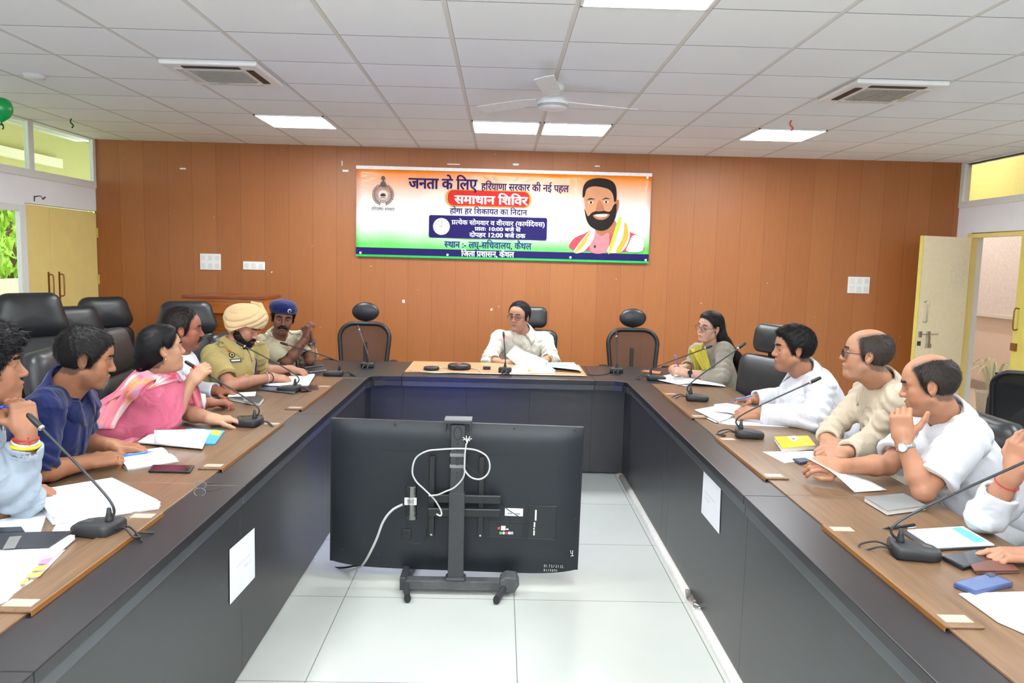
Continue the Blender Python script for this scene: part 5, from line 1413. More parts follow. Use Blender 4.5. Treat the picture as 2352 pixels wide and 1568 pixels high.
def eyem(c):
    nm = 'eye_%d_%d_%d' % c
    if nm in MATS: return MATS[nm]
    t = NT(nm); tc = t.n('ShaderNodeTexCoord'); sp = t.n('ShaderNodeSeparateXYZ'); t.l(tc.outputs['Object'], sp.inputs[0])
    r = t.math('SQRT', t.math('ADD', t.math('MULTIPLY', sp.outputs[1], sp.outputs[1]), t.math('MULTIPLY', sp.outputs[2], sp.outputs[2])))
    front = t.math('GREATER_THAN', sp.outputs[0], 0)
    iris = t.math('MULTIPLY', t.math('LESS_THAN', r, .0064), front); pup = t.math('MULTIPLY', t.math('LESS_THAN', r, .0028), front)
    a = t.mix(iris, rgb(226, 220, 214), rgb(*c)); t.l(t.mix(pup, a, rgb(8, 8, 8)), t.b.inputs['Base Color'])
    t.b.inputs['Roughness'].default_value = .12; MATS[nm] = t.m; return t.m
def glasses(P, shape, mat, lens=None, w=.0255, h=.019, tint=.12):
    """spectacles worn on the face: rims, bridge, temples, lenses"""
    g = P['g']; root = P['root']; mb = MB(); fr = []
    for s in (-1, 1):
        pts = []
        for k in range(25):
            a = 2*PI*k/24; cy, sy = math.cos(a), math.sin(a); e = .75 if shape == 'square' else 1
            pts.append(g(.110-abs(s*.033+w*cy)**2*3.0, s*.034+w*math.copysign(abs(cy)**e, cy), .0015+h*math.copysign(abs(sy)**e, sy)))
        fr.append(pts)
        mb.tube(pts, .0013 if shape != 'thick' else .0019, 6, caps=False)
        mb.tube([g(.104, s*(.034+w), .007), g(.094, s*.068, .009), g(.05, s*.0815, .009), g(-.006, s*.0835, .008), g(-.022, s*.083, -.012)], .0016 if shape != 'thick' else .0022, 6)
    mb.tube(catmull([g(.108, -.010, .004), g(.112, 0, .008), g(.108, .010, .004)], 4), .0013, 6)
    o = obj('spectacles', mb, mat, root, smooth=True)
    for pts in fr:
        c = sum(pts, Vector())/len(pts); m2 = MB(); m2.add([c]+pts[:-1], [(0, i+1, (i+1) % 24+1) for i in range(24)])
        obj('lens', m2, lens or M_glass('spectacle_lens', (240, 242, 244), .06), o)
def watch(P, W, E_, mat, dial, face_dir, strap=None, r=.031):
    d = (Vector(E_)-Vector(W)).normalized(); c = Vector(W)+d*.028; u = Vector(face_dir); u = (u-d*u.dot(d)).normalized(); w_ = d.cross(u)
    ring = [c+u*(r*math.cos(a))+w_*(r*1.06*math.sin(a)) for a in np.linspace(0, 2*PI, 29)]
    o = obj('wristwatch', MB().tube(ring, .0085, 8, caps=False, flat=(.3, 1), up=d.cross(ring[0]-c)), strap or mat, P['root'], smooth=True)
    Rw = Matrix((d, w_, u)).transposed()
    obj('watch_case', MB().lathe([(.002, -.004), (.0175, -.004), (.0185, .003), (.016, .006), (.002, .006)], c=c+u*(r+.001), n=24, R=Rw), mat, o, smooth=False)
    obj('watch_dial', MB().lathe([(.001, 0), (.0145, 0), (.0145, .0006), (.001, .0006)], c=c+u*(r+.0071), n=24, R=Rw), dial, o)
def band(P, W, E_, t_, r, th, mat, name='bracelet', flat=(1, 1), wob_=0):
    W = Vector(W); E_ = Vector(E_); d = (E_-W).normalized(); c = W+d*t_; u = d.orthogonal().normalized(); w_ = d.cross(u)
    return obj(name, MB().tube([c+u*(r*math.cos(a))+w_*(r*math.sin(a))+d*(wob_*math.sin(a)) for a in np.linspace(0, 2*PI, 33)], th, 8, caps=False, flat=flat), mat, P['root'], smooth=True)
D = True
cream_shirt = M_cloth('cream_shirt', (208, 204, 188), .7)
white_shirt = M_cloth('white_shirt', (220, 222, 227), .6)
PE = {}
def tpv(px, py, z): return tp(px, py, z)
FLAT = (0, 0, 1)
# ---- the man in cream at the head table
PE['C'] = person(dict(dbg=D, label='person in a cream shirt and spectacles at the head table holding a sheet of paper', O=at(1192, 727, 6.62), rot=(-117, 4, 3), hs=1.0, fat=.5,
    N=at(1201, 764, 6.70), SL=at(1250, 780, 6.72), SR=at(1147, 778, 6.68), EL=at(1268, 826, 6.55), ER=at(1122, 828, 6.52), WL=at(1240, 830, 6.37), WR=at(1158, 834, 6.34), hip=at(1202, 850, 6.86),
    handR=dict(f=(.9, -.35, .1), n=(.1, -.6, .8), curl=(.3, .35, .4, .45)), handL=dict(f=(-.9, -.4, .05), n=(0, -.3, .9), curl=(.3, .35, .4, .45)),
    skin=(204, 150, 122), hair='receding', hair_c=(34, 32, 34), hair_t=.010, stubble=.12, gaze=(8, 0), sh=.92,
    shirt=dict(mat=cream_shirt, sleeve='long', len=.42, vee=.075, aw=1.12, pocket=1, fold=.0045), belly=.6, trousers=M_cloth('grey_trousers', (80, 82, 88))))
glasses(PE['C'], 'square', M('dark_rim', (48, 42, 40), .3, .4), w=.026, h=.0165)
band(PE['C'], PE['C']['WR'], PE['C']['ER'], .015, .031, .004, M('red_thread', (190, 40, 50), .7), 'wrist_thread')

# ---- left row, from the camera outwards -----------------------------------
PE['L1'] = person(dict(dbg=D, label='person with wavy black hair and pale blue sleeves, fist at chin, at the left edge', O=at(-34, 848, 2.40), rot=(32, -3, 0), hs=0.96,
    N=at(-75, 935, 2.42), SL=at(-60, 975, 2.64), SR=at(-105, 1000, 2.25), EL=tpv(-60, 1090, .80), ER=tpv(50, 1150, .81), WL=tpv(30, 1130, .80), WR=at(60, 990, 2.38), hip=at(-240, 1230, 2.45),
    handR=dict(f=(-.30, .30, .95), n=(.75, -.5, .35), curl=(.95, 1, 1, 1), thumb=(.9, .5)), handL=dict(f=(.9, .3, 0), n=FLAT, curl=(.5, .5, .5, .5)),
    skin=(178, 122, 92), hair='fringe', hair_c=(22, 20, 24), hair_t=.028, hair_a=.0055, hair_f=95, hair_box=((-.15, -.12, -.13), (.14, .12, .19)), stubble=.2,
    shirt=dict(mat=M_cloth('pale_blue_shirt', (150, 162, 174), .7), sleeve='long', len=.80, fold=.005)))
p = PE['L1']
band(p, p['WR'], p['ER'], .025, .034, .0045, M('red_thread', (190, 40, 50), .7), 'red_bracelet', wob_=.006)
band(p, p['WR'], p['ER'], .034, .036, .004, M('white_bead', (225, 225, 225), .3), 'white_bracelet', wob_=-.004)
band(p, p['WR'], p['ER'], .046, .038, .006, M('yellow_band', (224, 196, 40), .5), 'yellow_bracelet')
mb = MB(); q = p['WR']+(p['ER']-p['WR']).normalized()*.028+Vector((.024, -.026, 0))
for k in range(5): mb.tube([q, q+Vector((.012*math.cos(k*1.3), -.004, .014*math.sin(k*1.3)))], .0022, 5)
obj('thread_knot', mb, MATS['red_thread'], p['root'])

PE['L2'] = person(dict(dbg=D, label='person in a navy blue shirt with short hair looking down at an open notebook', O=at(197, 823, 2.95), rot=(26, 13, 0), hs=0.94,
    N=at(146, 896, 2.97), SL=at(187, 925, 3.18), SR=at(100, 935, 2.80), EL=tpv(180, 1012, .81), ER=tpv(82, 1085, .81), WL=tpv(262, 1024, .80), WR=tpv(205, 1060, .80), hip=at(15, 1110, 2.95),
    handR=dict(f=(.55, .55, .0), n=(.15, -.35, .9), curl=(.35, .5, .6, .65), thumb=(.5, .2)), handL=dict(f=(.75, .15, -.1), n=(0, 0, 1), curl=(.22, .25, .3, .35), spread=.1),
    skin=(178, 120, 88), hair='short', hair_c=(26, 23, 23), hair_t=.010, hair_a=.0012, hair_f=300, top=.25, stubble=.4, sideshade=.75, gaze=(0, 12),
    shirt=dict(mat=M_cloth('navy_shirt', (19, 29, 74), .6, .2), sleeve='short', len=.97, aw=1.05, fold=.005, vee=.06, button_mat=M('navy_button', (50, 60, 120), .4))))
p = PE['L2']; q = p['joints'][1][2]; c = q[1]*.55+q[2]*.45; d = (q[2]-q[1]).normalized(); u = d.orthogonal().normalized(); w_ = d.cross(u)
obj('ring', MB().tube([c+u*(.0115*math.cos(a))+w_*(.0115*math.sin(a)) for a in np.linspace(0, 2*PI, 21)], .002, 6, caps=False), M('gold', (230, 190, 90), .25, 1), p['root'], smooth=True)

def bun(B, g, sc):
    B.ell(g(-.075, 0, -.02), (.055, .06, .065), None, .03)
    B.chain([g(-.09, 0, -.04), g(-.11, .0, -.07), g(-.115, 0, -.095)], [.035, .03, .012], .02)
pinkm = M_cloth('pink_kurta', (200, 98, 124), .6)
PE['L3'] = person(dict(dbg=D, label='person in a pink kurta and floral stole speaking into a microphone held in one hand', O=at(372, 803, 3.62), rot=(36, -5, 0), hs=0.88, jaw=.92, fat=.4,
    N=at(352, 868, 3.66), SL=at(392, 893, 3.86), SR=at(328, 893, 3.50), EL=tpv(432, 948, .81), ER=tpv(388, 966, .81), WL=tpv(490, 962, .80), WR=at(440, 876, 3.74), hip=at(270, 990, 3.62),
    handR=dict(f=(.55, .25, .62), n=(.1, -.75, .6), curl=(.62, .7, .72, .75), thumb=(.8, .4)), handL=dict(f=(.8, .4, -.08), n=(0, -.1, 1), curl=(.25, .3, .4, .5), spread=.12, thumb=(.1, .2)),
    skin=(208, 156, 124), hair='woman', hair_c=(20, 18, 22), hair_t=.014, hair_a=.0008, hair_extra=bun, hair_box=((-.19, -.12, -.17), (.13, .12, .17)), mouth_open=.6, sh=.85, lip=(170, 70, 80), brow=.7, hand=.93, arm=.98,
    shirt=dict(mat=pinkm, sleeve='short', len=.92, collar=False, placket=False, fold=.005, aw=1.05), belly=.7, trousers=M_cloth('pink_trousers', (214, 130, 150))))
PE['L4'] = person(dict(dbg=D, label='person in a white shirt with receding hair, half hidden behind the woman in pink', O=at(421, 757, 4.27), rot=(20, 4, 0), hs=0.94,
    N=at(405, 822, 4.30), SL=at(425, 842, 4.50), SR=at(385, 848, 4.12), EL=tpv(440, 890, .81), ER=tpv(405, 925, .81), WL=tpv(500, 898, .80), WR=tpv(478, 925, .80), hip=at(335, 930, 4.28),
    handR=dict(f=(.8, .3, 0), n=FLAT), handL=dict(f=(.8, -.1, 0), n=FLAT),
    skin=(166, 102, 76), hair='receding', hair_c=(36, 28, 26), hair_t=.010, stubble=.25, moustache=.75,
    shirt=dict(mat=white_shirt, sleeve='long', len=.9)))
khaki = M_cloth('khaki_shirt', (168, 150, 92), .6)
khaki2 = M_cloth('pale_khaki_shirt', (184, 174, 146), .6)
PE['L5'] = person(dict(dbg=D, label='person in khaki police uniform and pale yellow turban, reading papers on the table', O=at(561, 752, 4.95), rot=(-12, 24, 4), hs=0.95,
    N=at(537, 800, 4.93), SL=at(592, 808, 5.12), SR=at(487, 815, 4.80), EL=tpv(588, 852, .82), ER=tpv(528, 884, .83), WL=tpv(668, 848, .81), WR=tpv(624, 866, .81), hip=at(478, 905, 4.92),
    handR=dict(f=(.75, .40, -.15), n=(.1, -.3, .9), curl=(.3, .35, .4, .45)), handL=dict(f=(.9, -.25, -.1), n=(.1, -.1, 1), curl=(.4, .45, .5, .5)),
    skin=(196, 136, 108), stubble=.75, moustache=.8, beard=.006, hair_c=(26, 20, 20), gaze=(0, 18), lid=.003,
    shirt=dict(mat=khaki, sleeve='short', len=.80, pocket=2, flap=True, aw=1.1, fold=.004), belly=.8, trousers=M_cloth('khaki_trousers', (150, 132, 84))))
PE['L6'] = person(dict(dbg=D, label='person in pale khaki police uniform and navy beret with hands clasped by the face', O=at(650, 731, 5.74), rot=(-72, 8, 6), hs=0.95,
    N=at(640, 778, 5.82), SL=at(692, 778, 5.98), SR=at(603, 788, 5.72), EL=tpv(712, 826, .82), ER=tpv(660, 832, .81), WL=at(716, 783, 5.88), WR=at(702, 776, 5.78), hip=at(615, 870, 5.98),
    handR=dict(f=(.12, .10, .95), n=(-.75, -.55, .1), curl=(.6, .65, .7, .72), thumb=(.6, .3)), handL=dict(f=(-.18, -.10, .95), n=(.8, .45, .1), curl=(.6, .65, .7, .72), thumb=(.6, .3)),
    skin=(132, 84, 62), stubble=.15, moustache=1.25, hair='short', hair_c=(20, 16, 16), hair_t=.008,
    shirt=dict(mat=khaki2, sleeve='short', len=.85, pocket=2, flap=True, aw=1.1), belly=.7, trousers=MATS['khaki_trousers']))

# ---- right row -------------------------------------------------------------
def longhair(B, g, sc):
    B.chain([g(-.07, 0, .01), g(-.085, 0, -.06)], [.055, .05], .03)
PE['R1'] = person(dict(dbg=D, label='person with long dark hair and round spectacles in a grey kurta with a mustard stole', O=at(1630, 752, 5.72), rot=(-150, 2, 8), hs=0.93, jaw=.86, nose=.88,
    N=at(1636, 797, 5.80), SL=at(1664, 806, 5.62), SR=at(1602, 806, 5.92), EL=tpv(1660, 866, .81), ER=tpv(1590, 842, .82), WL=tpv(1578, 856, .82), WR=tpv(1566, 846, .83), hip=at(1660, 895, 5.9),
    handL=dict(f=(-.85, .1, .15), n=(-.1, -.55, .8), curl=(.55, .6, .65, .7), thumb=(.7, .3)), handR=dict(f=(-.85, -.3, .2), n=(-.3, .2, .9), curl=(.55, .6, .65, .7), thumb=(.7, .3)),
    skin=(220, 172, 146), hair='woman', hair_c=(26, 20, 20), hair_t=.012, hair_a=.0008, hair_extra=longhair, hair_box=((-.17, -.12, -.16), (.13, .12, .17)), sh=.78, lip=(190, 90, 96), brow=.7, hand=.92, arm=.92, gaze=(-10, -4),
    shirt=dict(mat=M_cloth('grey_kurta', (146, 138, 124), .6), sleeve='long', len=.55, collar=False, placket=False, cuff=False, aw=1.08), belly=.3, trousers=M_cloth('grey_kurta_lower', (150, 142, 130))))
PE['R2'] = person(dict(dbg=D, label='person in a white long-sleeved shirt with thick black hair, holding a blue pen over papers', O=at(1821, 802, 4.20), rot=(176, 3, 0), hs=0.98, fat=.9,
    N=at(1850, 858, 4.26), SL=at(1885, 885, 4.06), SR=at(1842, 870, 4.44), EL=tpv(1878, 962, .815), ER=tpv(1800, 915, .815), WL=tpv(1738, 948, .81), WR=tpv(1728, 918, .81), hip=at(1905, 985, 4.32),
    handL=dict(f=(-.85, .25, -.1), n=(-.2, -.55, .8), curl=(.75, .8, .85, .85), thumb=(.7, .3)), handR=dict(f=(-.85, -.1, .0), n=(-.1, .2, .95), curl=(.5, .6, .7, .75), thumb=(.7, .4)),
    skin=(190, 132, 100), hair='short', hair_c=(20, 18, 18), hair_t=.017, hair_a=.0016, stubble=.35, brow=1.25,
    shirt=dict(mat=white_shirt, sleeve='long', len=.90, pocket=1, aw=1.12, fold=.0045), belly=1.1, trousers=M_cloth('white_trousers', (225, 227, 232))))
PE['R3'] = person(dict(dbg=D, label='person in a beige shirt with bald crown and dark spectacles in the right row', O=at(1990, 815, 3.52), rot=(157, -2, 0), hs=0.97, fat=.3,
    N=at(2034, 887, 3.58), SL=at(2068, 918, 3.38), SR=at(1992, 900, 3.74), EL=tpv(2010, 1012, .815), ER=tpv(1912, 985, .82), WL=tpv(1938, 1040, .80), WR=tpv(1899, 1012, .81), hip=at(2120, 1050, 3.62),
    handR=dict(f=(-.05, -.85, -.2), n=(-.55, -.2, .8), curl=(.55, .6, .65, .7), thumb=(.4, .3)), handL=dict(f=(-.8, -.1, 0), n=(0, -.5, .8), curl=(.7, .75, .8, .8)),
    skin=(196, 142, 112), hair='bald', hair_c=(64, 54, 48), hair_t=.008, hair_a=.0008, bald_top=(.020, .095, .060), top=0, stubble=.12,
    shirt=dict(mat=M_cloth('beige_shirt', (196, 182, 160), .6), sleeve='long', len=.90, fold=.005), belly=.5, trousers=M_cloth('beige_trousers', (196, 186, 168))))
glasses(PE['R3'], 'square', M('black_rim', (20, 20, 22), .3), M('sun_lens', (46, 44, 56), .15), w=.026, h=.016)
PE['R4'] = person(dict(dbg=D, label='person in a white short-sleeved shirt resting the chin on one hand and holding a sheet', O=at(2134, 884, 2.92), rot=(152, 14, 0), hs=0.94, fat=.5,
    N=at(2178, 962, 2.96), SL=at(2232, 995, 2.78), SR=at(2118, 985, 3.14), EL=tpv(2122, 1128, .81), ER=tpv(2040, 1068, .825), WL=at(2074, 1010, 2.78), WR=tpv(1930, 1070, .83), hip=at(2310, 1180, 2.98),
    handL=dict(f=(-.10, .12, .95), n=(-.55, -.8, .1), curl=(.72, .78, .8, .82), thumb=(-.25, .05)), handR=dict(f=(-.9, .05, .05), n=(-.1, -.6, .8), curl=(.45, .5, .55, .6), thumb=(.6, .2)),
    skin=(196, 138, 106), hair='bald', hair_c=(52, 45, 41), hair_t=.009, hair_a=.0012, bald_top=(.005, .098, .056), top=0, stubble=.25, gaze=(0, 8),
    shirt=dict(mat=white_shirt, sleeve='short', len=.80, aw=1.15, fold=.005), belly=.7, trousers=MATS['white_trousers']))
p = PE['R4']; watch(p, p['WL'], p['EL'], M('watch_steel', (190, 190, 192), .3, 1), M('watch_dial_white', (225, 226, 228), .3), (-.75, -.65, .2))
PE['R5'] = person(dict(dbg=D, label='person in white mostly outside the right edge of the photo, elbow on the table', O=at(2450, 935, 2.22), rot=(165, 10, 0), hs=0.95,
    N=at(2480, 1035, 2.25), SL=at(2545, 1085, 2.06), SR=at(2425, 1060, 2.42), EL=tpv(2500, 1300, .81), ER=tpv(2262, 1185, .815), WL=tpv(2380, 1275, .79), WR=at(2330, 1082, 2.34), hip=at(2650, 1330, 2.3),
    handR=dict(f=(.10, -.1, .95), n=(-.8, -.3, .1), curl=(.5, .55, .6, .6)), handL=dict(f=(-.85, .15, -.05), n=FLAT, curl=(.15, .5, .6, .65)),
    skin=(200, 142, 112), hair='short', hair_c=(26, 22, 22), stubble=.2,
    shirt=dict(mat=white_shirt, sleeve='long', len=.55, fold=.0025), belly=.4, trousers=MATS['dark_trousers']))
p = PE['R5']; band(p, p['WR'], p['ER'], .05, .036, .002, MATS['red_thread'], 'wrist_thread')
# ================================================================== HEADWEAR, STOLES, BADGES
def wear_turban(P):
    g, R, root = P['g'], P['R'], P['root']; sc = P['hs']; O = g(0, 0, 0); Rn = np.array(R, np.float32); On = V3(O)
    B = SDF(); Rl = [list(r) for r in R @ Matrix.Rotation(-.26, 3, 'Y')]
    B.ell(g(-.020, 0, .062), (.138*sc, .116*sc, .094*sc), Rl, .0)
    B.ell(g(.035, 0, .105), (.080*sc, .075*sc, .062*sc), Rl, .04)
    B.ell(g(-.06, 0, .03), (.080*sc, .098*sc, .075*sc), Rl, .03)
    for s in (-1, 1): B.ell(g(-.022, s*.066, .000), (.066*sc, .046*sc, .058*sc), Rl, .03)
    def pl(X, d):       # wound pleats crossing over the forehead
        q = ((X-On)@Rn)/sc; x, y, z = q[..., 0], q[..., 1], q[..., 2]
        a = z*120+np.abs(y)*110-x*60; ridge = np.abs(np.sin(a*.5+.4*np.sin(y*30)))**.7
        d = d-.0075*ridge
        return np.maximum(d, (.030+x*.10-z+np.where(x < .05, -(.05-x)*.95, 0))*sc)
    B.custom(pl); v, f = B.mesh(.003); o = npobj('turban', smooth_np(v, f, 1), f, M_cloth('turban_cloth', (214, 184, 136), .3, .2), root)
    B = SDF(); B.chain([g(.075, .01, .165), g(.03, .02, .185), g(-.03, .01, .178)], [.012, .016, .008], .01); v, f = B.mesh(.003); npobj('turban_tuck', v, f, MATS['turban_cloth'], o)
    obj('turban_badge', MB().lathe([(.001, 0), (.014, 0), (.014, .003), (.001, .004)], c=g(.108, -.014, .105), n=16, R=R @ Matrix.Rotation(PI/2, 3, 'Y')), M('silver_badge', (200, 200, 205), .25, 1), o)
def wear_beret(P):
    g, R, root = P['g'], P['R'], P['root']; sc = P['hs']; B = SDF()
    Rl = [list(r) for r in R @ Matrix.Rotation(.10, 3, 'X') @ Matrix.Rotation(-.08, 3, 'Y')]
    B.ell(g(-.010, -.010, .098), (.120*sc, .100*sc, .056*sc), Rl, 0)
    B.ell(g(-.005, -.045, .085), (.095*sc, .060*sc, .050*sc), Rl, .03)
    B.cut_cone(g(-.012, 0, .045), g(-.012, 0, .09), .101*sc, .105*sc, .02)
    On = V3(g(0, 0, 0)); Rn = np.array(R, np.float32)
    def low(X, d):
        q = ((X-On)@Rn)/sc; return np.maximum(d+.002*wob(X, 40, 1), (.046+.10*q[..., 0]-q[..., 2])*sc)
    B.custom(low); v, f = B.mesh(.003); o = npobj('beret', smooth_np(v, f, 2), f, M_cloth('beret_wool', (24, 32, 84), .2, .3), root)
    ring = [g(-.010+.104*math.cos(a), .087*math.sin(a), .049+.0104*math.cos(a)) for a in np.linspace(0, 2*PI, 33)]
    obj('beret_band', MB().tube(ring, .007, 8, caps=False), M('beret_band', (22, 24, 44), .5), o, smooth=True)
    bd = obj('beret_badge', MB().lathe([(.001, 0), (.015, 0), (.016, .003), (.010, .005), (.001, .005)], c=g(.098, .036, .086), n=20, R=R @ Matrix.Rotation(.35, 3, 'Z') @ Matrix.Rotation(PI/2, 3, 'Y')), MATS['silver_badge'] if 'silver_badge' in MATS else M('silver_badge', (200, 200, 205), .25, 1), o)
    obj('badge_centre', MB().lathe([(.001, .005), (.007, .005), (.007, .0065), (.001, .0065)], c=g(.098, .036, .086), n=16, R=R @ Matrix.Rotation(.35, 3, 'Z') @ Matrix.Rotation(PI/2, 3, 'Y')), M('badge_blue', (40, 44, 90), .4), bd)
wear_turban(PE['L5']); wear_beret(PE['L6'])
silver = MATS['silver_badge']
def patch(P, px, py, depth, w, h, mat, name, off=.004, parent=None, poly=None):
    """a flat badge lying on the shirt where the photo shows it"""
    p0 = at(px, py, depth); c, n, i, dd = None, None, None, None
    d = (p0-CAM).normalized()
    c, n = P['hit'](CAM+d*((p0-CAM).length-.6), d, off)
    x = Vector((0, 0, 1)).cross(n).normalized(); y = n.cross(x)
    pts = poly or [(-.5, -.5), (.5, -.5), (.5, .5), (-.5, .5)]
    o = obj(name, MB().prism([c+x*a*w+y*b*h for a, b in pts], n*-.001, n*.0015), mat, parent or P['root'])
    return o, c, n, x, y
p = PE['L5']
sh_ = [(-.5, .5), (.5, .5), (.5, -.1), (0, -.5), (-.5, -.1)]
o, c, n, x, y = patch(p, 530, 803, 4.75, .040, .042, M('red_badge', (214, 66, 40), .5), 'shoulder_patch')
obj('patch_motif', MB().prism([c+x*a+y*b+n*.002 for a, b in ((-.012, -.008), (.012, -.008), (.006, .010), (-.006, .010))], (0, 0, 0), n*.001), M('yellow_motif', (240, 190, 60), .5), o)
o, c, n, x, y = patch(p, 533, 817, 4.75, .036, .044, M('dark_badge', (26, 30, 30), .5), 'crest_badge', poly=sh_)
obj('crest_ring', MB().tube([c+n*.002+x*.011*math.cos(a)+y*(.004+.011*math.sin(a)) for a in np.linspace(0, 2*PI, 17)], .002, 6, caps=False), M('badge_gold', (230, 200, 120), .4), o)
o, c, n, x, y = patch(p, 540, 828, 4.75, .078, .022, M('dark_badge', (26, 30, 30), .5), 'name_plate')
obj('name_strip', MB().prism([c+x*a+y*b+n*.002 for a, b in ((-.025, -.004), (.03, -.004), (.03, .004), (-.025, .004))], (0, 0, 0), n*.0008), white_plastic, o)
def epaulette(P, side, mat, stars):
    Sh = Vector(P['SL'] if side > 0 else P['SR']); N = P['Nv']; U = P['U']; rows = []
    ax = (Sh-N)
    for k in range(7):
        q = .38+.62*k/6; w_ = .022-.004*(k/6)*-1
        base = N+ax*q+U*.12
        c, n = P['hit'](base, -U, .004)
        e = P['F']; rows.append([c-e*.024, c+n*.003, c+e*.024])
    rows = [[P['on'](r[0], .004)[0], r[1], P['on'](r[2], .004)[0]] for r in rows]
    o = obj('epaulette', MB().grid(rows), mat, P['root'], smooth=True, solid=.003)
    for k in stars:
        c = rows[k][1]; pts = []
        d1 = (rows[k+1][1]-rows[k][1]).normalized() if k < 6 else ax.normalized(); d2 = P['F']
        for j in range(10):
            a = j*PI/5; r = .008 if j % 2 == 0 else .0036; pts.append(c+U*.004+d1*r*math.cos(a)+d2*r*math.sin(a))
        obj('rank_star', MB().prism(pts, (0, 0, 0), U*.002), silver, o)
for nm, mt, st_ in (('L5', khaki, (2, 4, 6)), ('L6', khaki2, (3, 5))):
    for s in (-1, 1): epaulette(PE[nm], s, mt, st_)
p = PE['L5']; band(p, p['WR'], p['ER'], .085, .038, .003, M('kara_steel', (215, 215, 215), .15, 1), 'steel_bangle', wob_=.012); band(p, p['WR'], p['ER'], .03, .032, .0025, M('black_thread', (24, 20, 20), .7), 'black_thread')
p = PE['L6']; band(p, p['WR'], p['ER'], .05, .034, .003, M('red_brown_thread', (150, 60, 44), .7), 'wrist_thread'); watch(p, p['WL'], p['EL'], M('watch_steel', (190, 190, 192), .3, 1), M('watch_dial_dark', (30, 40, 60), .3), (.7, -.7, .2))
def lanyard(P, side, mat):
    pts = []
    for k in range(12):
        q = k/11; c, n = P['hit'](P['mid']+P['L']*side*(.09-.045*math.sin(q*PI))+P['U']*(.02-.22*q)+P['F']*.4, -P['F'], .006); pts.append(c)
    obj('lanyard', MB().tube(catmull(pts, 3), .006, 8), mat, P['root'], smooth=True)
lanyard(PE['L5'], 1, M('navy_cord', (34, 36, 70), .6)); lanyard(PE['L6'], 1, MATS['navy_cord'])
p = PE['R1']; watch(p, p['WL'], p['EL'], M('watch_black', (24, 24, 28), .4), M('watch_dial_black', (10, 10, 14), .15), (-.3, -.9, .3), M('strap_black', (26, 24, 26), .6), r=.027)
glasses(p, 'round', M('brown_rim', (50, 36, 34), .3), w=.0245, h=.0215)
# long hair falling behind her shoulder
B = SDF(); g = p['g']; nb = p['Nv']; Fp, Lp, Up = p['F'], p['L'], p['U']
B.chain([g(-.080, .02, .0), g(-.095, .03, -.07), nb-Fp*.085+Lp*.05+Up*.01, nb-Fp*.135+Lp*.085-Up*.14, nb-Fp*.13+Lp*.11-Up*.30, nb-Fp*.10+Lp*.12-Up*.40], [.050, .048, .042, .036, .030, .014], .03)
B.custom(lambda X, d: d+.0016*np.sin(X[..., 0]*330+X[..., 1]*210+2*wob(X, 12, 1))); v, f = B.mesh(.004)
v, f = strands(smooth_np(v, f, 1), f, 6000, .035, .0006, lambda X: V3(-Up)[None]+X*0, .0006, 6, .08); npobj('long_hair', v, f, hairm('hair_26_20_20', (26, 20, 20)), p['root'])
# stoles: cloth ribbons laid over the shoulders
def stole(P, ea, eb, depth, mat, colf, name='stole', rip=.005, th=.004, off=.006, N_=46, W_=17):
    """a cloth band lying on the clothes between two edge lines (photo pixels dropped onto the shirt)"""
    A, B_ = ([catmull([(x, y, 0) for x, y in e], 12) for e in (ea, eb)])
    pick = lambda l, q: l[min(len(l)-1, int(round(q*(len(l)-1))))]
    rows = []
    for k in range(N_):
        a, b = pick(A, k/(N_-1)), pick(B_, k/(N_-1)); row = []
        for j in range(W_):
            q = j/(W_-1); px = a*(1-q)+b*q; dd_ = ray(px.x, px.y).normalized(); st_ = at(px.x, px.y, depth-.5)
            c, n = P['hit'](st_, dd_, 0)
            if n.dot(dd_) > 0: n = -n
            row.append((c, n))
        rows.append(row)
    C = np.array([[tuple(c) for c, n in r] for r in rows]); Nn = np.array([[tuple(n) for c, n in r] for r in rows])
    for _ in range(14):      # even out the drape
        for Q in (C, Nn):
            Q[1:-1, 1:-1] = .3*Q[1:-1, 1:-1]+.175*(Q[2:, 1:-1]+Q[:-2, 1:-1]+Q[1:-1, 2:]+Q[1:-1, :-2])
            for e in (0, -1): Q[1:-1, e] = .4*Q[1:-1, e]+.3*(Q[2:, e]+Q[:-2, e])
    Nn /= np.linalg.norm(Nn, axis=-1, keepdims=True)+1e-9
    for k in range(N_):
        for j in range(W_):
            c, n = P['on'](C[k, j], 0); d_ = (Vector(C[k, j])-c).dot(n)
            if d_ < .001: C[k, j] = c+n*.001
    J, K = np.meshgrid(np.arange(W_), np.arange(N_))
    C = C+Nn*(off+rip+rip*np.sin(J*1.45+.35*np.sin(K*.25))+rip*.5*np.sin(J*2.9+K*.21))[..., None]
    v = C.reshape(-1, 3).astype(np.float32); F = []
    for k in range(N_-1):
        for j in range(W_-1): a = k*W_+j; F.append((a, a+1, a+W_+1, a+W_))
    uv = np.array([(k/(N_-1), j/(W_-1)) for k in range(N_) for j in range(W_)], np.float32)
    o = npobj(name, v, np.array(F), mat, P['root'], lambda X: colf(X, uv))
    md = o.modifiers.new('solid', 'SOLIDIFY'); md.thickness = th; md.offset = 0
    md = o.modifiers.new('sub', 'SUBSURF'); md.levels = 1; md.render_levels = 1
    return o
stolem = M_attr('stole_cloth', .85, .1)
def floral(X, uv):
    a = wob(X, 26, 1); b = wob(X, 34, 2); c_ = wob(X, 20, 4)
    col = np.tile(L3((214, 124, 138)), (len(X), 1))
    for m, cc in ((sst(.15, .4, a), (228, 204, 202)), (sst(.35, .6, b), (226, 150, 90)), (sst(.4, .6, c_), (190, 70, 96)), (sst(.5, .7, -a), (186, 150, 178))):
        col = col*(1-m[:, None]*.85)+L3(cc)[None]*m[:, None]*.85
    return col
p = PE['L3']
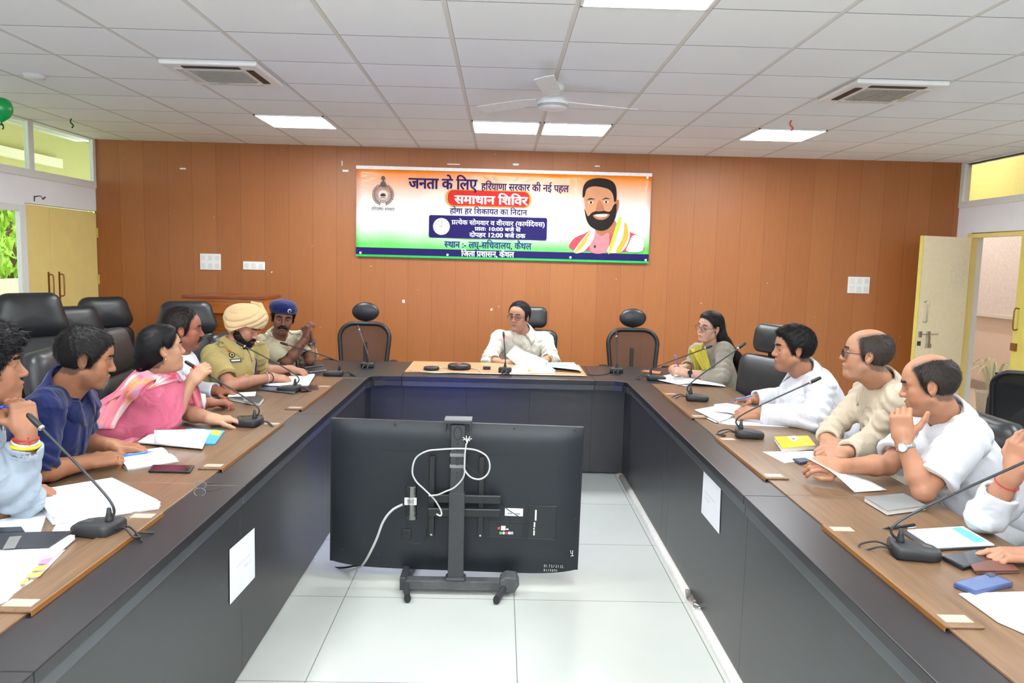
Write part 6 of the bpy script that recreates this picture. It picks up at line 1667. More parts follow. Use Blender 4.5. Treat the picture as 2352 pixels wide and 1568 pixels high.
stole(p, [(214, 985), (236, 930), (284, 862), (322, 838), (366, 842), (400, 848), (430, 858)], [(262, 985), (292, 935), (338, 884), (366, 870), (386, 872), (402, 874), (414, 880)], 3.6, stolem, floral)
P_ = [[at(424+22*v+31*u+3*math.sin(v*6+u*5), 860+92*u+5*v, 3.80+.012*math.sin(v*9+u*2)) for v in np.linspace(0, 1, 9)] for u in np.linspace(0, 1, 14)]
v_ = np.array([tuple(q) for r in P_ for q in r], np.float32); F_ = np.array([(k*9+j, k*9+j+1, k*9+j+10, k*9+j+9) for k in range(13) for j in range(8)])
o = npobj('stole_end', v_, F_, stolem, p['root'], lambda X: floral(X, None)); md = o.modifiers.new('solid', 'SOLIDIFY'); md.thickness = .004
obj('earring', MB().sphere(p['g'](-.004, -.084, -.044), .006, 10, 8), M('gold', (230, 190, 90), .25, 1), p['root'], smooth=True)
obj('earring', MB().sphere(p['g'](-.004, .084, -.044), .006, 10, 8), MATS['gold'], p['root'], smooth=True)
obj('hair_clip', MB().lathe([(.002, 0), (.016, .004), (.012, .010), (.002, .012)], c=p['g'](-.115, -.02, -.075), n=12, R=p['R'] @ Matrix.Rotation(-PI/2, 3, 'Y')), MATS['gold'], p['root'])
p = PE['R1']
mustard = lambda X, uv: np.tile(L3((150, 138, 50)), (len(X), 1))*(1+.12*np.sin(uv[:, 1:2]*38))
stole(p, [(1600, 778), (1588, 790), (1584, 806), (1588, 825), (1598, 850)], [(1622, 786), (1616, 800), (1612, 815), (1610, 832), (1609, 850)], 5.7, stolem, mustard, rip=.004)
obj('earring', MB().sphere(p['g'](-.002, .083, -.044), .004, 10, 8), MATS['gold'], p['root'], smooth=True)
# ================================================================== CHAIRS
leather = M('black_leather', (34, 35, 38), .38, var=.08, scale=50, bump=.12, spec=.5)
leather2 = M('grey_leather', (58, 61, 66), .42, var=.08, scale=50, bump=.12)
netm = M_net('chair_net', (38, 30, 28), .72); netd = M_net('dark_chair_net', (14, 14, 16), .985)
fabric = M_cloth('black_seat_fabric', (30, 31, 34), .3, .4)
def rr_outline(w, h, r, n=6, w2=None):
    """rounded outline in x, z, wider (w) below and w2 above"""
    w2 = w if w2 is None else w2; out = []
    for cx, cz, a0 in ((w2-r, h-r, 0), (-w2+r, h-r, PI/2), (-w+r, r, PI), (w-r, r, 1.5*PI)):
        for k in range(n+1): out.append((cx+r*math.cos(a0+k*PI/2/n), cz+r*math.sin(a0+k*PI/2/n)))
    return out
def cushion(outline, y0, y1, bulge, tilt=0, curve=0, z0=0):
    """a padded slab with a soft crown: outline in x, z"""
    pts = [Vector((x, 0, z)) for x, z in outline]; c = sum(pts, Vector())/len(pts); rings = []
    prof = ((0, 1, y1+bulge), (.45, 1, y1+bulge*.95), (.75, 1, y1+bulge*.7), (.93, 1, y1+bulge*.25), (1, 1, y1-.006), (1, 0, y0+.006), (.93, 0, y0), (0, 0, y0))
    for s_, _, y in prof:
        rings.append([Vector((c.x+(p.x-c.x)*max(s_, .001), y+curve*((p.x*s_)**2), c.z+(p.z-c.z)*max(s_, .001))) for p in pts])
    R = Matrix.Rotation(tilt, 3, 'X')
    return MB().grid([[R @ p+Vector((0, 0, z0)) for p in r] for r in rings], 0, True)
def office_chair(label, loc, face, style, seat_h=.46, group=None, arms=True, back_h=None, tilt=.14):
    """face: compass the sitter looks at, degrees; local +y is the front"""
    t_ = thing('office_chair', label, 'chair', (loc[0], loc[1], 0), math.radians(face-90), group)
    sm = fabric if style.startswith('mesh') else leather
    obj('seat', MB().grid([[Matrix.Rotation(-PI/2, 3, 'X') @ p for p in r] for r in _cush_rings(.245, .50, .09, .05, .03)], 0, True), sm, t_, smooth=True).location = (0, .25, seat_h)
    zb = seat_h+.06
    if style == 'mesh':        # net back in a bent frame, round headrest
        out = rr_outline(.212, .472, .13, 6, .232); R = Matrix.Rotation(tilt, 3, 'X')
        pl = lambda x, z, d=0: R @ Vector((x, -.0+.28*x*x+d, z))+Vector((0, -.23, zb))
        obj('back_frame', MB().tube([pl(x, z) for x, z in out]+[pl(*out[0])], .026, 10, caps=False, flat=(.8, 1)), black_plastic, t_, smooth=True)
        N1 = 12; P = []
        for j in range(N1+1):
            row = []
            for i in range(N1+1):
                u = -1+2*i/N1; v = j/N1; hw = .212+(.02)*v; z = v*.472; rr = .13
                e = max(0, rr-z) if z < rr else max(0, z-(.472-rr)); sh_ = rr-math.sqrt(max(0, rr*rr-e*e)); row.append(pl(u*(hw-sh_), z))
            P.append(row)
        obj('mesh_back', MB().grid(P), netm, t_, smooth=True)
        hp = pl(0, .585, -.005); hr = obj('headrest', MB().sphere((0, 0, 0), (.128, .045, .090), 28, 18), leather, t_, smooth=True); hr.location = hp
        obj('headrest_post', MB().tube([pl(0, .48, -.02), pl(0, .56, -.035)], .014, 10), black_plastic, t_)
        obj('back_bar', MB().tube(catmull([pl(0, .30, -.03), pl(0, .1, -.05), (0, -.2, zb-.06), (0, -.05, seat_h-.05)], 5), .02, 10, flat=(1, 1.6)), black_plastic, t_, smooth=True)
    elif style == 'meshdark':
        out = rr_outline(.20, .52, .09, 6, .22); R = Matrix.Rotation(tilt, 3, 'X')
        pl = lambda x, z, d=0: R @ Vector((x, .5*x*x+.04*math.sin(z*6)+d, z))+Vector((0, -.24, zb))
        obj('back_frame', MB().tube([pl(x, z) for x, z in out]+[pl(*out[0])], .014, 10, caps=False), black_plastic, t_, smooth=True)
        P = [[pl(u*(.2+.02*v), v*.52) for u in np.linspace(-.97, .97, 11)] for v in np.linspace(.02, .98, 11)]
        obj('mesh_back', MB().grid(P), netd, t_, smooth=True)
        obj('lumbar_bar', MB().tube(catmull([pl(-.2, .16, -.02), pl(-.1, .10, -.035), pl(0, .09, -.04), pl(.1, .10, -.035), pl(.2, .16, -.02)], 5), .012, 8), black_plastic, t_, smooth=True)
        obj('back_bar', MB().tube(catmull([pl(0, .34, -.03), pl(0, .1, -.05), (0, -.2, zb-.06), (0, -.05, seat_h-.05)], 5), .022, 10, flat=(1, 1.6)), black_plastic, t_, smooth=True)
    else:                      # padded leather back, lower pad and a thick top pad
        bh = back_h or .66
        lo = cushion(rr_outline(.235, bh*.62, .08, 6, .25), -.035, .02, .035, tilt, .25, zb-.03)
        b_ = obj('backrest', lo, leather, t_, smooth=True); b_.location = (0, -.24, 0)
        if style == 'leatherhead':
            hr = cushion(rr_outline(.145, .20, .06), -.03, .03, .03, tilt, .3, 0); R = Matrix.Rotation(tilt, 3, 'X')
            h_ = obj('headrest', hr, leather, t_, smooth=True); q = R @ Vector((0, 0, bh*.62+.02)); h_.location = (0, -.24+q.y, zb-.03+q.z)
            obj('headrest_post', MB().box(-.03, .03, -.03, -.01, -.06, .06), black_plastic, h_)
        else:
            up_ = cushion(rr_outline(.25, bh*.42, .085, 6, .215), -.035, .025, .05, tilt, .25, 0); R = Matrix.Rotation(tilt, 3, 'X'); q = R @ Vector((0, 0, bh*.60))
            u_ = obj('upper_back', up_, leather, t_, smooth=True); u_.location = (0, -.24+q.y, zb-.03+q.z)
    if arms:
        for s in (-1, 1):
            a_ = obj('armrest', MB().tube(catmull([(s*.29, -.16, seat_h+.20), (s*.30, -.02, seat_h+.215), (s*.295, .14, seat_h+.20)], 6), .028, 10, flat=(.55, 1.3)), sm if style.startswith('leather') else black_plastic, t_, smooth=True)
            obj('arm_support', MB().tube(catmull([(s*.29, .08, seat_h+.19), (s*.30, .06, seat_h+.08), (s*.25, .03, seat_h-.03), (s*.12, .0, seat_h-.045)], 5), .015, 8, flat=(1, 1.5)), black_plastic, a_, smooth=True)
    obj('gas_lift', MB().lathe([(.028, .10), (.028, .27), (.02, .275), (.02, seat_h-.05)], n=16), M('lift_steel', (90, 90, 94), .3, .8), t_, smooth=True)
    obj('tilt_plate', MB().box(-.12, .12, -.12, .12, seat_h-.05, seat_h-.03), black_plastic, t_, bevel=.006)
    for k in range(5):
        a = k*2*PI/5+.3; d = Vector((math.cos(a), math.sin(a), 0))
        l_ = obj('base_leg', MB().tube([d*.02+Vector((0, 0, .11)), d*.16+Vector((0, 0, .095)), d*.29+Vector((0, 0, .07))], [.028, .022, .016], 8, flat=(.8, 1)), black_plastic, t_, smooth=True)
        obj('caster', MB().lathe([(.004, -.022), (.024, -.02), (.027, 0), (.024, .02), (.004, .022)], c=d*.29+Vector((0, 0, .028)), n=14, R=Matrix((d.cross(UPZ), UPZ, d)).transposed() @ Matrix.Rotation(0, 3, 'X')), black_plastic, l_, smooth=True)
    return t_
UPZ = Vector((0, 0, 1))
def _cush_rings(hw, d, r, th, bulge):
    pts = [Vector((x, 0, z)) for x, z in rr_outline(hw, d, r, 6, hw*.96)]; c = sum(pts, Vector())/len(pts); rings = []
    for s_, y in ((0, th/2+bulge), (.45, th/2+bulge*.95), (.75, th/2+bulge*.7), (.93, th/2+bulge*.25), (1, th/2-.01), (1, -th/2+.008), (.93, -th/2), (0, -th/2)):
        rings.append([Vector(((p.x-c.x)*max(s_, .001), -y, (p.z-c.z)*max(s_, .001))) for p in pts])
    return [[Vector((p.x, p.y, p.z)) for p in r_] for r_ in rings]
def seat_at(px, py, Y): p = at(px, py, Y); return (p.x, p.y)
office_chair('empty mesh-back chair with round headrest between the police officers and the man in cream', (-1.26, 6.80), -90, 'mesh', .47)
office_chair('empty mesh-back chair with round headrest to the right of the man in cream', (1.255, 6.80), -90, 'mesh', .47)
office_chair('dark leather chair with headrest on which the man in cream sits', (.30, 6.98), -92, 'leatherhead', .44, back_h=.80)
office_chair('empty dark leather chair with a big headrest behind the man with the blue pen', (1.58, 5.02), 205, 'leatherhead', .45, back_h=.86, arms=True)
# chairs of the seated people
office_chair('black leather chair under the man in navy', (-1.98, 2.90), 20, 'leather', .44, back_h=.60)
office_chair('black leather chair back showing between the woman in pink and the man in navy', (-2.02, 3.95), 10, 'leather', .45, back_h=.62)
office_chair('black leather chair of the man in white behind the woman in pink', (-2.04, 4.62), 5, 'leather', .45, back_h=.66)
office_chair('black leather chair of the turbaned officer', (-2.02, 5.30), 0, 'leather', .45, back_h=.62)
office_chair('black leather chair of the officer in the beret', (-1.96, 6.12), -10, 'leather', .44, back_h=.50)
office_chair('black leather chair under the man at the left edge of the photo', (-2.02, 2.12), 10, 'leather', .44, back_h=.5)
office_chair('leather chair of the woman with the mustard stole', (2.05, 5.95), 190, 'leather', .44, back_h=.40)
office_chair('leather chair of the man in the white long-sleeved shirt', (2.10, 4.28), 180, 'leather', .44, back_h=.42)
office_chair('leather chair of the man in beige', (2.14, 3.62), 180, 'leather', .44, back_h=.44)
office_chair('black chair of the man resting his chin, its back showing at the right edge', (2.24, 2.98), 175, 'leather', .45, back_h=.52)
office_chair('black chair of the man at the right edge of the photo', (2.22, 2.22), 175, 'leather', .44, back_h=.5)
# spare chairs along the left windows
office_chair('largest spare black leather chair, below the low window on the left', (-3.17, 5.36), -38, 'leather', .48, back_h=.78)
office_chair('spare black chair in front of the cupboard, lower of the pair by its handles', (-3.34, 6.22), -35, 'leather', .45, back_h=.66)
office_chair('spare black chair beside the wood wall and the cupboard', (-3.46, 6.92), -40, 'leather', .45, back_h=.70)
office_chair('spare black chair low behind the man in navy', (-2.98, 4.15), 30, 'leather', .45, back_h=.55)
office_chair('spare black chair behind the heads, left of the lectern', (-2.66, 6.50), -65, 'leather', .46, back_h=.69)
office_chair('spare low chair standing at the wood wall behind the woman in pink', (-2.75, 5.45), -10, 'leather', .42, back_h=.5)
# spare chairs on the right
office_chair('black mesh chair turned away near the doorway', (3.14, 4.35), 60, 'meshdark', .49)
office_chair('spare black chair between the bald man and the doorway', (2.72, 4.05), 200, 'meshdark', .40, back_h=.4)
# ================================================================== THINGS ON THE TABLES
ZP = ZT+.007
micm = M('mic_body', (36, 37, 39), .5, var=.08, bump=.05)
def microphone(bpx, ang, tip, label, lift=.07, mid=None, led=False, z=None):
    """desk microphone: wedge base, gooseneck, capsule. bpx: centre of the base, ang: compass from the neck end to the user's end"""
    zt = ZP if z is None else z
    b = tp(bpx[0], bpx[1], zt+.015); t_ = thing('desk_microphone', label, 'microphone', (b.x, b.y, zt), math.radians(ang), 'desk microphones')
    out = []
    for x, y in ((-.070, .046), (-.055, .052), (.03, .050), (.062, .036), (.072, 0), (.062, -.036), (.03, -.050), (-.055, -.052), (-.070, -.046), (-.074, 0)): out.append((x, y))
    top = lambda x: .044-.20*(x+.07)*.62*.9
    P = []
    for s_, f in ((.93, 0), (1, .18), (1, .72), (.93, .95), (.84, 1.0), (.3, 1.02)):
        P.append([Vector((x*s_, y*s_, f*top(x*s_))) for x, y in out])
    mb = MB().grid(P, 0, True); n = len(out); mb.add(P[0], [tuple(range(n-1, -1, -1))]); mb.add(P[-1], [tuple(range(n))])
    obj('base', mb, micm, t_, smooth=True, bevel=0)
    obj('talk_button', MB().obox((.030, 0, top(.03)+.001), (.014, .011, .002), Matrix.Rotation(.11, 3, 'Y')), M('mic_button', (70, 72, 74), .4), t_, bevel=.001)
    Rz = rotz(-math.radians(ang)); w2l = lambda p: Rz @ (Vector(p)-Vector((b.x, b.y, zt)))
    foot = Vector((-.045, 0, top(-.045))); tl = w2l(tip)
    pts = [foot, foot+Vector((0, 0, lift))] if mid is None else [foot, foot+Vector((-.002, 0, lift*.5)), w2l(mid)]
    c = catmull(pts+[tl], 12)
    obj('neck_socket', MB().lathe([(.013, 0), (.012, .012), (.008, .03), (.006, .045)], c=foot-Vector((0, 0, .004)), n=14), micm, t_, smooth=True)
    obj('gooseneck', MB().tube(c, .0042, 8), M('gooseneck', (62, 64, 66), .35, .6), t_, smooth=True)
    d = (c[-1]-c[-3]).normalized(); Rt = d.to_track_quat('Z', 'Y').to_matrix()
    h_ = obj('capsule', MB().lathe([(.005, -.034), (.009, -.03), (.0095, .0), (.0085, .022), (.005, .028)], c=tl, n=14, R=Rt), black_plastic, t_, smooth=True)
    obj('light_ring', MB().lathe([(.0085, -.036), (.0098, -.034), (.0098, -.028), (.0085, -.026)], c=tl, n=14, R=Rt), M('ring_red', (230, 60, 60), .3) if led else M('ring_silver', (180, 180, 182), .3, .8), h_, smooth=True)
    obj('cable', MB().tube(catmull([(-.072, .012, .02), (-.11, .016, .03), (-.15, .03, .012), (-.155, .005, .004), (-.12, -.02, .004), (-.16, -.05, -.003)], 8), .0032, 8).tube(catmull([(-.072, -.01, .02), (-.105, -.012, .024), (-.145, .0, .004), (-.17, .02, -.003)], 8), .0032, 8), bcab, t_, smooth=True)
    return t_
microphone((222, 1212), 168, at(78, 965, 2.28), 'desk microphone beside the thick paper stack, its head before the man at the left edge')
microphone((566, 970), 170, at(436, 836, 3.78), 'desk microphone held by the woman in pink', led=True)
microphone((662, 893), 175, at(552, 790, 4.80), 'desk microphone pointing at the turbaned officer')
microphone((765, 858), 185, at(652, 789, 5.66), 'desk microphone on the left corner table pointing at the officer in the beret', led=True, z=ZT, mid=at(765, 824, 5.72))
microphone((845, 838), 95, at(823, 752, 6.2), 'desk microphone standing before the left empty mesh-back chair', z=ZT)
microphone((1160, 849), 90, at(1157, 768, 5.95), 'desk microphone with red-lit head in front of the man in cream', led=True)
microphone((1415, 850), 85, at(1416, 764, 6.05), 'desk microphone standing before the right empty mesh-back chair', z=ZT)
microphone((1508, 868), -5, at(1628, 797, 5.56), 'desk microphone on the right corner table, its neck crossing the mustard stole', z=ZT, mid=at(1518, 838, 5.50))
microphone((1602, 914), -10, at(1705, 793, 4.75), 'desk microphone on the veneer pad between the woman in grey and the blue-pen man')
microphone((1722, 997), -12, at(1874, 872, 3.72), 'desk microphone beside the yellow book')
microphone((2103, 1266), -12, at(2400, 1040, 2.20), 'largest desk microphone, by the black phone at the lower right')

def quadpts(px, z): return [tp(x, y, z) for x, y in px]
def slab(name, px, z0, th, mat, label, cat, group=None, bevel=0, parent=None, bot=None):
    pts = quadpts(px, z0+th); c = sum(pts, Vector())/len(pts)
    o = obj(name, MB().prism([Vector((p.x-c.x, p.y-c.y, 0)) for p in pts], (0, 0, z0 if parent else 0), (0, 0, (z0 if parent else 0)+th)), mat, None, bevel=bevel)
    o.location = (c.x, c.y, z0)
    if label: tag(o, label, cat, group)
    return o
def child_slab(root, name, px, z0, th, mat, bevel=0, rot=0):
    pts = quadpts(px, z0+th); L0 = Vector(root.location)
    return obj(name, MB().prism([p-L0-Vector((0, 0, p.z)) for p in [Vector((q.x, q.y, q.z)) for q in pts]], (0, 0, z0+0), (0, 0, z0+th)), mat, root, bevel=bevel)
def put(root_name, label, cat, px, z=None, group=None):
    z = ZP if z is None else z; pts = quadpts(px, z); c = sum(pts, Vector())/len(pts)
    t_ = thing(root_name, label, cat, (c.x, c.y, 0), 0, group); return t_
def paper_pile(px, n, th, label, name='paper_stack', z=None, seed=1, jit=.004, mats=None):
    """loose sheets, each a little turned"""
    z = ZP if z is None else z; r = random.Random(seed); t_ = put(name, label, 'papers', px, z)
    pts = quadpts(px, z+th); c = sum(pts, Vector())/len(pts); L0 = Vector(t_.location)
    for k in range(n):
        a = r.uniform(-jit, jit)*4; dx, dy = r.uniform(-jit, jit), r.uniform(-jit, jit); R = rotz(a); z0 = z+th*k/n
        q = [R @ (p-c)+c+Vector((dx, dy, 0))-L0 for p in pts]; q = [Vector((p.x, p.y, 0)) for p in q]
        obj('sheet', MB().prism(q, (0, 0, z0), (0, 0, z0+th/n*.93)), (mats[k] if mats and k < len(mats) and mats[k] else paper), t_)
    return t_
def phone(px, label, body, screen, th=.009, z=None):
    z = ZP if z is None else z; t_ = put('mobile_phone', label, 'phone', px, z)
    child_slab(t_, 'body', px, z, th, body, bevel=.003)
    c = [sum(p[0] for p in px)/4, sum(p[1] for p in px)/4]; inn = [(c[0]+(x-c[0])*.92, c[1]+(y-c[1])*.88) for x, y in px]
    child_slab(t_, 'screen', inn, z+th, .0006, screen)
    return t_
gloss_black = M('glass_black', (14, 14, 18), .08, spec=.7); gun = M('phone_case', (30, 31, 35), .35)
# left row
t_ = paper_pile([(72, 1128), (258, 1097), (366, 1148), (122, 1184)], 9, .030, 'thick stack of white papers before the man in navy, by the nearest left microphone', jit=.006, seed=3)
g_ = M('green_board', (30, 110, 100), .5); child_slab(t_, 'file_board', [(80, 1150), (100, 1146), (150, 1188), (120, 1192)], ZP-.0005, .004, g_)
t_ = paper_pile([(-60, 1204), (112, 1172), (96, 1222), (-60, 1236)], 2, .003, 'loose white sheets at the left edge beneath the black folder', name='loose_sheets', seed=4)
tag(slab('paper_sheet', [(134, 1193), (206, 1182), (192, 1218), (120, 1220)], ZP, .001, paper, None, None), 'white sheet lying under the nearest left microphone', 'paper')
phone([(-30, 1211), (50, 1208), (58, 1220), (-30, 1224)], 'dark purple phone lying on loose sheets at the left edge', M('purple_case', (44, 38, 84), .4), gloss_black, z=ZP+.0035)
t_ = put('folder', 'black folder with a grey elastic band at the left edge', 'folder', [(-60, 1230), (165, 1226), (112, 1262), (-60, 1268)])
child_slab(t_, 'pages', [(-60, 1236), (172, 1228), (120, 1272), (-60, 1278)], ZP+.003, .014, paper)
child_slab(t_, 'cover', [(-60, 1224), (168, 1218), (112, 1254), (-60, 1260)], ZP+.0175, .006, M('folder_black', (40, 40, 44), .4), bevel=.002)
child_slab(t_, 'elastic_band', [(22, 1232), (50, 1230), (34, 1258), (6, 1260)], ZP+.0236, .001, M('elastic_grey', (120, 120, 118), .6))
t_ = put('document_file', 'white document file with pink and yellow index tabs at the lower left', 'file', [(-90, 1285), (105, 1272), (10, 1385), (-90, 1420)])
for k in range(4): child_slab(t_, 'page', [(-90, 1280+k*1.5), (112+k*2, 1266+k*1.2), (12+k*2, 1376+k*2), (-90, 1412+k*2)], ZP+.012-.003*k, .0025, paper)
child_slab(t_, 'clear_cover', [(-90, 1300), (150, 1262), (30, 1386), (-90, 1424)], ZP, .0012, M('clear_sleeve', (226, 222, 222), .2))
for nm, q, c in (('index_tab', [(86, 1287), (120, 1279), (112, 1291), (80, 1297)], (240, 130, 200)), ('index_tab', [(72, 1303), (112, 1296), (104, 1307), (66, 1312)], (246, 204, 90)), ('index_tab', [(58, 1318), (100, 1312), (92, 1322), (52, 1327)], (246, 204, 80)), ('index_tab', [(34, 1335), (66, 1330), (60, 1340), (28, 1344)], (246, 204, 90))):
    child_slab(t_, nm, q, ZP+.012, .0008, M('tab_%d' % c[1], c, .6))
phone([(350, 1066), (446, 1067), (436, 1082), (340, 1080)], 'black phone on the table beside the open notebook', gun, gloss_black)
t_ = put('notebook', 'open white notebook with a blue pen on it in front of the man in navy', 'notebook', [(258, 1045), (368, 1030), (410, 1060), (294, 1078)])
child_slab(t_, 'cover', [(258, 1046), (368, 1030), (411, 1060), (293, 1080)], ZP, .003, M('notebook_grey', (200, 200, 200), .6))
A_, B_, C_, D_ = quadpts([(259, 1042), (367, 1026), (409, 1056), (293, 1075)], ZP+.012)
def page(name, a, b, c_, d, root):
    rows = []
    for j in range(7):
        v = j/6; rows.append([(a*(1-u)+b*u)*(1-v)+(d*(1-u)+c_*u)*v+Vector((0, 0, .010*math.sin(PI*v)**.6-.006))-Vector(root.location) for u in np.linspace(0, 1, 5)])
    return obj(name, MB().grid(rows), paper, root, smooth=True, solid=.005)
M1 = A_*.5+D_*.5; M2 = B_*.5+C_*.5
page('page_block', A_, B_, M2, M1, t_); page('page_block', M1, M2, C_, D_, t_)
def pen(a, b, mat, label, r=.0042, cap=None):
    a, b = Vector(a), Vector(b); c = (a+b)/2; t_ = thing('pen', label, 'pen', c); d = (b-a).normalized()
    obj('barrel', MB().tube([a-c, (a*.2+b*.8)-c], r, 10), mat, t_, smooth=True)
    obj('tip', MB().tube([(a*.2+b*.8)-c, b-c], [r*.95, .0012], 10), cap or mat, t_, smooth=True)
    u = d.orthogonal().normalized(); obj('clip', MB().tube([a-c+u*r*1.5, a*.75+b*.25-c+u*r*1.5], .0012, 6), chrome, t_)
    return t_
bluepen = M('blue_pen', (70, 130, 220), .3); bluedark = M('blue_cap', (30, 60, 180), .3)
pen(tp(277, 1047, ZP+.022), tp(352, 1036, ZP+.022), bluepen, 'light blue pen lying on the open notebook')
t_ = thing('spectacles', 'folded rimless spectacles left on the dark edge of the left table', 'glasses', tp(460, 1130, ZT))
for k, (px, py) in enumerate(((461, 1114), (459, 1130))):
    q = tp(px, py, ZT+.012)-Vector(t_.location); ring = [q+Vector((.021*math.cos(a), .004*math.sin(a), .014*math.sin(a))) for a in np.linspace(0, 2*PI, 21)]
    obj('rim', MB().tube(ring, .0011, 6, caps=False), chrome, t_); m2 = MB(); m2.add([q]+ring[:-1], [(0, i+1, (i+1) % 20+1) for i in range(20)]); obj('lens', m2, M_glass('spectacle_lens', (240, 242, 244), .06), t_)
    obj('temple', MB().tube([q+Vector((.021, 0, .004)), q+Vector((.035, .02, 0)), q+Vector((.05, .075, -.008))], .0013, 6), M('black_tip', (30, 30, 34), .4), t_)
# magazine and folded sheet before the woman in pink
t_ = put('magazine', 'blue and red printed magazine under white papers before the woman in pink', 'magazine', [(330, 1010), (370, 980), (515, 988), (492, 1020)])
child_slab(t_, 'cover', [(352, 992), (374, 977), (516, 988), (494, 1018), (330, 1014)], ZP, .006, M('magazine_blue', (70, 170, 226), .3), bevel=.001)
child_slab(t_, 'red_panel', [(378, 979), (428, 982), (424, 990), (372, 990)], ZP+.0062, .0004, M('magazine_red', (214, 76, 70), .3))
child_slab(t_, 'yellow_panel', [(488, 987), (510, 990), (503, 1000), (484, 997)], ZP+.0062, .0004, M('magazine_yellow', (240, 210, 70), .3))
child_slab(t_, 'white_panel', [(440, 984), (486, 988), (470, 1016), (420, 1012)], ZP+.0062, .0003, paper)
paper_pile([(318, 1014), (350, 992), (480, 992), (462, 1028)], 3, .006, 'loose white papers in front of the woman in pink', name='loose_sheets', z=ZP+.0068, seed=6)
f_ = [tp(353, 1020, ZP+.014), tp(466, 1019, ZP+.014)]; up = [f_[0]+Vector((-.02, .05, .052)), f_[1]+Vector((-.01, .05, .056))]
o = obj('folded_sheet', MB().grid([[f_[0]*(1-u)+f_[1]*u for u in np.linspace(0, 1, 6)], [(f_[0]*.5+up[0]*.5)*(1-u)+(f_[1]*.5+up[1]*.5)*u+Vector((0, .006, 0)) for u in np.linspace(0, 1, 6)], [up[0]*(1-u)+up[1]*u for u in np.linspace(0, 1, 6)]]), M('sheet_lilac', (236, 234, 240), .7), smooth=True, solid=.0008)
tag(rebase(o, f_[0]), 'folded white sheet standing up on the papers of the woman in pink', 'paper')
phone([(545, 954), (604, 951), (606, 962), (548, 968)], 'black phone with a green edge beyond the microphone of the woman in pink', M('green_edge', (40, 60, 52), .4), gloss_black)
t_ = put('calculator', 'small calculator under the resting hand of the woman in pink', 'calculator', [(484, 970), (530, 966), (530, 974), (486, 976)])
child_slab(t_, 'body', [(484, 970), (530, 965), (530, 973), (486, 977)], ZP, .007, M('calc_grey', (80, 80, 84), .5), bevel=.001)
for k in range(6): child_slab(t_, 'key', [(487+k*7, 971.6-k*.6), (491+k*7, 971.2-k*.6), (491+k*7, 973-k*.6), (487+k*7, 973.4-k*.6)], ZP+.0072, .0015, white_plastic)
def book(px, label, cover, th=.02, name='notebook', z=None, off=(0, 3), page_m=None, group=None):
    z = ZP if z is None else z; t_ = put(name, label, 'notebook', px, z, group)
    c = [sum(p[0] for p in px)/4, sum(p[1] for p in px)/4]; inn = [(c[0]+(x-c[0])*.97, c[1]+(y-c[1])*.97) for x, y in px]
    child_slab(t_, 'back_cover', px, z, .0022, cover, bevel=.0006)
    child_slab(t_, 'pages', inn, z+.0022, th-.0044, page_m or M('page_edge', (232, 230, 222), .8))
    child_slab(t_, 'front_cover', px, z+th-.0022, .0022, cover, bevel=.0006)
    return t_
dk = M('diary_black', (44, 46, 52), .4)
t_ = book([(518, 909), (592, 905), (606, 912), (596, 924), (516, 921)][:4], 'thick black diary with a band, by the microphone of the turbaned officer', dk, .026)
child_slab(t_, 'band', [(556, 908), (566, 907), (572, 921), (560, 922)], ZP+.0262, .0012, M('elastic_grey', (120, 120, 118), .6))
tag(slab('folded_paper', [(526, 902), (588, 899), (586, 908), (523, 910)], ZP+.0275, .004, paper, None, None, bevel=.001), 'folded white paper on top of the banded black diary', 'paper')
book([(588, 892), (640, 882), (690, 890), (676, 902)], 'slate blue notebook under the papers of the turbaned officer', M('slate_blue', (70, 78, 96), .45), .010)
paper_pile([(606, 884), (648, 866), (722, 858), (708, 884)], 4, .006, 'white papers under the hands of the turbaned officer', seed=8, z=ZP+.0105)
pen(tp(601, 886, ZP+.024), tp(656, 888, ZP+.024), M('pen_navy', (36, 38, 70), .3), 'dark blue pen lying on the papers of the turbaned officer', cap=bluedark)
phone([(688, 885), (728, 883), (732, 893), (692, 897)], 'black phone right of the papers of the turbaned officer', gun, M('phone_brown', (70, 40, 34), .15), th=.012)
book([(690, 842), (742, 838), (750, 847), (712, 852)], 'lower black notebook of the pair before the officer in the beret', dk, .016, z=ZT+.0002)
book([(682, 835), (732, 831), (744, 837), (700, 842)], 'upper black notebook of the pair before the officer in the beret', dk, .012, z=ZT+.0166)
# head table
def disc(px, py, r, h, mat, name, label, cat, top=None):
    p = tp(px, py, ZP); t_ = thing(name, label, cat, (p.x, p.y, ZP))
    obj('body', MB().lathe([(r*.9, 0), (r, h*.2), (r, h*.65), (r*.9, h*.95), (r*.5, h)], n=32), mat, t_, smooth=True)
    obj('top_cap', MB().lathe([(.001, 0), (r*.22, 0), (r*.2, .0015), (.001, .002)], c=(0, 0, h), n=16), top or dark_metal, t_)
    return t_
disc(991, 849, .062, .026, black_plastic, 'conference_hub', 'small flat black hub left of the speakerphone on the head table', 'hub')
disc(1055, 847, .092, .042, black_plastic, 'speakerphone', 'round black speakerphone with a red light on the head table', 'speakerphone', M('red_light', (230, 50, 50), .3))
o = obj('remote_box', MB().box(-.03, .03, -.018, .018, 0, .024), black_plastic, bevel=.003); o.location = tp(1118, 848, ZP); tag(o, 'tiny black box between the speakerphone and the microphone of the man in cream', 'box')
c_ = lambda pix, label, m=cab, z=ZP+.004: tag(obj('cable', MB().tube(catmull([tp(x, y, z) for x, y in pix], 8), .003, 8), m, smooth=True), label, 'cable')
c_([(1006, 849), (1014, 844), (1030, 844)], 'short grey cable joining the hub and the speakerphone')
c_([(1080, 845), (1098, 848), (1106, 856)], 'grey cable leaving the right side of the speakerphone', z=ZP+.006)
c_([(940, 851), (975, 854), (1005, 856), (1050, 855), (1070, 855)], 'thin grey cable along the front of the head table pad', z=ZP+.0045)
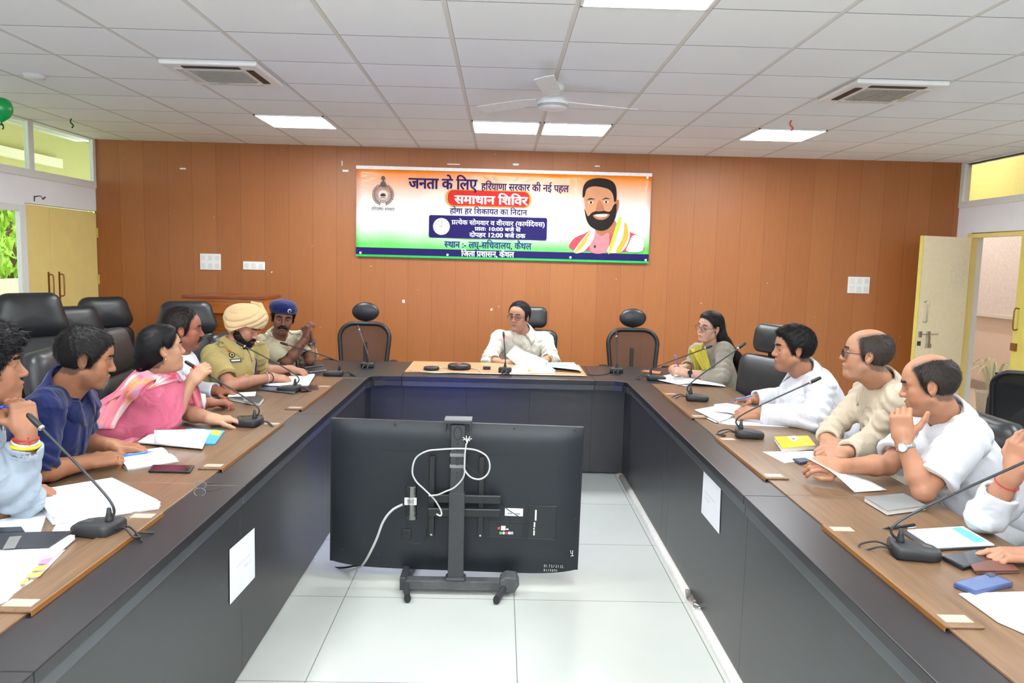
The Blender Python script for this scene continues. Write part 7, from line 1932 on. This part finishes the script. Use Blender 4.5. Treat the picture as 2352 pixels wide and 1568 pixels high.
c_([(1290, 857), (1330, 858), (1370, 861), (1395, 858), (1404, 852)], 'black cable from the right empty chair microphone along the table edge', bcab, ZT+.004)
paper_pile([(1172, 850), (1188, 836), (1260, 838), (1276, 850)], 5, .022, 'stack of white files under the sheet held by the man in cream', seed=9, jit=.008)
for q, nm in (([(1212, 846), (1220, 846), (1220, 850), (1212, 850)], 'yellow flag sticking out of the files of the man in cream'), ([(1222, 852), (1235, 851), (1236, 856), (1222, 857)], 'pale yellow flag hanging at the front of the head table files')):
    tag(slab('paper_flag', q, ZP+.0225 if 'sticking' in nm else ZP+.002, .001, M('flag_yellow', (244, 220, 40), .6), None, None), nm, 'paper')
t_ = put('folder', 'open brown file with teal and white sheets right of the man in cream', 'folder', [(1254, 838), (1322, 838), (1336, 852), (1270, 852)])
child_slab(t_, 'board', [(1262, 850), (1276, 842), (1322, 842), (1334, 855)], ZP+.0002, .006, M('file_brown', (84, 62, 34), .6))
child_slab(t_, 'white_sheet', [(1254, 832), (1318, 832), (1336, 850), (1262, 842)], ZP+.024, .001, paper)
child_slab(t_, 'teal_sheet', [(1258, 834), (1302, 834), (1314, 842), (1264, 842)], ZP+.0252, .001, M('teal_sheet', (140, 220, 218), .6))
def sheet3(name, rows, label, mat=paper):
    o = obj(name, MB().grid(rows), mat, smooth=True, solid=.0007); c = sum((p for r in rows for p in r), Vector())/sum(len(r) for r in rows)
    tag(rebase(o, c), label, 'paper'); return o
TL, TM, TR_ = at(1183, 794, 6.36), at(1203, 806, 6.33), at(1260, 829, 6.24)
BL, BM, BR_ = at(1162, 816, 6.30), at(1184, 836, 6.25), at(1247, 840, 6.15)
lerp = lambda a, b, n: [a*(1-u)+b*u for u in np.linspace(0, 1, n)]
sheet3('paper_sheet', [lerp(TL, BL, 5), [p+Vector((0, -.004, .0)) for p in lerp(TL*.5+TM*.5, BL*.5+BM*.5, 5)], lerp(TM, BM, 5), [p+Vector((0, -.006, .004)) for p in lerp(TM*.5+TR_*.5, BM*.5+BR_*.5, 5)], lerp(TR_, BR_, 5)], 'creased white sheet held up by the man in cream', M('sheet_lilac', (236, 234, 240), .7))
# right row
phone([(1473, 852), (1480, 849), (1520, 853), (1516, 858)], 'brown-backed phone on the right corner table by the microphone', M('phone_tan', (150, 96, 64), .4), M('phone_tan_back', (176, 118, 80), .35), z=ZT+.0003)
t_ = paper_pile([(1496, 868), (1545, 858), (1622, 870), (1576, 886)], 3, .005, 'white papers under the clasped hands of the woman in grey', seed=11, name='loose_sheets')
A_, B_, C_, D_ = tp(1556, 883, ZP+.006), tp(1548, 862, ZP+.014), tp(1640, 866, ZP+.022), tp(1668, 888, ZP+.006)
sheet3('paper_file', [lerp(A_, B_, 5), [p+Vector((0, 0, .016)) for p in lerp(A_*.7+D_*.3, B_*.7+C_*.3, 5)], [p+Vector((0, 0, .010)) for p in lerp(A_*.35+D_*.65, B_*.35+C_*.65, 5)], lerp(D_, C_, 5)], 'large white sheet bulging over the papers of the woman in grey')
t_ = paper_pile([(1596, 940), (1668, 926), (1712, 942), (1652, 966)], 5, .016, 'dog-eared papers before the man with the blue pen', seed=12, jit=.01)
child_slab(t_, 'pink_flag', [(1588, 934), (1600, 940), (1606, 946), (1598, 946)], ZP+.004, .001, M('flag_pink', (240, 150, 190), .6))
tag(slab('paper_sheet', [(1648, 970), (1694, 954), (1812, 980), (1672, 974)], ZP, .002, paper, None, None), 'long white sheet under the forearm of the man with the blue pen', 'paper')
A_, B_, C_, D_ = tp(1640, 945, ZP+.018), tp(1640, 928, ZP+.03), tp(1700, 930, ZP+.05), tp(1712, 958, ZP+.02)
sheet3('paper_sheet', [lerp(A_, B_, 4), [p+Vector((0, 0, .01)) for p in lerp(A_*.5+D_*.5, B_*.5+C_*.5, 4)], lerp(D_, C_, 4)], 'printed sheet turned up beneath the fist of the man with the blue pen', M('sheet_lilac', (236, 234, 240), .7))
t_ = book([(1778, 1002), (1856, 1000), (1874, 1022), (1796, 1028)], 'yellow hardcover book beside a microphone in the right row', M('book_yellow', (236, 196, 36), .35), .026)
child_slab(t_, 'white_emblem', [(1808, 1002), (1826, 1000), (1836, 1008), (1822, 1014)], ZP+.0262, .0006, M('emblem_cream', (240, 230, 200), .5)); child_slab(t_, 'emblem_mark', [(1818, 1006), (1823, 1005), (1827, 1008), (1821, 1009)], ZP+.0270, .0004, M('emblem_olive', (140, 140, 90), .5))
tag(slab('paper_sheet', [(1752, 1037), (1876, 1035), (1892, 1050), (1802, 1063)], ZP, .0015, paper, None, None), 'single white sheet lying before the man in beige', 'paper')
phone([(1820, 1052), (1858, 1049), (1870, 1056), (1838, 1062)], 'dark blue phone on the white sheet before the man in beige', M('phone_blue_dark', (40, 52, 76), .35), M('phone_blue_dark2', (54, 66, 90), .3), z=ZP+.0018)
E0 = [at(1847, 1049, 2.98), at(1885, 1068, 2.93), at(1918, 1089, 2.90), tp(1963, 1130, ZP+.003)]
E1 = [at(1862, 1044, 3.03), at(1925, 1076, 3.0), at(1972, 1092, 2.98), tp(2038, 1125, ZP+.004)]
e0, e1 = catmull(E0, 5), catmull(E1, 5)
sheet3('paper_sheet', [lerp(a, b, 5) for a, b in zip(e0, e1)], 'white sheet held by the man resting his chin on his hand')
t_ = book([(1984, 1140), (2076, 1132), (2128, 1160), (2038, 1172)], 'grey hardcover notebook under the elbow side of the man resting his chin', M('notebook_cover_grey', (128, 130, 128), .5), .022)
pen(tp(2100, 1205, ZP+.006), tp(2027, 1214, ZP+.006), M('pen_black', (28, 28, 30), .3), 'black pen beside the largest microphone', r=.0055)
t_ = put('folder', 'black folder with printed white papers and a teal strip, near the right edge', 'folder', [(2075, 1220), (2210, 1212), (2282, 1252), (2142, 1258)])
child_slab(t_, 'cover', [(2068, 1216), (2206, 1212), (2276, 1254), (2130, 1262)], ZP, .007, dk, bevel=.001)
child_slab(t_, 'papers', [(2084, 1216), (2212, 1208), (2284, 1250), (2146, 1256)], ZP+.0072, .004, paper)
child_slab(t_, 'teal_strip', [(2185, 1212), (2206, 1210), (2266, 1242), (2240, 1246)], ZP+.0114, .0005, M('teal_print', (110, 206, 196), .5))
mb = MB()
for k in range(5): 
    q = quadpts([(2098+k*7, 1220+k*5), (2150+k*8, 1217+k*5), (2151+k*8, 1218.2+k*5), (2099+k*7, 1221.2+k*5)], ZP+.0116); L0 = Vector(t_.location); mb.prism([p-L0-Vector((0, 0, p.z)) for p in q], (0, 0, ZP+.0114), (0, 0, ZP+.0117))
obj('faint_print', mb, M('faint_print', (200, 196, 180), .6), t_)
phone([(2163, 1276), (2240, 1260), (2292, 1281), (2213, 1302)], 'black phone with a glossy screen beside the largest microphone', gun, gloss_black, th=.012)
t_ = put('wallet', 'brown leather wallet between the black phone and the blue phone', 'wallet', [(2226, 1292), (2320, 1289), (2342, 1312), (2242, 1314)])
child_slab(t_, 'lower_flap', [(2226, 1293), (2320, 1290), (2342, 1312), (2242, 1315)], ZP, .006, M('wallet_brown', (88, 56, 48), .45), bevel=.002)
child_slab(t_, 'upper_flap', [(2222, 1286), (2318, 1284), (2341, 1307), (2238, 1309)], ZP+.0065, .006, M('wallet_brown2', (104, 66, 56), .4), bevel=.002)
t_ = phone([(2190, 1337), (2276, 1313), (2328, 1336), (2240, 1358)], 'blue phone lying face down at the lower right', M('phone_blue', (58, 74, 116), .4), M('phone_blue_back', (92, 110, 150), .35), th=.014)
child_slab(t_, 'camera_bump', [(2262, 1316), (2276, 1313), (2292, 1320), (2276, 1324)], ZP+.0148, .002, M('lens_grey', (60, 66, 80), .2), bevel=.0008)
paper_pile([(2204, 1360), (2430, 1356), (2460, 1500), (2290, 1424)], 3, .004, 'white printed papers at the lower right corner', seed=14, name='loose_sheets', jit=.006)
# pens in hands
j = PE['L1']; pen(at(-30, 938, 2.36), at(20, 933, 2.33), bluedark, 'blue pen held in the fist of the man at the left edge')
pen(at(1550, 814, 5.66), at(1560, 846, 5.66), bluepen, 'light blue pen held upright by the woman in grey')
pen(tp(1728, 909, .86), tp(1678, 921, .80), bluepen, 'light blue pen in the hand of the man in the white long-sleeved shirt')
